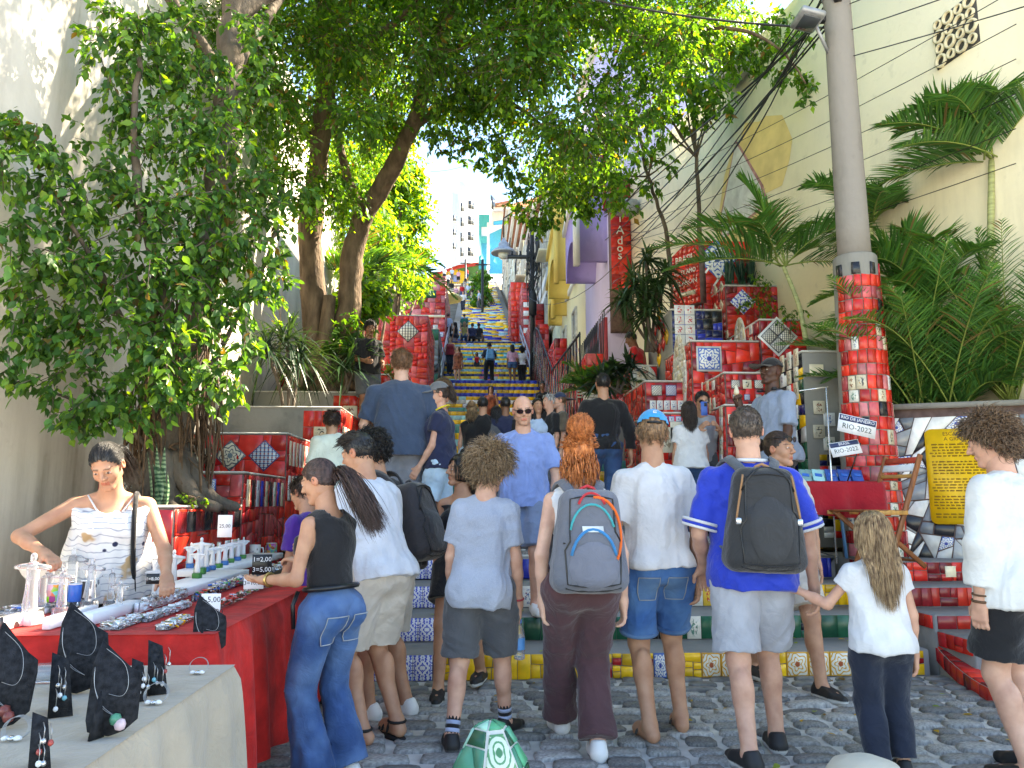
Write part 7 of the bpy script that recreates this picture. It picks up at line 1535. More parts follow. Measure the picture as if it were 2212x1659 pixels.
onstairs(1107, 829, 744, 'woman in pink top and denim shorts on the stair landing', 5, skin='brown', fem=True, w=1.05, shirt=(C_PINK, 'tee', .8, .025), pants=(C_DENIM, .22, .015), hair=('long', H_BLACK, dict(ln=.35)), hem=.02, shoe=BLKALL)
onstairs(1128, 830, 750, 'woman with round curly hair in white top and black trousers', 12, skin='dark', fem=True, shirt=(C_WHITE, 'tee', .6, .02), pants=(C_BLACK, .97, .022), hair=('curly', H_BLACK, dict(ln=.08, n=500, rad=.008)), shoe=BLKALL)
crowd(897, 708, 'bearded man in black tee and tan trousers leaning by the dark terrace', 1.78, 215, 1, Y=33.0, skin='tan', shirt=(C_BLACK, 'tee', .8, .022), pants=(C_TAN, .97, .025), hair=('short', H_BLACK), stub=(.03, .02, .015), shoe=BLKALL)
person('woman in black sitting on the dark glazed terrace', (W(880, 720, 35.2).x, 35.2, W(880, 722, 35.2).z-.42), 1.68, -80, 'tan', .95, True, near=1, seed=77, hip=(0, 0, .46), feet=((-.1, .42, .0, 5), (.1, .45, 0, -5)), lean=.25, shirt=(C_BLACK, 'tank', 0, .014), pants=(C_RUST, .9, .025), hair=('long', H_BLACK, dict(ln=.3)))
onstairs(942, 738, 678, 'man in black tee and light jeans at the top of the yellow stairs', 8, skin='tan', shirt=(C_BLACK, 'tee', .8, .022), pants=(C_LBLUE, .95, .025), hair=('short', H_BLACK))
onstairs(957, 738, 676, 'woman in dark red top next to the man in light jeans', -10, skin='tan', fem=True, shirt=(C_BURG, 'tee', .6, .02), pants=(C_BLACK, .95, .02), hair=('long', H_BLACK, dict(ln=.3)))
onstairs(968, 738, 677, 'man in sky blue tee and black shorts at the stair top', 0, skin='tan', shirt=(C_LTEE, 'tee', .8, .024), pants=(C_BLACK, .48, .03), hair=('short', H_DARK))
onstairs(1003, 732, 678, 'man in green tee and black shorts at the stair top', 4, skin='tan', w=1.08, shirt=(C_GREEN, 'tee', .8, .024), pants=(C_BLACK, .48, .03), hair=('short', H_BLACK))
def seated(u, v, Y, label, az, **k): p = W(u, v, Y); person(label, (p.x, Y, gz(Y)), 1.68, az, near=1, seed=int(u+v), hip=(0, 0, .34), feet=((-.12, .42, -.05, 8), (.12, .45, -.05, -8)), **k)
seated(1021, 720, 42.9, 'person in navy tee sitting on the top yellow step', 10, skin='tan', w=1.1, lean=.15, shirt=(C_NAVY, 'tee', .8, .025), pants=(C_BLACK, .9, .025), hair=('short', H_BLACK))
seated(985, 724, 42.7, 'woman in black sitting sideways on the top yellow step', 60, skin='tan', fem=True, lean=.1, shirt=(C_BLACK, 'tank', 0, .014), pants=(C_DNAVY, .9, .02), hair=('long', H_BLACK, dict(ln=.3)))
seated(1003, 726, 42.6, 'woman in olive top sitting on the top yellow step', 5, skin='fair', fem=True, shirt=(cloth('olive', (.25, .24, .08)), 'tank', 0, .014), pants=(C_DJEAN, .9, .02), hair=('long', H_BLOND, dict(ln=.3)))
seated(1034, 716, 43.0, 'person in black sitting by the right stair rail', -20, skin='brown', shirt=(C_BLACK, 'tee', .8, .02), pants=(C_DKGREY, .9, .02), hair=('short', H_BLACK))
# far up: one reusable small figure of each kind, copied
q = random.Random(12); far = [person('x', (0, 0, 0), 1.72, 0, s_, 1., f_, near=0, seed=90+i, shirt=(sm, 'tee', .8, .03), pants=(pm, .5 if i % 2 else .95, .03), hair=('cap_only', H_BLACK), feet=((-.1, .1, 0, 5), (.1, -.1, 0, -5)))['root'] for i, (s_, f_, sm, pm) in enumerate((('tan', False, C_WHITE, C_DNAVY), ('brown', True, C_RED, C_DJEAN), ('fair', False, C_LTEE, C_DKGREY), ('tan', True, C_PINK, C_BLACK), ('brown', False, C_BLACK, C_BEIGE)))]
names = ('white', 'red', 'pale blue', 'pink', 'black'); fi = 0; used = [False]*5
spots = [(962,690,0),(985,655,3),(998,650,1),(1012,648,2),(1022,652,4),(975,642,4),(1035,668,2),(955,640,1),(968,620,0),(1005,628,4),(1022,632,0),(990,612,3),(1010,606,1),(1030,616,4),(960,606,0),(976,602,2),(945,650,4),(1000,672,0)]
rows_ = {}
for u, v, k in sorted(spots, key=lambda s: -s[1]):
 Y = min(np.arange(44, 98, .05), key=lambda y: abs(W(u, v, y).z-gz(y))); P = W(u, v, Y); o = far[k] if not used[k] else copy_tree(far[k]); used[k] = True
 o.location = (P.x, Y, gz(Y)); o.rotation_euler.z = radians(q.choice([0, 10, 170, 190, 90])); n_ = rows_.get(k, 0); rows_[k] = n_+1
 o['label'] = 'tiny visitor in %s far up the stairs, %s of those in %s' % (names[k], ['nearest', 'second', 'third', 'fourth', 'farthest'][min(n_, 4)], names[k]); o['group'] = 'distant visitors on the upper stairs'
# ------------------------------------------------------------------ details laid on clothes
from mathutils.bvhtree import BVHTree
M_STI = mat('stitch_thread', (.34, .36, .38), .9)
def patch_on(J, ob, cx, cz, w, h, m, name='pocket', side=-1, lift=.004, nx=7, nzz=7, shape=None, x_axis=None):
 me = ob.data; bv = BVHTree.FromPolygons([v.co for v in me.vertices], [tuple(p.vertices) for p in me.polygons]); V = []; ok = True
 for j in range(nzz):
  for i in range(nx):
   fx, fz = i/(nx-1)-.5, j/(nzz-1)-.5; wd = w*(1-(.35*max(0, -fz*2-.4) if shape == 'pocket' else 0)); p = Vector((cx+fx*wd, side*1.5, cz+fz*h)); hit = bv.ray_cast(p, Vector((0, -side, 0)))
   if hit[0] is None: return None
   V.append(hit[0]+Vector((0, side*lift, 0)))
 Fs = [(j*nx+i, j*nx+i+1, (j+1)*nx+i+1, (j+1)*nx+i) for j in range(nzz-1) for i in range(nx-1)]; o = mesh(name, V, Fs, m, J['root'], True); o.parent = ob
 if name == 'pocket':
  E = [V[(nzz-1)*nx+i] for i in range(nx)]+[V[j*nx+nx-1] for j in range(nzz-2, -1, -1)]+[V[i] for i in range(nx-2, -1, -1)]+[V[j*nx] for j in range(1, nzz)]; mb = MB(); mb.tube([e+Vector((0, side*.002, 0)) for e in E], .0028, 4, cap=False); mb.build('stitching', M_STI, o)
 return o
C_STITCH = denim('denim_pocket', (.045, .12, .27), (.13, .25, .42)); M_DKDEN = denim('denim_pocket_dark', (.03, .085, .22), (.12, .22, .38))
for s in (-1, 1):
 patch_on(CAPBOY, CAPBOY['pants'], s*.085, .452*CAPBOY['H'], .12, .13, C_STITCH, shape='pocket', lift=.005)
 patch_on(STALLW, STALLW['pants'], s*.08, .47*STALLW['H'], .12, .13, M_DKDEN, shape='pocket', lift=.005)
patch_on(BLUE, BLUE['pants'], .10, .50*BLUE['H'], .11, .018, C_DKGREY, 'pocket_slit', lift=.003)
M_THREAD = mat('frayed_thread', (.62, .64, .68), .95, .4, 90, .8, 200)
for z in (.30, .11): patch_on(STALLW, STALLW['pants'], -.09, z*STALLW['H'], .09, .06, M_THREAD, 'tear', 1, .006)
H = STALLW['H']; T = STALLW['T']
belt = MB(); belt.tube([vr(T(.062, (.094*1.0)*sin(a), .070*cos(a)-.004)) for a in np.linspace(0, 2*pi, 24)], .014, 6, cap=False); belt.tube([vr(T(.06, -.09, .05)), vr(T(.02, -.105, .06)), vr(T(-.05, -.11, .055))], .011, 5); belt.build('belt', M_BLKP, STALLW['root'], True)
for i in (0, 1):                                         # striped cuffs of the football shirt
 e = BLUE['SH'][i]+(BLUE['EL'][i]-BLUE['SH'][i])*.79; a = nz(BLUE['EL'][i]-BLUE['SH'][i]); x = nz(np.cross(a, np.array((0, 1., 0)))); y = np.cross(a, x); R = .031*BLUE['H']+.026*1.4
 for k, (o_, m_) in enumerate(((0, C_WHITE), (.016, C_ROYAL), (.03, C_WHITE))): mb = MB(); mb.tube([vr(e+a*o_+(x*cos(t)+y*sin(t))*(R+.004)) for t in np.linspace(0, 2*pi, 26)], .009, 6, cap=False); mb.build('cuff', m_, BLUE['shirt'], True)
T = BLUE['T']; mb = MB(); mb.tube([vr(T(.312, .052*sin(a), .045*cos(a))) for a in np.linspace(0, 2*pi, 22)], .011, 6, cap=False); mb.build('collar', C_WHITE, BLUE['shirt'], True)
# turned up hems of the denim shorts
for i in (0, 1):
 J = CAPBOY; e = J['HJ'][i]+(J['KN'][i]-J['HJ'][i])*.86; a = nz(J['KN'][i]-J['HJ'][i]); x = nz(np.cross(a, np.array((0, 1., 0)))); y = np.cross(a, x); mb = MB(); mb.tube([vr(e+(x*cos(t)+y*sin(t))*(.036*J['H']+.036)) for t in np.linspace(0, 2*pi, 24)], .013, 6, cap=False); mb.build('turned_hem', C_STITCH, J['pants'], True)
# socks of the boy in grey
for i in (0, 1):
 J = BOY; p = J['ank'][i]; u_ = nz(J['KN'][i]-p)
 for k in range(5): mb = MB(); mb.tube([vr(p+u_*(.005+k*.02)), vr(p+u_*(.025+k*.02))], .0245*J['H'], 12); mb.build('sock', C_BLACK if k % 2 == 0 else cloth('sock_stripe', (.35, .42, .6)), J['root'], True)
J = CAPBOY; hp = J['hp']; MB().add([hp(x, -.1285, z) for x, z in ((-.010, .100), (.010, .100), (.010, .104), (-.006, .104), (-.006, .109), (.010, .109), (.010, .113), (-.010, .113))], [(0,1,2,3,4,7), (4,5,6,7)]).build('cap_mark', C_WHITE, J['root'])
J = CAPW; hp = J['hp']; MB().add([hp(.071, .055-d_, z) for d_, z in ((0, .062), (.012, .054), (.045, .072), (.012, .059))], [(0,1,2,3)]).add([hp(-.071, .055-d_, z) for d_, z in ((0, .062), (.012, .054), (.045, .072), (.012, .059))], [(0,1,2,3)]).build('cap_mark', C_WHITE, J['root'])
# bracelets, watch
def band(J, i, f, m, r, name, t=.006):
 e = J['WR'][i]+(J['EL'][i]-J['WR'][i])*f; a = nz(J['EL'][i]-J['WR'][i]); x = nz(np.cross(a, np.array((.3, 1., .2)))); y = np.cross(a, x); mb = MB(); mb.tube([vr(e+(x*cos(t_)+y*sin(t_))*r) for t_ in np.linspace(0, 2*pi, 18)], t, 6, cap=False); mb.build(name, m, J['root'], True)
M_GOLD = mat('gold', (.65, .45, .16), .3, .1, metal=.9); M_SILV = mat('silver', (.62, .62, .62), .25, .1, metal=.9); M_BRNL = mat('leather_brown', (.12, .06, .03), .7)
band(STALLW, 0, .12, M_GOLD, .03, 'bracelet', .007); band(BOY, 1, .02, mat('red_bead', (.45, .04, .06), .5), .03, 'bracelet', .006); band(LINEN, 0, -.02, M_BRNL, .034, 'bracelet', .007); band(LINEN, 0, .1, M_BRNL, .034, 'bracelet', .005); band(VEND, 0, .05, M_SILV, .036, 'watch', .012)
# ------------------------------------------------------------------ backpacks
def backpack(J, label, m, w=.30, h=.44, d=.17, drop=.0, pocket=None, arcs=(), handle=None, trim=None, buckles=False, straps=None):
 root = empty('backpack', J['root'].location, J['root'].rotation_euler.z, label, 'backpack'); T = J['T']; H = J['H']; rt, fw, up = J['rt'], J['fw'], J['up']
 c = T(.15, 0, 0)-fw*(.066*H*J['w']+d*.52)-up*drop; R = w/2
 g = SDF(c-.42, c+.42, .010); g.rbox(c, np.array((w*.5-.07, d*.5-.06, h*.5-.07)), .07, rt, fw, up, .02, .22); g.rbox(c-fw*d*.36-up*h*.17, np.array((w*.38-.045, .02, h*.27-.045)), .045, rt, fw, up, .035, .15)
 V, Fq = g.nets(); V = relax(V, Fq, 2); V = V+vnormals(V, Fq)*folds(V, .004, 5)[:, None]; bd = mesh('body', V, Fq, m, root, True)
 bv = BVHTree.FromPolygons([Vector(v) for v in V], [tuple(int(i) for i in f) for f in Fq])
 def surf(x, z, lift=.004):
  o = vr(c+rt*x+up*z-fw*1.); hit = bv.ray_cast(o, vr(fw)); return (hit[0]-vr(fw)*lift) if hit[0] else o+vr(fw)*(1-d*.3)
 loop = [(.36*cos(a)/max(abs(cos(a)), abs(sin(a)))**.8*(.92 if sin(a) > 0 else 1.12), .43*sin(a)/max(abs(cos(a)), abs(sin(a)))**.8) for a in np.linspace(0, 2*pi, 33)]
 for pts, rr, mm, nm in list(arcs)+[(loop, .0045, M_BLKP, 'edge_zip'), ([(-.42, -.02), (0, -.035), (.42, -.02)], .004, M_BLKP, 'seam'), ([(-.40, -.44), (-.2, -.47), (.2, -.47), (.40, -.44)], .004, M_BLKP, 'seam')]: mb = MB(); mb.tube([surf(x*w, z*h) for x, z in pts], rr, 5); mb.build(nm, mm, bd, True)
 if pocket:
  P = []; n = 14
  for j in range(7):
   for i in range(n+1): a = 2*pi*i/n; P.append(surf(pocket[0]*w+cos(a)*pocket[2]*w*j/6, pocket[1]*h+sin(a)*pocket[3]*h*j/6, .012 if j < 6 else .003))
  mesh('front_pocket', [tuple(p) for p in P], [(j*(n+1)+i, j*(n+1)+i+1, (j+1)*(n+1)+i+1, (j+1)*(n+1)+i) for j in range(6) for i in range(n)], pocket[4], bd, True)
 for s in (-1, 1):
  P = [c+up*h*.40+rt*s*.05+fw*d*.3, T(.30, s*.055*J['w'], -.055), T(.318, s*.068*J['w'], .0), T(.27, s*.075*J['w'], .075*J['w']), T(.17, s*.078*J['w'], .085*J['w']), T(.09, s*.095*J['w'], .03), c-up*h*.38+rt*s*w*.42+fw*d*.2]
  mb = MB(); Q = catmull([vr(p) for p in P], 5); k = len(Q); Vs = []; hw = .026
  for i, p in enumerate(Q):
   t = (Q[min(i+1, k-1)]-Q[max(i-1, 0)]).normalized(); ctr = vr(T(.2)); out = (p-ctr); out -= t*out.dot(t); out.normalize(); sd = t.cross(out); Vs += [p-sd*hw+out*.006, p+sd*hw+out*.006, p+sd*hw-out*.008, p-sd*hw-out*.008]
  mb.add(Vs, [(i*4+a, i*4+(a+1) % 4, i*4+4+(a+1) % 4, i*4+4+a) for i in range(k-1) for a in range(4)]); mb.build('strap', straps or m, root, True)
 mb = MB(); mb.tube([vr(c+up*h*.47+rt*x+fw*.0+up*.035*(1-(x/.05)**2)) for x in (-.05, -.03, 0, .03, .05)], .009, 6); mb.build('handle', handle or m, root, True)
 if buckles:
  for s in (-1, 1): o = MB().box(surf(s*w*.42, -.02*h, .01), (.03, .016, .035), None, 0, .004).build('buckle', M_SILV, bd)
 if trim:
  for s in (-1, 1): mb = MB(); mb.tube([surf(s*w*(.34+.1*z), h*(.42-.42*z)) for z in np.linspace(0, 1, 7)], .006, 5); mb.build('piping', trim, bd, True)
 return root, surf
M_PKG = cloth('pack_grey', (.13, .14, .17), .7); M_PKB = cloth('pack_black', (.028, .029, .031), .6); arc = lambda r_, z0, a0, a1, n=12, sx=1.: [(sx*r_*cos(radians(a0+(a1-a0)*i/n)), z0+r_*sin(radians(a0+(a1-a0)*i/n))) for i in range(n+1)]
M_ZT = cloth('zip_teal', (.02, .33, .36), .6); M_ZO = cloth('zip_orange', (.75, .13, .02), .6); M_ZR = cloth('zip_red', (.5, .03, .04), .6); M_ZB = cloth('zip_blue', (.02, .20, .45), .6)
bp, sf = backpack(RED, 'grey backpack with teal, orange and red zips on the copper haired woman', M_PKG, .36, .53, .19, .02, (0, -.24, .36, .24, cloth('pack_grey2', (.15, .16, .20), .7)), [(arc(.33, .02, 20, 165), .007, M_ZT, 'teal_zip'), ([(x+.06, z) for x, z in arc(.36, .06, -40, 95)], .009, M_ZO, 'orange_zip'), (arc(.22, .24, 30, 150), .008, M_ZR, 'red_zip'), (arc(.33, -.22, 15, 165), .009, M_ZB, 'blue_zip')], M_ZR)
V = [sf(x, z, .007) for z in (.045, .075) for x in (-.055, 0, .055)]; mesh('name_tag', [tuple(v) for v in V], [(0,1,4,3), (1,2,5,4)], mat('tag_grey', (.55, .58, .58), .6), bp)
backpack(BLUE, 'charcoal backpack with tan piping and pale buckles on the football shirt man', M_PKB, .37, .54, .18, .02, (0, -.10, .30, .32, cloth('pack_black2', (.034, .035, .037), .6)), [(arc(.40, .10, 25, 155), .006, M_BLKP, 'zip')], cloth('tan_webbing', (.38, .20, .10)), cloth('tan_piping', (.36, .19, .09)), True, cloth('strap_charcoal', (.09, .10, .115)))
backpack(BPMAN, 'dark backpack with mesh side on the wavy haired man in black', cloth('pack_dark', (.030, .028, .032), .65), .31, .50, .2, .06, (0, -.15, .3, .25, cloth('pack_mesh', (.05, .05, .055), .8, .4, 300)), [(arc(.36, .05, 10, 170), .007, M_BLKP, 'zip')])
backpack(bk, 'pale blue and grey backpack on the man in black trousers', cloth('pack_sky', (.12, .32, .55), .8), .34, .46, .18)
# ------------------------------------------------------------------ tables at the left
M_VELV = cloth('red_velvet', (.55, .022, .018), .8, .35, 300, .06); M_TAUPE = cloth('taupe_cloth', (.44, .36, .27), .95, .1, 300, .2)
def table_cloth(name, path, zt, zb, m, parent, seed, amp=.03, top=None, closed=False):
 """top sheet plus a hanging skirt along path (list of xy, outward on the right of travel)"""
 q = random.Random(seed); P = []; 
 for (x0, y0), (x1, y1) in zip(path[:-1], path[1:]):
  n = max(2, int(sqrt((x1-x0)**2+(y1-y0)**2)/.025)); P += [(x0+(x1-x0)*i/n, y0+(y1-y0)*i/n) for i in range(n)]
 P.append(path[-1]); k = len(P); rows_n = 9; V = []; ph = [q.uniform(0, 6) for _ in range(4)]
 for j in range(rows_n):
  t = j/(rows_n-1)
  for i, (x, y) in enumerate(P):
   a, b = P[max(i-1, 0)], P[min(i+1, k-1)]; tx, ty = b[0]-a[0], b[1]-a[1]; l = sqrt(tx*tx+ty*ty) or 1; nx_, ny_ = ty/l, -tx/l; s = i*.025
   w_ = amp*t**.7*(sin(s*17+ph[0]+1.2*sin(s*5+ph[1]))+.5*sin(s*31+ph[2])+.9)+.006; rnd = .02*sin(min(1, t*6)*pi/2)
   V.append((x+nx_*(w_+rnd-.015), y+ny_*(w_+rnd-.015), zt-(zt-zb)*t - (0 if t else 0) + (.015*sin(s*9+ph[3]) if t == 1 else 0)))
 Fs = [(j*k+i, j*k+i+1, (j+1)*k+i+1, (j+1)*k+i) for j in range(rows_n-1) for i in range(k-1)]
 n0 = len(V); V += [(x, y, zt+.0) for x, y in top]; Fs.append(tuple(range(n0, n0+len(top)))); return mesh(name, V, Fs, m, parent, True)
t1 = empty('stall_table', (0,0,0), 0, 'souvenir stall table draped in red velvet', 'table'); TX, TZ = -1.05, .80
L1 = [(-2.2, 3.32), (TX, 3.32), (TX, 5.25), (-1.62, 5.25), (-1.62, 3.97), (-2.2, 3.97)]
MB().b2((-2.18, 3.34, .76), (TX-.02, 3.95, .795)).build('table_top', M_BRNL, t1); MB().b2((-1.60, 3.96, .76), (TX-.02, 5.23, .794)).build('table_top', M_BRNL, t1)
for x, y in ((-2.1, 3.45), (-2.1, 3.85), (-1.15, 3.45), (-1.15, 5.1), (-1.5, 5.1)): MB().b2((x-.025, y-.025, 0), (x+.025, y+.025, .76)).build('leg', M_BRNL, t1)
table_cloth('tablecloth', [(-2.2, 3.32), (TX, 3.32), (TX, 5.25), (-1.62, 5.25)], TZ, .10, M_VELV, t1, 3, .035, L1)
t2 = empty('stall_table', (0,0,0), 0, 'jewellery stall table draped in taupe cloth', 'table'); GZ = .70; GX = -.93
MB().b2((-2.7, 1.5, .65), (GX-.03, 3.2, .695)).build('table_top', M_BRNL, t2)
for x, y in ((-2.6, 1.6), (-1.15, 1.6), (-1.15, 3.1), (-2.6, 3.1)): MB().b2((x-.025, y-.025, 0), (x+.025, y+.025, .65)).build('leg', M_BRNL, t2)
table_cloth('tablecloth', [(-2.7, 1.5), (GX, 1.5), (GX, 3.22)], GZ, .28, M_TAUPE, t2, 8, .03, [(-2.7, 1.5), (GX, 1.5), (GX, 3.22), (-2.7, 3.22)])
on1 = lambda u, v: WZ(u, v, TZ+.002); on2 = lambda u, v: WZ(u, v, GZ+.002)
# robed figurines with open arms
def fig_mesh():
 mb = MB(); mb.lathe([(.014, 0), (.016, .01), (.0125, .05), (.0115, .085), (.013, .1), (.010, .113), (.005, .117)], (0,0,0), 12, sx=1.15, sy=.85)
 mb.tube([(-.046, 0, .1015), (-.03, 0, .103), (0, 0, .105), (.03, 0, .103), (.046, 0, .1015)], [.005, .007, .009, .007, .005], 8)
 mb.add([(-.04, .001, .10), (-.012, .001, .10), (-.012, .001, .07), (-.03, .001, .085), (.012, .001, .10), (.04, .001, .10), (.03, .001, .085), (.012, .001, .07)], [(0,1,2,3), (4,5,6,7)])
 mb.lathe([(.001, .115), (.006, .118), (.0075, .125), (.0065, .132), (.002, .136)], (0,0,0), 10); return mb
M_PLAS = mat('white_plastic', (.74, .75, .77), .35, .06); M_SEA = mat('blue_base', (.03, .16, .42), .3); M_JUNG = mat('green_base', (.05, .22, .05), .5)
mg, tg, bg_ = nodes('clear_acrylic'); bg_.inputs['Base Color'].default_value = (.93, .95, .97, 1); bg_.inputs['Roughness'].default_value = .08; bg_.inputs['Transmission Weight'].default_value = .85; bg_.inputs['IOR'].default_value = 1.3; M_CLEAR = mg
def figurine(p, s, m, base, label, bm=None, rz=0):
 o = empty('figurine', p, rz, label, 'figurine', 'souvenir figurines on the red stall'); hb = .02*s/.136 if base else 0
 hb = .22*s if base == 'tall' else .12*s if base else 0
 k = s/.136; mb = fig_mesh(); mb.V = [(x*k, y*k, z*k+hb) for x, y, z in mb.V]; mb.build('figure', m, o, True)
 if base: MB().box((0, 0, hb/2), (s*.34, s*.28, hb), None, 0, .004).build('base', bm or m, o)
 return o
ORD = ['first', 'second', 'third', 'fourth', 'fifth', 'sixth', 'seventh', 'eighth', 'ninth', 'tenth', 'eleventh', 'twelfth', 'thirteenth']
for i, (u, v, s) in enumerate(((285,1283,.20),(308,1287,.18),(328,1278,.20),(348,1276,.17),(318,1272,.19),(372,1265,.15),(335,1300,.13))): figurine(on1(u, v), s*1.35, M_PLAS, 'low', 'white plastic robed figurine with open arms, %s from the left' % ORD[i], M_CLEAR, .15)
for i, (u, v, s) in enumerate(((60,1350,.22),(150,1310,.21),(172,1305,.20),(192,1318,.18),(215,1300,.15),(238,1312,.14),(255,1330,.12),(100,1320,.18),(130,1330,.16))): figurine(on1(u, v), s*1.15, M_CLEAR, 'tall', 'clear acrylic robed figurine, %s of its group from the left' % ORD[i], M_CLEAR if i else M_PLAS, -.2)
q = random.Random(9)
for i, (u, v) in enumerate(((425,1258),(438,1252),(418,1268),(452,1248),(466,1243),(480,1236),(494,1230),(508,1225),(520,1220),(404,1243))): figurine(on1(u, v)+Vector((0, .05, .05)), .15 if i else .2, M_PLAS, 'tall', 'small robed figurine on a painted base, %s of its row' % ORD[i], M_SEA if i % 2 else M_JUNG, q.uniform(-.3, .3))
# boxes and cartons
def carton(a, b, z0, h, m, label, name='carton', lid=True):
 o = empty(name, ((a.x+b.x)/2, (a.y+b.y)/2, z0), 0, label, 'box', 'cartons on the red stall'); w_, d_ = abs(b.x-a.x), abs(b.y-a.y)
 MB().box((0, 0, h/2), (w_, d_, h), None, 0, .003).build('box', m, o); MB().box((0, 0, h+.0008), (w_*.97, .004, .0016)).build('flap_seam', mat('carton_seam', (.5, .5, .5), .8), o); return o
M_CARD = mat('white_card', (.76, .77, .80), .6, .05)
carton(on1(105,1362)+Vector((0,.01,0)), on1(195,1330), TZ+.004, .05, M_CARD, 'white carton nearest the jewellery table'); carton(on1(200,1352), on1(275,1318), TZ+.004, .05, M_CARD, 'white carton beside the pile of key rings'); carton(on1(400,1290), on1(470,1245), TZ+.004, .048, M_CARD, 'long white carton under the painted figurines'); carton(on1(470,1246), on1(545,1205), TZ+.004, .048, M_CARD, 'long white carton nearer the mugs')
mw_, t, b = nodes('wave_pattern'); tc = N(t, 'ShaderNodeTexCoord'); wv = N(t, 'ShaderNodeTexWave', bands_direction='X', i_Scale=9.0, i_Distortion=5.0, i_Detail=0.0); L(t, tc.outputs['Object'], wv.inputs['Vector']); L(t, ramp(t, wv.outputs[0], [(.48, (.03, .03, .03)), (.52, (.75, .74, .72))]), b.inputs['Base Color']); b.inputs['Roughness'].default_value = .4; M_WAVE = mw_
def print_mat(n, A, B, C): return deco('print_'+n, 'picture', A, B, C, 3)
mp_, t, b = nodes('colour_print'); tc = N(t, 'ShaderNodeTexCoord'); vo = N(t, 'ShaderNodeTexVoronoi', i_Scale=38.0); L(t, tc.outputs['Object'], vo.inputs['Vector']); hs2 = N(t, 'ShaderNodeHueSaturation', i_Saturation=1.6); L(t, vo.outputs['Color'], hs2.inputs['Color']); L(t, mixc(t, .25, hs2.outputs[0], (.7, .3, .03)), b.inputs['Base Color']); b.inputs['Roughness'].default_value = .3; M_PRINT = mp_
M_CUPB = mat('cup_blue', (.02, .14, .55), .3); M_CUPR = mat('cup_red', (.62, .05, .04), .3)
mt_, t, b = nodes('mug_text_print'); tc = N(t, 'ShaderNodeTexCoord'); br = N(t, 'ShaderNodeTexVoronoi', i_Scale=55.0); mpp = N(t, 'ShaderNodeMapping'); mpp.inputs['Scale'].default_value = (1, 1, .5); L(t, tc.outputs['Object'], mpp.inputs[0]); L(t, mpp.outputs[0], br.inputs['Vector']); L(t, ramp(t, br.outputs['Distance'], [(.26, (.15, .15, .17)), (.30, (.74, .74, .73))]), b.inputs['Base Color']); b.inputs['Roughness'].default_value = .25; M_MUGT = mt_
carton(on1(-12,1365)+Vector((0,.01,0)), on1(95,1340), TZ+.004, .055, M_WAVE, 'carton with black and white wave pattern at the left end', lid=False)
def mug(p, m, label, r=.052, h=.125, handle=True, name='mug', az=0):
 o = empty(name, p, az, label, name.replace('_', ' '), 'mugs and cups on the red stall'); MB().lathe([(r*.9, 0), (r, .004), (r, h-.002), (r*.97, h), (r*.9, h-.002), (r*.88, .006), (.001, .006)], (0,0,0), 20).build('cup', m, o, True)
 MB().lathe([(r*1.002, h-.004), (r*1.01, h), (r*.9, h+.001), (r*.89, h-.01)], (0,0,0), 20).build('rim', M_PLAS, o, True)
 if handle: mb = MB(); mb.tube([(r+.001, 0, h*.78), (r+.022, 0, h*.78), (r+.03, 0, h*.5), (r+.022, 0, h*.24), (r+.001, 0, h*.22)], .006, 6); mb.build('handle', M_PLAS, o, True)
for i, (u, v, m, d) in enumerate(((483,1213,M_WAVE,'wave patterned mug'),(517,1208,M_MUGT,'white mug printed with city lettering'),(550,1205,M_MUGT,'white mug with small flag drawing'),(586,1200,M_PRINT,'mug with bright flag picture'),(520,1185,M_PRINT,'orange mug in the rear row'),(565,1180,M_WAVE,'wave patterned mug in the rear row'),(600,1180,M_MUGT,'rear mug with grey print near the purple shirt'),(492,1180,M_PLAS,'plain white mug behind the wave mug'),(620,1190,M_PRINT,'last bright mug at the right end'))): mug(on1(u, v)+Vector((0,0,.0)), m, d+' on the red stall', az=radians([20,200,0,150,90,0,30,0,0][i]))
for i, (u, v, m, d) in enumerate(((112,1322,M_PRINT,'multicoloured'),(140,1315,M_WAVE,'wave patterned'),(158,1322,M_CUPB,'bright blue'),(182,1312,M_WAVE,'grey wave'),(205,1306,M_MUGT,'white lettered'),(220,1300,M_CUPR,'red parrot coloured'),(236,1290,M_CUPB,'blue and green'),(248,1283,M_PRINT,'yellow and red'))): mug(on1(u, v)+Vector((0,0,.05)), m, d+' shot glass in the row on the white cartons', .03, .085, False, 'shot_glass')
# trays of trinkets
def tray(a, b, label, seed, n, cols, h=.03, clear=True, top=.015):
 c = Vector(((a.x+b.x)/2, (a.y+b.y)/2, TZ+.004)); w_, d_ = abs(b.x-a.x), abs(b.y-a.y); o = empty('trinket_tray', c, 0, label, 'tray', 'trays of trinkets on the red stall'); mb = MB()
 mb.b2((-w_/2, -d_/2, 0), (w_/2, d_/2, .003))
 for x0, x1, y0, y1 in ((-w_/2, -w_/2+.003, -d_/2, d_/2), (w_/2-.003, w_/2, -d_/2, d_/2), (-w_/2, w_/2, -d_/2, -d_/2+.003), (-w_/2, w_/2, d_/2-.003, d_/2)): mb.b2((x0, y0, .003), (x1, y1, h))
 mb.build('tray', M_CLEAR if clear else M_CARD, o); q = random.Random(seed); mb = MB()
 for i in range(int(n*1.3)):
  R = Matrix.Rotation(q.uniform(0, 6), 3, 'Z') @ Matrix.Rotation(q.gauss(0, .5), 3, 'X'); s = q.uniform(.014, .036); mb.box((q.uniform(-.44, .44)*w_, q.uniform(-.44, .44)*d_, q.uniform(.006, h*.9+top)), (s, s*q.uniform(.4, 1), q.uniform(.003, .008)), R, q.randrange(len(cols)), .001)
 tag(mb.build('trinkets', None, o, mats=cols), kind='stuff')
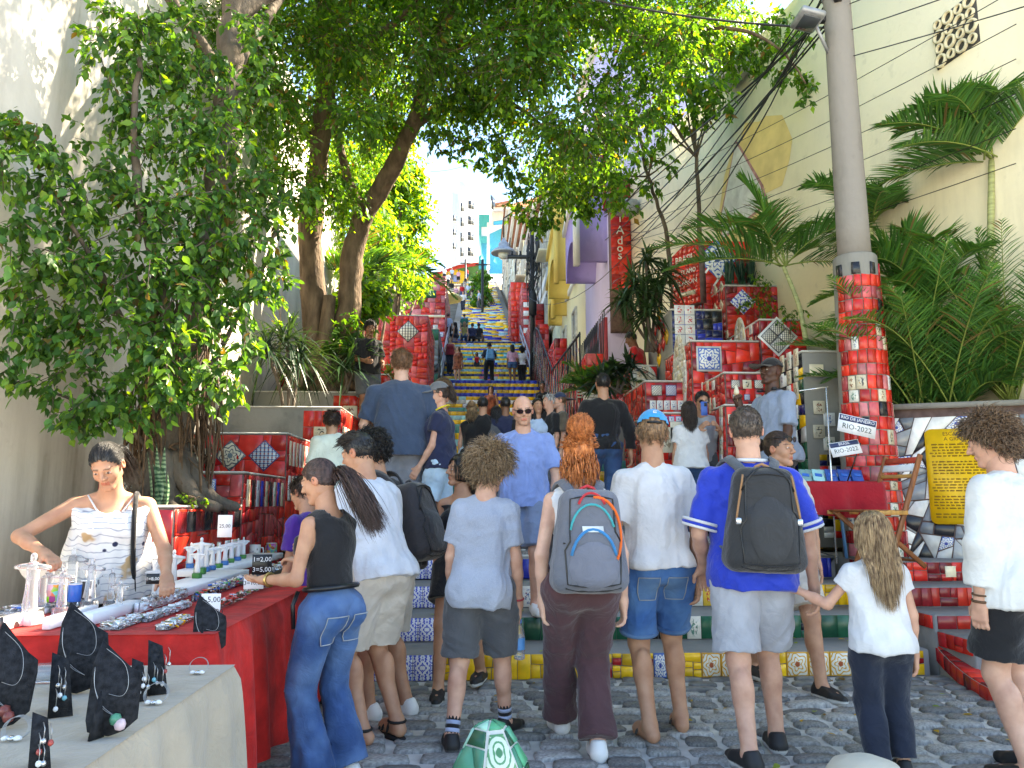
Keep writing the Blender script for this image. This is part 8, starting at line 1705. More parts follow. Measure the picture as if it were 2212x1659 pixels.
TR = [M_SILV, M_PLAS, M_CUPB, M_CUPR, M_GOLD, mat('trinket_green', (.05, .3, .1), .3), M_BLKP, mat('trinket_grey', (.35, .36, .37), .3)]
tray(on1(430,1335), on1(525,1292), 'clear tray of black, red and white pins at the table corner', 1, 170, [M_PLAS, M_BLKP, M_CUPR, M_SILV, M_BRNL]); tray(on1(420,1300), on1(520,1262), 'clear tray of bright enamel key rings', 2, 170, TR); tray(on1(525,1290), on1(610,1255), 'clear tray of colourful magnets by the price card', 3, 150, TR); tray(on1(300,1325), on1(395,1290), 'white box heaped with small glassy trinkets', 4, 240, [M_CLEAR, M_PLAS, M_SILV], .045, False, .02); tray(on1(540,1252), on1(630,1222), 'tray of silver wire puzzles near the mugs', 5, 140, [M_SILV, TR[7], M_PLAS]); tray(on1(210,1362), on1(330,1335), 'loose heap of silver bottle openers at the front edge', 6, 170, [M_SILV, TR[7], M_PLAS, M_SILV], .012, True); tray(on1(335,1362), on1(420,1338), 'loose heap of steel key rings with one yellow piece', 7, 120, [M_SILV, TR[7], M_SILV, M_SILV, T_YEL], .012, True)
tray(on1(305,1345), on1(415,1310), 'loose pile of small white and silver charms in the stall middle', 8, 200, [M_SILV, M_PLAS, TR[7], M_CLEAR], .014, True, .02); tray(on1(60,1330), on1(120,1300), 'heap of glassy charms between the clear figurines', 9, 120, [M_CLEAR, M_PLAS, M_CUPB], .02, True, .02); tray(on1(575,1240), on1(632,1215), 'small tray of bright key fobs at the far corner', 10, 90, TR)
tray(on1(440,1285), on1(545,1255), 'flat tray of clear wrapped magnets behind the enamel key rings', 11, 200, [M_CLEAR, M_PLAS, M_CUPB, M_SILV], .02, True, .03); tray(on1(140,1345), on1(205,1330), 'row of tiny clear charms by the wave carton', 12, 100, [M_CLEAR, M_PLAS], .015, True, .03)
for i, (u, v) in enumerate(((120,1305),(145,1295),(168,1290),(190,1300),(205,1285),(228,1296),(85,1325))): figurine(on1(u, v), .2, M_CLEAR, 'low', 'clear figurine of the rear rank, %s from the left' % ORD[i], M_PLAS, .3)
# price cards
M_INK = mat('ink', (.02, .02, .025), .7); M_CHALK = mat('chalk', (.75, .75, .75), .8)
def card(u, v, Y, w, h, lines, label, m=None, ink=M_INK, yaw=0., sz=.034):
 p = W(u, v, Y); o = empty('price_card', p, yaw, label, 'price card', 'price cards on the red stall'); MB().box((0, 0, 0), (w, .002, h), None, 0, .0005).build('card', m or M_CARD, o)
 for i, s in enumerate(lines): text_mesh('lettering', s, sz, ink, o, Vector((0, -.0022, h/2-(i+.5)*h/len(lines))), VX, VZ)
card(486, 1136, 4.75, .085, .13, ['25,00'], 'white card reading 25,00 among the mugs', sz=.03); card(566, 1219, 4.45, .105, .11, ['1=2,00', '3=5,00'], 'black card reading 1=2,00 3=5,00', M_BLKP, M_CHALK, .18, .036); card(548, 1259, 4.2, .10, .06, ['3=10,00'], 'white card reading 3=10,00', None, M_INK, .1, .03); card(455, 1308, 3.6, .085, .105, ['1-5,00', '5=20,00'], 'hand written card reading 1-5,00 and 5=20,00', sz=.034); card(330, 1250, 3.95, .06, .05, ['1=8,00'], 'small dark price card between the figurines', M_BLKP, M_CHALK, .2, .022)
yb = empty('display_box', on1(400, 1240)+Vector((0, .2, 0)), .2, 'yellow and black display box behind the figurines', 'box'); MB().box((0,0,.03), (.13, .1, .06), None, 0, .004).build('box', T_YEL, yb); MB().box((0, -.01, .062), (.09, .06, .006), None, 0, .001).build('panel', M_BLKP, yb)
# black necklace stands
M_FELT = mat('black_felt', (.022, .023, .026), .95, .5, 60, .6, 260, .15, bd=.004); M_WIRE = mat('steel_wire', (.42, .42, .42), .35, .1, metal=.8)
def bust(u, v, s, label, stones, rz=0., tilt=.25):
 p = on2(u, v); o = empty('necklace_stand', p, rz, label, 'necklace stand', 'black felt necklace stands'); R = Matrix.Rotation(-tilt, 3, 'X')
 P = [(-.09, .0), (-.105, .05), (-.11, .30), (-.085, .40), (-.02, .34), (.05, .28), (.10, .25), (.11, .2), (.115, .05), (.06, 0.), (0, -.02)]; P = [(x*s*2.2, (z+.02)*s*2.2) for x, z in P]
 MB().prism(P, R @ VX, R @ VZ, (0,0,0), R @ Vector((0, -1, 0)), .012).build('board', M_FELT, o)
 MB().prism([(-.03*s, 0), (-.2*s, 0), (-.1*s, .45*s)], Vector((.5, .87, 0)), VZ, (-.05*s, .03*s, 0), Vector((.87, -.5, 0)), .008).build('prop', M_FELT, o)
 f = R @ Vector((0, -1, 0))*.016
 for k in range(2):
  pts = [R @ Vector((x*s*2.2, 0, (z+.02)*s*2.2))+f for x, z in ((-.098, .26+.02*k), (-.085, .19), (-.04, .11-.008*k), (.03, .06))]; mb = MB(); mb.tube(catmull(pts, 5), .0007, 4); mb.build('wire', M_WIRE, o, True)
 pts = [R @ Vector((x*s*2.2, 0, (z+.02)*s*2.2))+f for x, z in ((-.06, .36), (.03, .29), (.06, .2), (.04, .15), (-.02, .16))]; mb = MB(); mb.tube(catmull(pts, 5), .0007, 4); mb.build('wire', M_WIRE, o, True)
 for k, m_ in enumerate(stones): MB().lathe([(.002, -.016), (.012, -.012), (.016, 0), (.012, .012), (.002, .016)], R @ Vector(((.03+.022*k)*s*2.2, 0, (.07-.022*k)*s*2.2))+f*1.4, 10).build('stone', m_, o, True)
S_ = lambda n, c: mat('stone_'+n, c, .3, .3, 40)
bust(165, 1498, .32, 'largest black necklace stand with coiled steel wires', [], .15); bust(235, 1590, .27, 'black necklace stand with green and pink stones', [S_('green', (.06, .24, .15)), S_('pink', (.60, .45, .48))], .1); bust(448, 1418, .27, 'black necklace stand with three white stones', [S_('white', (.72, .72, .72)), S_('white', (.72, .72, .72))], .2); bust(-4, 1575, .31, 'black necklace stand with red brown stones at the left edge', [S_('red', (.20, .05, .04)), S_('red', (.20, .05, .04))], -.1)
def ear_stand(u, v, s, label, seed):
 p = on2(u, v); o = empty('earring_stand', p, .5, label, 'earring stand', 'little black earring stands'); q = random.Random(seed); h = .14*s
 MB().prism([(-.03*s, 0), (.03*s, 0), (.012*s, h), (-.03*s, h*1.15)], VX, Vector((0, .35, 1)), (0,0,0), (0, -1, 0), .006).build('board', M_FELT, o); MB().prism([(0, 0), (.09*s, 0), (0, h*.8)], Vector((-.3, 1, 0)), VZ, (0, .03*s, 0), (1, .3, 0), .005).build('prop', M_FELT, o)
 for k in range(5):
  x = q.uniform(-.02, .03)*s; z = h*q.uniform(.5, 1); mb = MB(); mb.tube([(x, .3*z-.012, z), (x+.004, .3*z-.03, z-.01), (x+.003, .3*z-.028, z-.045*s)], .0012, 4); e = mb.build('earring', M_WIRE, o, True); MB().lathe([(.001, -.008), (.006, -.004), (.007, 0), (.005, .006), (.001, .008)], (x+.003, .3*z-.028, z-.05*s), 8).build('bead', q.choice([M_SILV, S_('aqua', (.15, .42, .5)), S_('red2', (.35, .06, .05)), M_PLAS]), e, True)
ear_stand(130, 1548, 1.1, 'earring stand with blue beads beside the large necklace stand', 1); ear_stand(340, 1500, 1.05, 'earring stand with red and silver beads in the table middle', 2); ear_stand(300, 1515, .8, 'small earring stand behind the stand with green and pink stones', 3); ear_stand(85, 1668, .8, 'earring stand with white pearls at the bottom edge', 4)
def rings(u, v, n, r, label):
 o = empty('bracelet', on2(u, v), 0, label, 'bracelet', 'wire bracelets on the taupe cloth')
 for k in range(n): mb = MB(); mb.tube([(r*cos(a), r*sin(a)*.35+k*.006, .8*r+r*.85*sin(a)) for a in np.linspace(0, 2*pi, 22)], .0008, 4, cap=False); mb.build('wire', M_WIRE, o, True)
 for k in range(3): MB().lathe([(.002, -.006), (.010, -.003), (.011, .002), (.004, .007)], (-.015+.016*k, -.014, .008), 10).build('bead', M_SILV if k % 2 else S_('white', (.72,.72,.72)), o, True)
rings(428, 1455, 2, .034, 'wire bracelet near the corner of the taupe table'); rings(334, 1520, 4, .036, 'bunch of wire bracelets before the middle earring stand'); rings(30, 1598, 4, .034, 'bunch of wire bracelets at the left of the taupe table')
pb = empty('plastic_box', on2(75, 1470), .1, 'clear plastic box of beads behind the large stand', 'box'); MB().box((0,0,.025), (.19, .12, .05), None, 0, .004).build('box', M_CLEAR, pb); MB().box((.02, 0, .02), (.12, .08, .02), None, 0, .004).build('beads', TR[7], pb)
pad = empty('felt_pad', on2(45, 1415)+Vector((0, -.03, 0)), .1, 'flat grey felt pad at the back of the taupe table', 'pad'); MB().box((0,0,.008), (.26, .13, .012), None, 0, .003).build('board', mat('grey_felt', (.16, .145, .15), .95), pad); MB().tube([(-.1, -.02, .017), (0, .02, .017), (.1, -.01, .017)], .0015, 4).build('wire', M_WIRE, pad)
# ------------------------------------------------------------------ right: vendor's table, plates, chair, signboard
vt = empty('vendor_table', (3.32, 7.0, .8), 0, 'vendor table under a red cloth with blue legs', 'table'); M_BLUEP = mat('blue_paint', (.08, .22, .42), .5)
a, b2_ = W(1728, 1040, 6.75), W(1905, 1040, 6.75); vz = a.z
MB().b2((a.x-3.32, -.25, vz-.84), (b2_.x-3.32, .45, vz-.81)).build('table_top', M_BLUEP, vt)
for x in (a.x+.1, b2_.x-.1):
 for y in (-.2, .4): MB().tube([(x-3.32, y, vz-.84), (x-3.32+.05, y, 0)], .016, 8).build('leg', M_BLUEP, vt, True)
ob = table_cloth('tablecloth', [(a.x-3.32, -.27), (b2_.x-3.32, -.27), (b2_.x-3.32, .47)], vz-.795, vz-1.10, cloth('red_table_cloth', (.36, .012, .022), .9), vt, 12, .022, [(a.x-3.32, -.27), (b2_.x-3.32, -.27), (b2_.x-3.32, .47), (a.x-3.32, .47)])
q = random.Random(3)
for k in range(9):
 u = 1742+k*14; p = W(u, 1036, 6.85+.05*(k % 2)); o = empty('folder', (p.x, p.y, vz+.008), 0, '%s souvenir folder leaning in the row from the left on the vendor table' % ORD[k], 'folder', 'leaning souvenir folders on the vendor table'); R = Matrix.Rotation(-.7, 3, 'X') @ Matrix.Rotation(.15, 3, 'Y')
 MB().box((0, .02, .05), (.10, .012, .14), R, 0, .002).build('cover', T_AQUA if k < 4 else mat('folder_blue', (.02, .09, .38), .35), o); MB().box((0, .012, .055), (.06, .012, .03), R, 0, .001).build('print', M_CARD if k % 2 else M_CUPB, o)
mb = MB()
for k in range(60): mb.box((q.uniform(a.x+.05, b2_.x-.1)-3.32, q.uniform(.1, .4), vz-.79+q.uniform(0, .07)), (q.uniform(.03, .09), q.uniform(.02, .05), q.uniform(.01, .03)), Matrix.Rotation(q.uniform(0, 3), 3, 'Z'), q.randrange(5), .003)
heap = tag(mb.build('souvenir_heap', None, None, mats=[M_CUPR, M_PLAS, M_BLKP, M_CUPB, M_ZO]), 'jumbled small souvenirs at the back of the vendor table', 'souvenirs', kind='stuff'); heap.location = (3.32, 7.0, .8)
def plate(u, v, Y, w, h, rl, label, l1, l2, tilt=-.2):
 p = W(u, v, Y); o = empty('souvenir_plate', p, 0, label, 'plate'); ax = Vector((cos(rl), 0, sin(rl))); ay = Vector((-sin(rl)*.95, -tilt*.3, cos(rl))).normalized(); n = ax.cross(ay)
 MB().prism([(-w/2, -h/2), (w/2, -h/2), (w/2, h/2), (-w/2, h/2)], ax, ay, (0,0,0), n, .004).build('plate', M_CARD, o); MB().prism([(-w/2+.006, h*.16), (w/2-.006, h*.16), (w/2-.006, h/2-.006), (-w/2+.006, h/2-.006)], ax, ay, n*.0042, n, .002).build('band', mat('plate_navy', (.03, .05, .14), .4), o)
 text_mesh('lettering', l1, h*.26, M_CARD, o, n*.0075+ay*h*.32, ax, ay); text_mesh('lettering', l2, h*.42, mat('plate_ink', (.03, .06, .05), .5), o, n*.0056-ay*h*.14, ax, ay); return o
plate(1851, 920, 6.6, .34, .16, -.22, 'white number plate reading RIO DE JANEIRO RIO-2022 on a stand', 'RIO DE JANEIRO', 'RIO-2022'); plate(1826, 968, 6.65, .27, .13, .16, 'second number plate lying slanted behind the folders', 'BRASIL', 'RIO-2022', -1.)
st = empty('plate_stand', (W(1796, 1030, 6.75).x, 6.75, .8), 0, 'thin chrome stand rising from the vendor table', 'stand'); MB().tube([(0, 0, 0), (0, 0, 1.55)], .008, 8).build('rod', M_SILV, st, True); MB().tube([(-.25, 0, 1.52), (.02, 0, 1.56)], .007, 6).build('arm', M_SILV, st, True); MB().tube([(.16, .05, .7), (.26, -.05, 1.05)], .006, 6).build('arm', M_BLKP, st, True)
M_WOOD = mat('chair_wood', (.25, .085, .028), .45, .35, 4, .2, 30, stretch=(6, 1, 1)); M_WOODL = mat('chair_wood_light', (.52, .26, .07), .5, .25, 5, .2, 30, stretch=(6, 1, 1))
ch = empty('folding_chair', (W(1915, 1190, 6.35).x, 6.5, .8), radians(12), 'red and orange slatted wooden folding chair', 'chair'); 
def bar(a, b, w_, t_, y, nm, m): a, b = Vector(a), Vector(b); d = b-a; return MB().box((a+b)/2+VY*y, (w_, t_, d.length), Matrix.Rotation(atan2(d.x, d.z), 3, 'Y'), 0, .004).build(nm, m, ch)
for y in (-.2, .2): bar((-.06, 0, 0), (.33, 0, .93), .045, .022, y, 'leg', M_WOOD); bar((-.27, 0, .46), (.32, 0, .0), .04, .022, y*.86, 'leg', M_WOOD)
for k in range(5): MB().box((-.25+k*.078, 0, .46), (.06, .46, .016), None, 0, .004).build('seat_slat', M_WOODL if k % 2 else M_WOOD, ch)
for s in (-1, 1): MB().box((-.08, s*.23, .445), (.42, .02, .035), None, 0, .003).build('seat_rail', M_WOODL, ch)
for z, h_, m_ in ((.885, .05, mat('chair_red', (.42, .04, .02), .45)), (.82, .06, M_CARD), (.75, .03, M_WOODL)): bar((-.06+.42*(z-h_/2), 0, z-h_/2), (-.06+.42*(z+h_/2), 0, z+h_/2), .016, .40, 0, 'back_slat', m_)
for x, z in ((.02, .2), (.26, .05)): MB().box((x, 0, z), (.03, .36, .02), None, 0, .003).build('stretcher', M_WOOD, ch)
# yellow signboard
sb = empty('signboard', on_mw(2075, 1028)+mwn*.02, 0, 'yellow board of small hand lettering hung on the shard wall', 'sign'); SW, SH_ = .58, .92
def rrect(w, h, r, n=5): return [(sx*(w/2-r)+r*cos(a0+pi/2*i/n), sy*(h/2-r)+r*sin(a0+pi/2*i/n)) for sx, sy, a0 in ((1, 1, 0), (-1, 1, pi/2), (-1, -1, pi), (1, -1, 1.5*pi)) for i in range(n+1)]
MB().prism(rrect(SW, SH_, .06), mwd, VZ, (0,0,0), mwn, .012).build('board', mat('sign_yellow', (.78, .46, .012), .5, .15, 6), sb); M_SINK = mat('sign_ink', (.16, .07, .01), .7)
text_mesh('lettering', 'ESCADARIA', .05, M_SINK, sb, mwn*.0135+VZ*(SH_/2-.05), mwd, VZ); text_mesh('lettering', 'A GRANDE', .05, M_SINK, sb, mwn*.0135+VZ*(SH_/2-.1), mwd, VZ); q = random.Random(5); mb = MB()
for k in range(26):
 z = SH_/2-.155-k*.028
 if k % 6 == 5: continue
 x = -SW/2+.035+q.uniform(0, .03)
 while x < SW/2-.05-q.uniform(0, .05):
  w_ = q.uniform(.018, .06); mb.prism([(x, z), (x+w_, z), (x+w_, z+.006), (x, z+.006)], mwd, VZ, mwn*.0125, mwn, .001)
  for c in range(int(w_/.009)): mb.prism([(x+c*.009, z-.006), (x+c*.009+.003, z-.006), (x+c*.009+.003, z+.012), (x+c*.009, z+.012)], mwd, VZ, mwn*.0127, mwn, .001)
  x += w_+.012
tag(mb.build('fine_lettering', M_SINK, sb), kind='stuff')
# ------------------------------------------------------------------ lettering on the tiles
M_LET = mat('white_letter', (.78, .74, .66), .5)
for tx, v, sz in (('BRASIL', 560, .165), ('EU TE AMO', 588, .11), ('SELARON', 611, .115)): text_mesh('lettering', tx, sz, M_LET, BRP, bax*bw*.5+VZ*(W(1487, v, 12.75).z-pA.z)+bn*.018, bax, VZ, .004, squeeze=bw*.86/(len(tx)*sz*.62))
deco_at(BRP, (0,0,0), bax, VZ, bw*.55, bh*.18, bw*.6, .075, T_CREAM, lift=.010)
for c, v in zip('LiAdos', (452, 472, 498, 520, 536, 552)): p = W(1339, v, 17.75)-lc.location; text_mesh('lettering', c, .3, M_LET, lc, Vector((p.x, -.025, p.z)), VX, VZ, .006)
# ------------------------------------------------------------------ concrete pole, its tiles, wires
PX = W(1846, 560, 7.5).x; pole = empty('utility_pole', (PX, 7.5, .8), 0, 'tall concrete pole with red tiled collar', 'pole'); M_POLE = wall_mat('pole_concrete', (.27, .25, .225), (.12, .105, .09), .8, 2.)
zc = W(1846, 556, 7.5).z-.8; MB().lathe([(.165, zc-.1), (.158, zc+.4), (.145, zc+2.), (.13, zc+4.), (.115, zc+7.5)], (0,0,0), 24).build('shaft', M_POLE, pole, True); MB().lathe([(.29, 0), (.265, .6), (.235, 1.6), (.215, zc-.35), (.212, zc-.02), (.2, zc), (.16, zc+.005)], (0,0,0), 28).build('collar', M_CONC, pole, True)
q = random.Random(17); z = .02; PT = T_RED[:3]+[T_RED[1], T_RED[0], T_PINK, T_ROSE]
while z < zc-.18:
 hrow = q.uniform(.085, .15); R = float(np.interp(z+hrow/2, [0, .6, 1.6, zc-.35, zc], [.29, .265, .235, .215, .212]))+.001; a = pi+.05+q.uniform(0, .2)
 while a < 2*pi+.15:
  wv_ = q.uniform(.06, .105); da = wv_/R; am = a+da/2
  if z < zc-.34 or q.random() < .45:
   axx = Vector((-sin(am), cos(am), 0)); m_ = q.choice(PT) if q.random() < .84 else q.choice(D_PIC+[T_BLU, D_FLOR, T_BLK])
   tile(pole, Vector((cos(am)*R, sin(am)*R, z)), axx, VZ, inset([(-wv_/2, 0), (wv_/2, 0), (wv_/2*q.uniform(.85, 1), hrow*q.uniform(.9, 1)), (-wv_/2*q.uniform(.85, 1), hrow)], .003), m_, .012, 'tile', .0)
  a += da
 z += hrow
for zz in (zc+2.95, zc+3.25): MB().lathe([(.15, zz-.03), (.153, zz), (.15, zz+.03)], (0,0,0), 20).build('steel_band', M_GREYM, pole, True)
for k in range(5): MB().box((.16*cos(k*1.3+3), .16*sin(k*1.3+3), zc+2.7+.14*k), (.12, .08, .1), Matrix.Rotation(k, 3, 'Z'), 0, .01).build('bracket', M_IRON, pole)
sla = empty('street_lamp', W(1745, 42, 7.3), 0, 'flat grey street lamp head fixed to the concrete pole', 'lamp'); MB().box((0,0,0), (.26, .34, .07), Matrix.Rotation(.25, 3, 'Y'), 0, .02).build('head', M_GREYM, sla); MB().box((0, 0, -.04), (.18, .24, .02), Matrix.Rotation(.25, 3, 'Y'), 0, .005).build('glass', M_GLASS, sla); MB().tube([(.1, .05, -.02), (.3, .2, -.25)], .02, 6).build('arm', M_GREYM, sla, True)
cab = empty('overhead_cables', (0,0,0), 0, 'bundle of black cables strung from the pole up the street', 'cables'); q = random.Random(6)
def wire(a, b, sag, r): 
 a, b = Vector(a), Vector(b); mb = MB(); mb.tube([a+(b-a)*t+Vector((0,0,-sag*4*t*(1-t))) for t in np.linspace(0, 1, 15)], r, 5, cap=False); mb.build('cable', M_IRON, cab, True)
P0 = lambda k: Vector((PX-.1, 7.45, .8+zc+2.6+k))
for k, (u, v, Y, r) in enumerate(((1255,560,24,.016),(1225,600,28,.014),(1150,480,33,.02),(1150,520,33,.016),(1290,520,22,.012),(1240,640,26,.012),(1150,560,33,.014),(1310,470,20,.01),(1330,500,19,.012),(1140,640,33,.012))): wire(P0(.06*k), W(u, v, Y), .5+.12*k, r*.75)
for k in range(7): wire(P0(.3*k-.4)+Vector((.15, 0, 0)), Vector((7.2+.2*k, 1.2, 4.6+.55*k)), .12, .006)
for k in range(6): u0 = 1340+k*6; wire(W(u0, 420+k*34, 17.3), CW(2300, -20+k*75)-Vector((.5, 0, 0)), .15, .005)
wire(W(930, 370, 30), P0(1.4), .8, .008); wire(W(1200, -20, 9), W(1790, 60, 8.5), .1, .014)
bpole = empty('utility_pole', W(1150, 640, 33), 0, 'dark slim pole carrying tangled wires by the red wall', 'pole'); b = Vector(bpole.location); tz = W(1150, 470, 33).z-b.z
MB().tube([(0, 0, -4), (0, 0, tz)], [.12, .09], 10).build('shaft', M_IRON, bpole, True); MB().b2((-1.1, -.06, tz-1.9), (1.2, .06, tz-1.75)).build('crossarm', M_IRON, bpole)
for k in range(6): MB().lathe([(.03, 0), (.07, .05), (.04, .1), (.06, .16), (.02, .2)], (-.9+k*.38, 0, tz-1.75), 8).build('insulator', M_IRON, bpole, True)
MB().lathe([(.03, tz-4.6), (.17, tz-4.5), (.18, tz-3.6), (.1, tz-3.4)], (.0, -.2, 0), 12).build('transformer', M_IRON, bpole, True)
for k in range(10): pts = [W(1150+q.uniform(-14, 20), 500+q.uniform(0, 160), 32.7) for _ in range(5)]; mb = MB(); mb.tube(catmull(pts, 4), .018, 4, cap=False); o_ = mb.build('cable', M_IRON, cab, True)
for k, (u, v, Y) in enumerate(((1042,560,62),(1005,560,85))):
 fp_ = empty('utility_pole', W(u, 660, Y), 0, ['thin pole near the shrub by the upper stairs', 'thin pole in front of the white apartment block', 'short post beside the cream house', 'thin post next to the dark wire pole'][k], 'pole'); zz = W(u, v, Y).z-fp_.location.z; MB().tube([(0,0,-3), (0,0,zz)], .11, 8).build('shaft', M_IRON, fp_, True); MB().b2((-.6, -.05, zz-.5), (.6, .05, zz-.4)).build('crossarm', M_IRON, fp_)
hl = empty('hanging_lamp', W(1088, 548, 38), 0, 'dark bell shaped street lamp hung over the stairs', 'lamp'); MB().lathe([(.62, 0), (.66, .05), (.5, .22), (.28, .34), (.26, .55), (.12, .7), (.05, .85)], (0,0,0), 20).build('shade', M_GREYM, hl, True); MB().lathe([(.02, -.28), (.25, -.2), (.3, 0)], (0,0,0), 14).build('globe', mat('lamp_glass', (.6, .58, .5), .2), hl, True); mb = MB(); mb.tube([(0,0,.8), (0, 0, 1.9), (.8, 0, 2.5), (2., 0, 2.2)], .04, 6); mb.build('arm', M_IRON, hl, True)
for k, (u, v) in enumerate(((1606, 142), (1375, 450))):
 p = CW(u, v)+cwn*.25; ac = empty('air_conditioner', p, atan2(cwd.y, cwd.x), ['grey air conditioner unit high on the cream wall', 'small dark grille box low on the far cream wall'][k], 'air conditioner'); s_ = 1. if k == 0 else .5
 MB().box((0,0,0), (.85*s_, .4, .6*s_), None, 0, .02).build('case', M_GREYM, ac)
 for i in range(7): MB().box((0, .203, (-.24+i*.08)*s_), (.7*s_, .012, .03*s_)).build('slat', M_IRON, ac); MB().box((0, -.203, (-.24+i*.08)*s_), (.7*s_, .012, .03*s_)).build('slat', M_IRON, ac)
# stair rails, ribbon fence, far parasol
for k, (x, lb) in enumerate(((-1.45, 'grey tubular handrail on the left of the yellow stairs'), (2.55, 'grey tubular handrail on the right of the yellow stairs'))):
 hr = empty('handrail', (x, 33.5, 6.25), 0, lb, 'handrail'); 
 for i in range(6): y = i*1.8; MB().tube([(0, y, gz(33.5+y)-6.25), (0, y, gz(33.5+y)-6.25+.95)], .035, 6).build('post', M_GREYM, hr, True)
 for dz in (.95, .5): MB().tube([(0, -.4, dz), (0, 9.2, 4.0+dz)], .04, 6).build('rail', M_GREYM, hr, True)
rf = empty('ribbon_fence', (2.5, 24, gz_s(24)), 0, 'iron fence covered with wishing ribbons above the red wall', 'fence'); q = random.Random(2); RB = [cloth('ribbon_%d' % i, c) for i, c in enumerate(((.7, .12, .03), (.75, .5, .05), (.6, .05, .06), (.7, .68, .62), (.05, .2, .5), (.1, .4, .2)))]
for i in range(24): y = -6+i*.62; z = gz_s(24+y)-gz_s(24); MB().tube([(0, y, z-.2), (0, y, z+2.3)], .02, 4).build('bar', M_IRON, rf, True)
for dz in (1.2, 2.25): MB().tube([(0, y, gz_s(24+y)-gz_s(24)+dz) for y in np.linspace(-6, 8.3, 12)], .03, 5).build('rail', M_IRON, rf, True)
mb = MB()
for i in range(520):
 y = q.uniform(-6, 8.3); z = gz_s(24+y)-gz_s(24)+q.uniform(.7, 2.2); l = q.uniform(.2, .7); dx, dy = q.gauss(0, .05), q.gauss(0, .12); w_ = .035
 mb.add([(-.03, y-w_/2, z), (-.03, y+w_/2, z), (-.05+dx, y+dy+w_/2, z-l), (-.05+dx, y+dy-w_/2, z-l)], [(0,1,2,3)], q.randrange(6))
tag(mb.build('ribbons', None, rf, mats=RB), kind='stuff')
um = empty('parasol', W(950, 660, 56), 0, 'pale yellow parasol far up beside the stairs', 'parasol'); MB().tube([(0,0,-1.5), (0,0,1.2)], .04, 6).build('pole', M_GREYM, um, True)
n = 10
for k in range(n):
 a0, a1 = 2*pi*k/n, 2*pi*(k+1)/n; MB().add([(0,0,1.25), (1.7*cos(a0), 1.7*sin(a0), .65), (1.7*cos(a1), 1.7*sin(a1), .65), (1.7*cos(a1), 1.7*sin(a1), .5), (1.7*cos(a0), 1.7*sin(a0), .5)], [(0,1,2), (1,4,3,2)]).build('panel', cloth('parasol_yellow', (.70, .62, .28)), um)
# ------------------------------------------------------------------ bollards, bottle, fallen leaves
bl = empty('bollard', (W(1060, 1600, 3.2).x, 3.2, 0), .3, 'green tiled faceted bollard with a leaf picture at the bottom edge', 'bollard'); n = 6; M_BG = M_GROUT
def ringp(r, z, k=n): return [(r*cos(2*pi*i/k), r*sin(2*pi*i/k), z) for i in range(k)]
lv = [(.205, 0), (.200, .14), (.15, .32), (.065, .46)]; V = []
for r_, z_ in lv: V += ringp(r_, z_)
V.append((0, 0, .485)); Fs = [(j*n+i, j*n+(i+1) % n, (j+1)*n+(i+1) % n, (j+1)*n+i) for j in range(3) for i in range(n)]+[(3*n+i, 3*n+(i+1) % n, 4*n) for i in range(n)]; mesh('core', V, Fs, M_CAP, bl)
GP = [T_LGRN, T_GRN, tmat('jade', (.08, .36, .22)), tmat('mint_green', (.30, .55, .42)), T_LGRN]
D_LEAFT = deco('leaf_drawing', 'floral', (.62, .70, .55), (.08, .28, .12), (.05, .2, .08), 2)
for j in range(3):
 for i in range(n):
  a, b, c, d = [Vector(V[x]) for x in (j*n+i, j*n+(i+1) % n, (j+1)*n+(i+1) % n, (j+1)*n+i)]; axx = (b-a).normalized(); nr = (b-a).cross(d-a).normalized(); ay = nr.cross(axx); T2 = lambda p: ((p-a).dot(axx), (p-a).dot(ay))
  if i == 4 and j in (1, 2):
   tile(bl, a, axx, ay, inset([T2(a), T2(b), T2(c), T2(d)], .012), D_LEAFT, .01, 'picture_tile', .0)
  else: mosaic(bl, a, axx, ay, 0, 0, GP, .075, .3, 500+j*9+i, .004, poly=[T2(a), T2(b), T2(c), T2(d)], t=.01)
for i in range(n):
 a, b, d = Vector(V[3*n+i]), Vector(V[3*n+(i+1) % n]), Vector(V[4*n]); axx = (b-a).normalized(); nr = (b-a).cross(d-a).normalized(); ay = nr.cross(axx); T2 = lambda p: ((p-a).dot(axx), (p-a).dot(ay)); tile(bl, a, axx, ay, inset([T2(a), T2(b), T2(d)], .006), GP[i % 5], .008, 'tile', 0., uvs=False)
b2o = empty('bollard', (W(1868, 1640, 3.1).x, 3.1, 0), 0, 'round worn concrete bollard at the bottom edge', 'bollard'); MB().lathe([(.17, 0), (.18, .15), (.165, .27), (.12, .335), (.05, .36), (.002, .362)], (0,0,0), 22).build('body', wall_mat('worn_stone', (.52, .47, .38), (.25, .2, .16), .6, 4), b2o, True)
bp_ = [Vector((cos(a)*.178, sin(a)*.178, .16)) for a in np.linspace(3.6, 5.2, 7)]
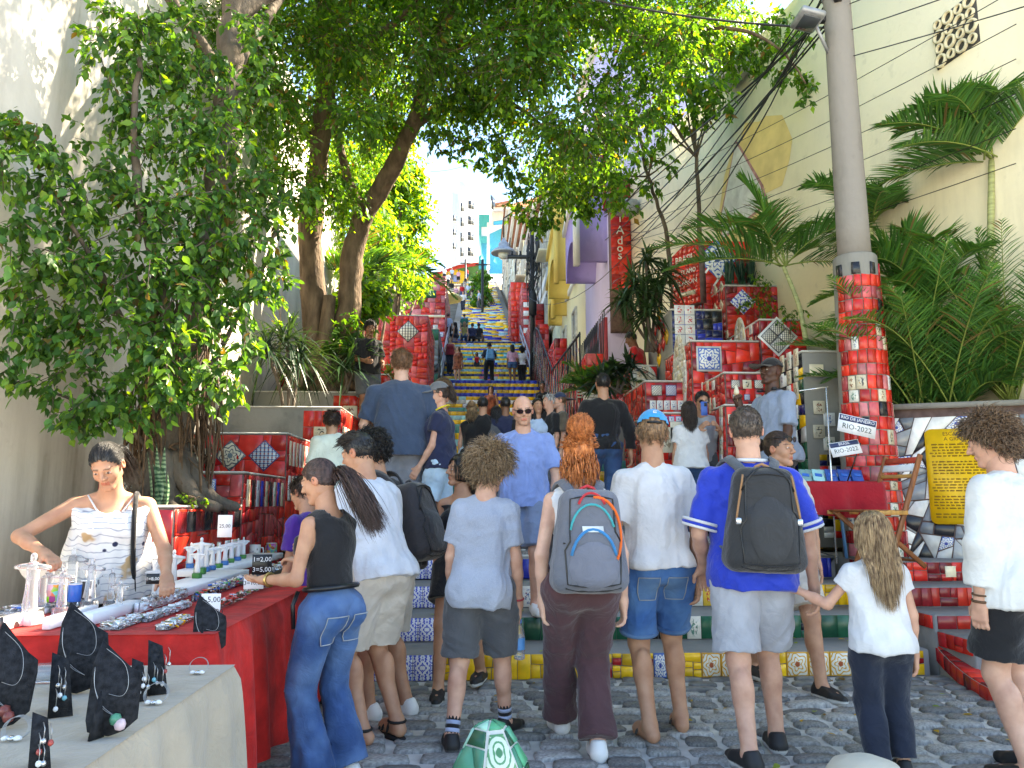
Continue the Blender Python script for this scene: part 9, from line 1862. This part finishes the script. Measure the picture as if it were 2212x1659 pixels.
for k, p in enumerate(bp_): axx = Vector((-p.y, p.x, 0)).normalized(); tile(b2o, p, axx, VZ, inset([(-.026, -.05), (.026, -.05), (.024, .06), (-.024, .06)], .003), [T_RED[3], T_CREAM, T_WHT, T_YEL][k % 4], .008, 'tile', 0)
J = BOY; hp_ = J['root'].matrix_basis @ vr(J['WR'][1]+J['FD'][1]*.10*J['hs']); bt = empty('water_bottle', hp_+Vector((0, 0, -.235)), 0, 'clear plastic water bottle with blue label in the boy\'s hand', 'bottle')
MB().lathe([(.024, 0), (.031, .006), (.031, .03), (.028, .036), (.031, .045), (.031, .13), (.028, .15), (.014, .185), (.012, .2)], (0,0,0), 18).build('bottle', M_CLEAR, bt, True); MB().lathe([(.0318, .055), (.032, .06), (.032, .115), (.0318, .12)], (0,0,0), 18).build('label', mat('bottle_label', (.08, .30, .65), .4), bt, True); MB().lathe([(.013, .2), (.014, .205), (.014, .22), (.001, .221)], (0,0,0), 12).build('lid', mat('bottle_cap', (.1, .25, .6), .4), bt, True)
r = np.random.default_rng(5); n = 190; Pf = []
while len(Pf) < n:
 x, y = r.uniform(-1.0, 3.6), r.uniform(3.4, 9.6); yy = y
 z = gz(yy)+.012 if yy < 7.6 else .812+(yy-7.66)*.1153+.03
 if yy < 6.05: z = .028
 Pf.append((x, yy, z))
Pf = np.array(Pf); a = r.random(n)*6.28; Cf = np.where(r.random((n, 1)) < .5, np.array([[.55, .36, .03]]), np.array([[.22, .13, .04]]))*(.6+.6*r.random((n, 1)))
k = r.random(n) < .2; Cf[k] = np.array((.2, .28, .04))
tag(leaf_mesh('fallen_leaves', Pf, np.stack([np.cos(a), np.sin(a), r.normal(size=n)*.1], 1), np.stack([r.normal(size=n)*.25, r.normal(size=n)*.25, np.ones(n)], 1), .028+.03*r.random(n), Cf, LEAF7, M_LEAF, None), 'small yellow and brown leaves scattered on the cobbles', 'leaves', kind='stuff')
# little table of the seated people
tb_ = empty('small_table', W(778, 962, 8.0), 0, 'small pale table board between the old man and the mint shirt person', 'table'); MB().box((0,0,0), (.5, .35, .03), None, 0, .006).build('table_top', M_CAP, tb_)
for s in (-1, 1): MB().tube([(s*.2, 0, 0), (s*.18, 0, -.7)], .014, 6).build('leg', M_GREYM, tb_, True)
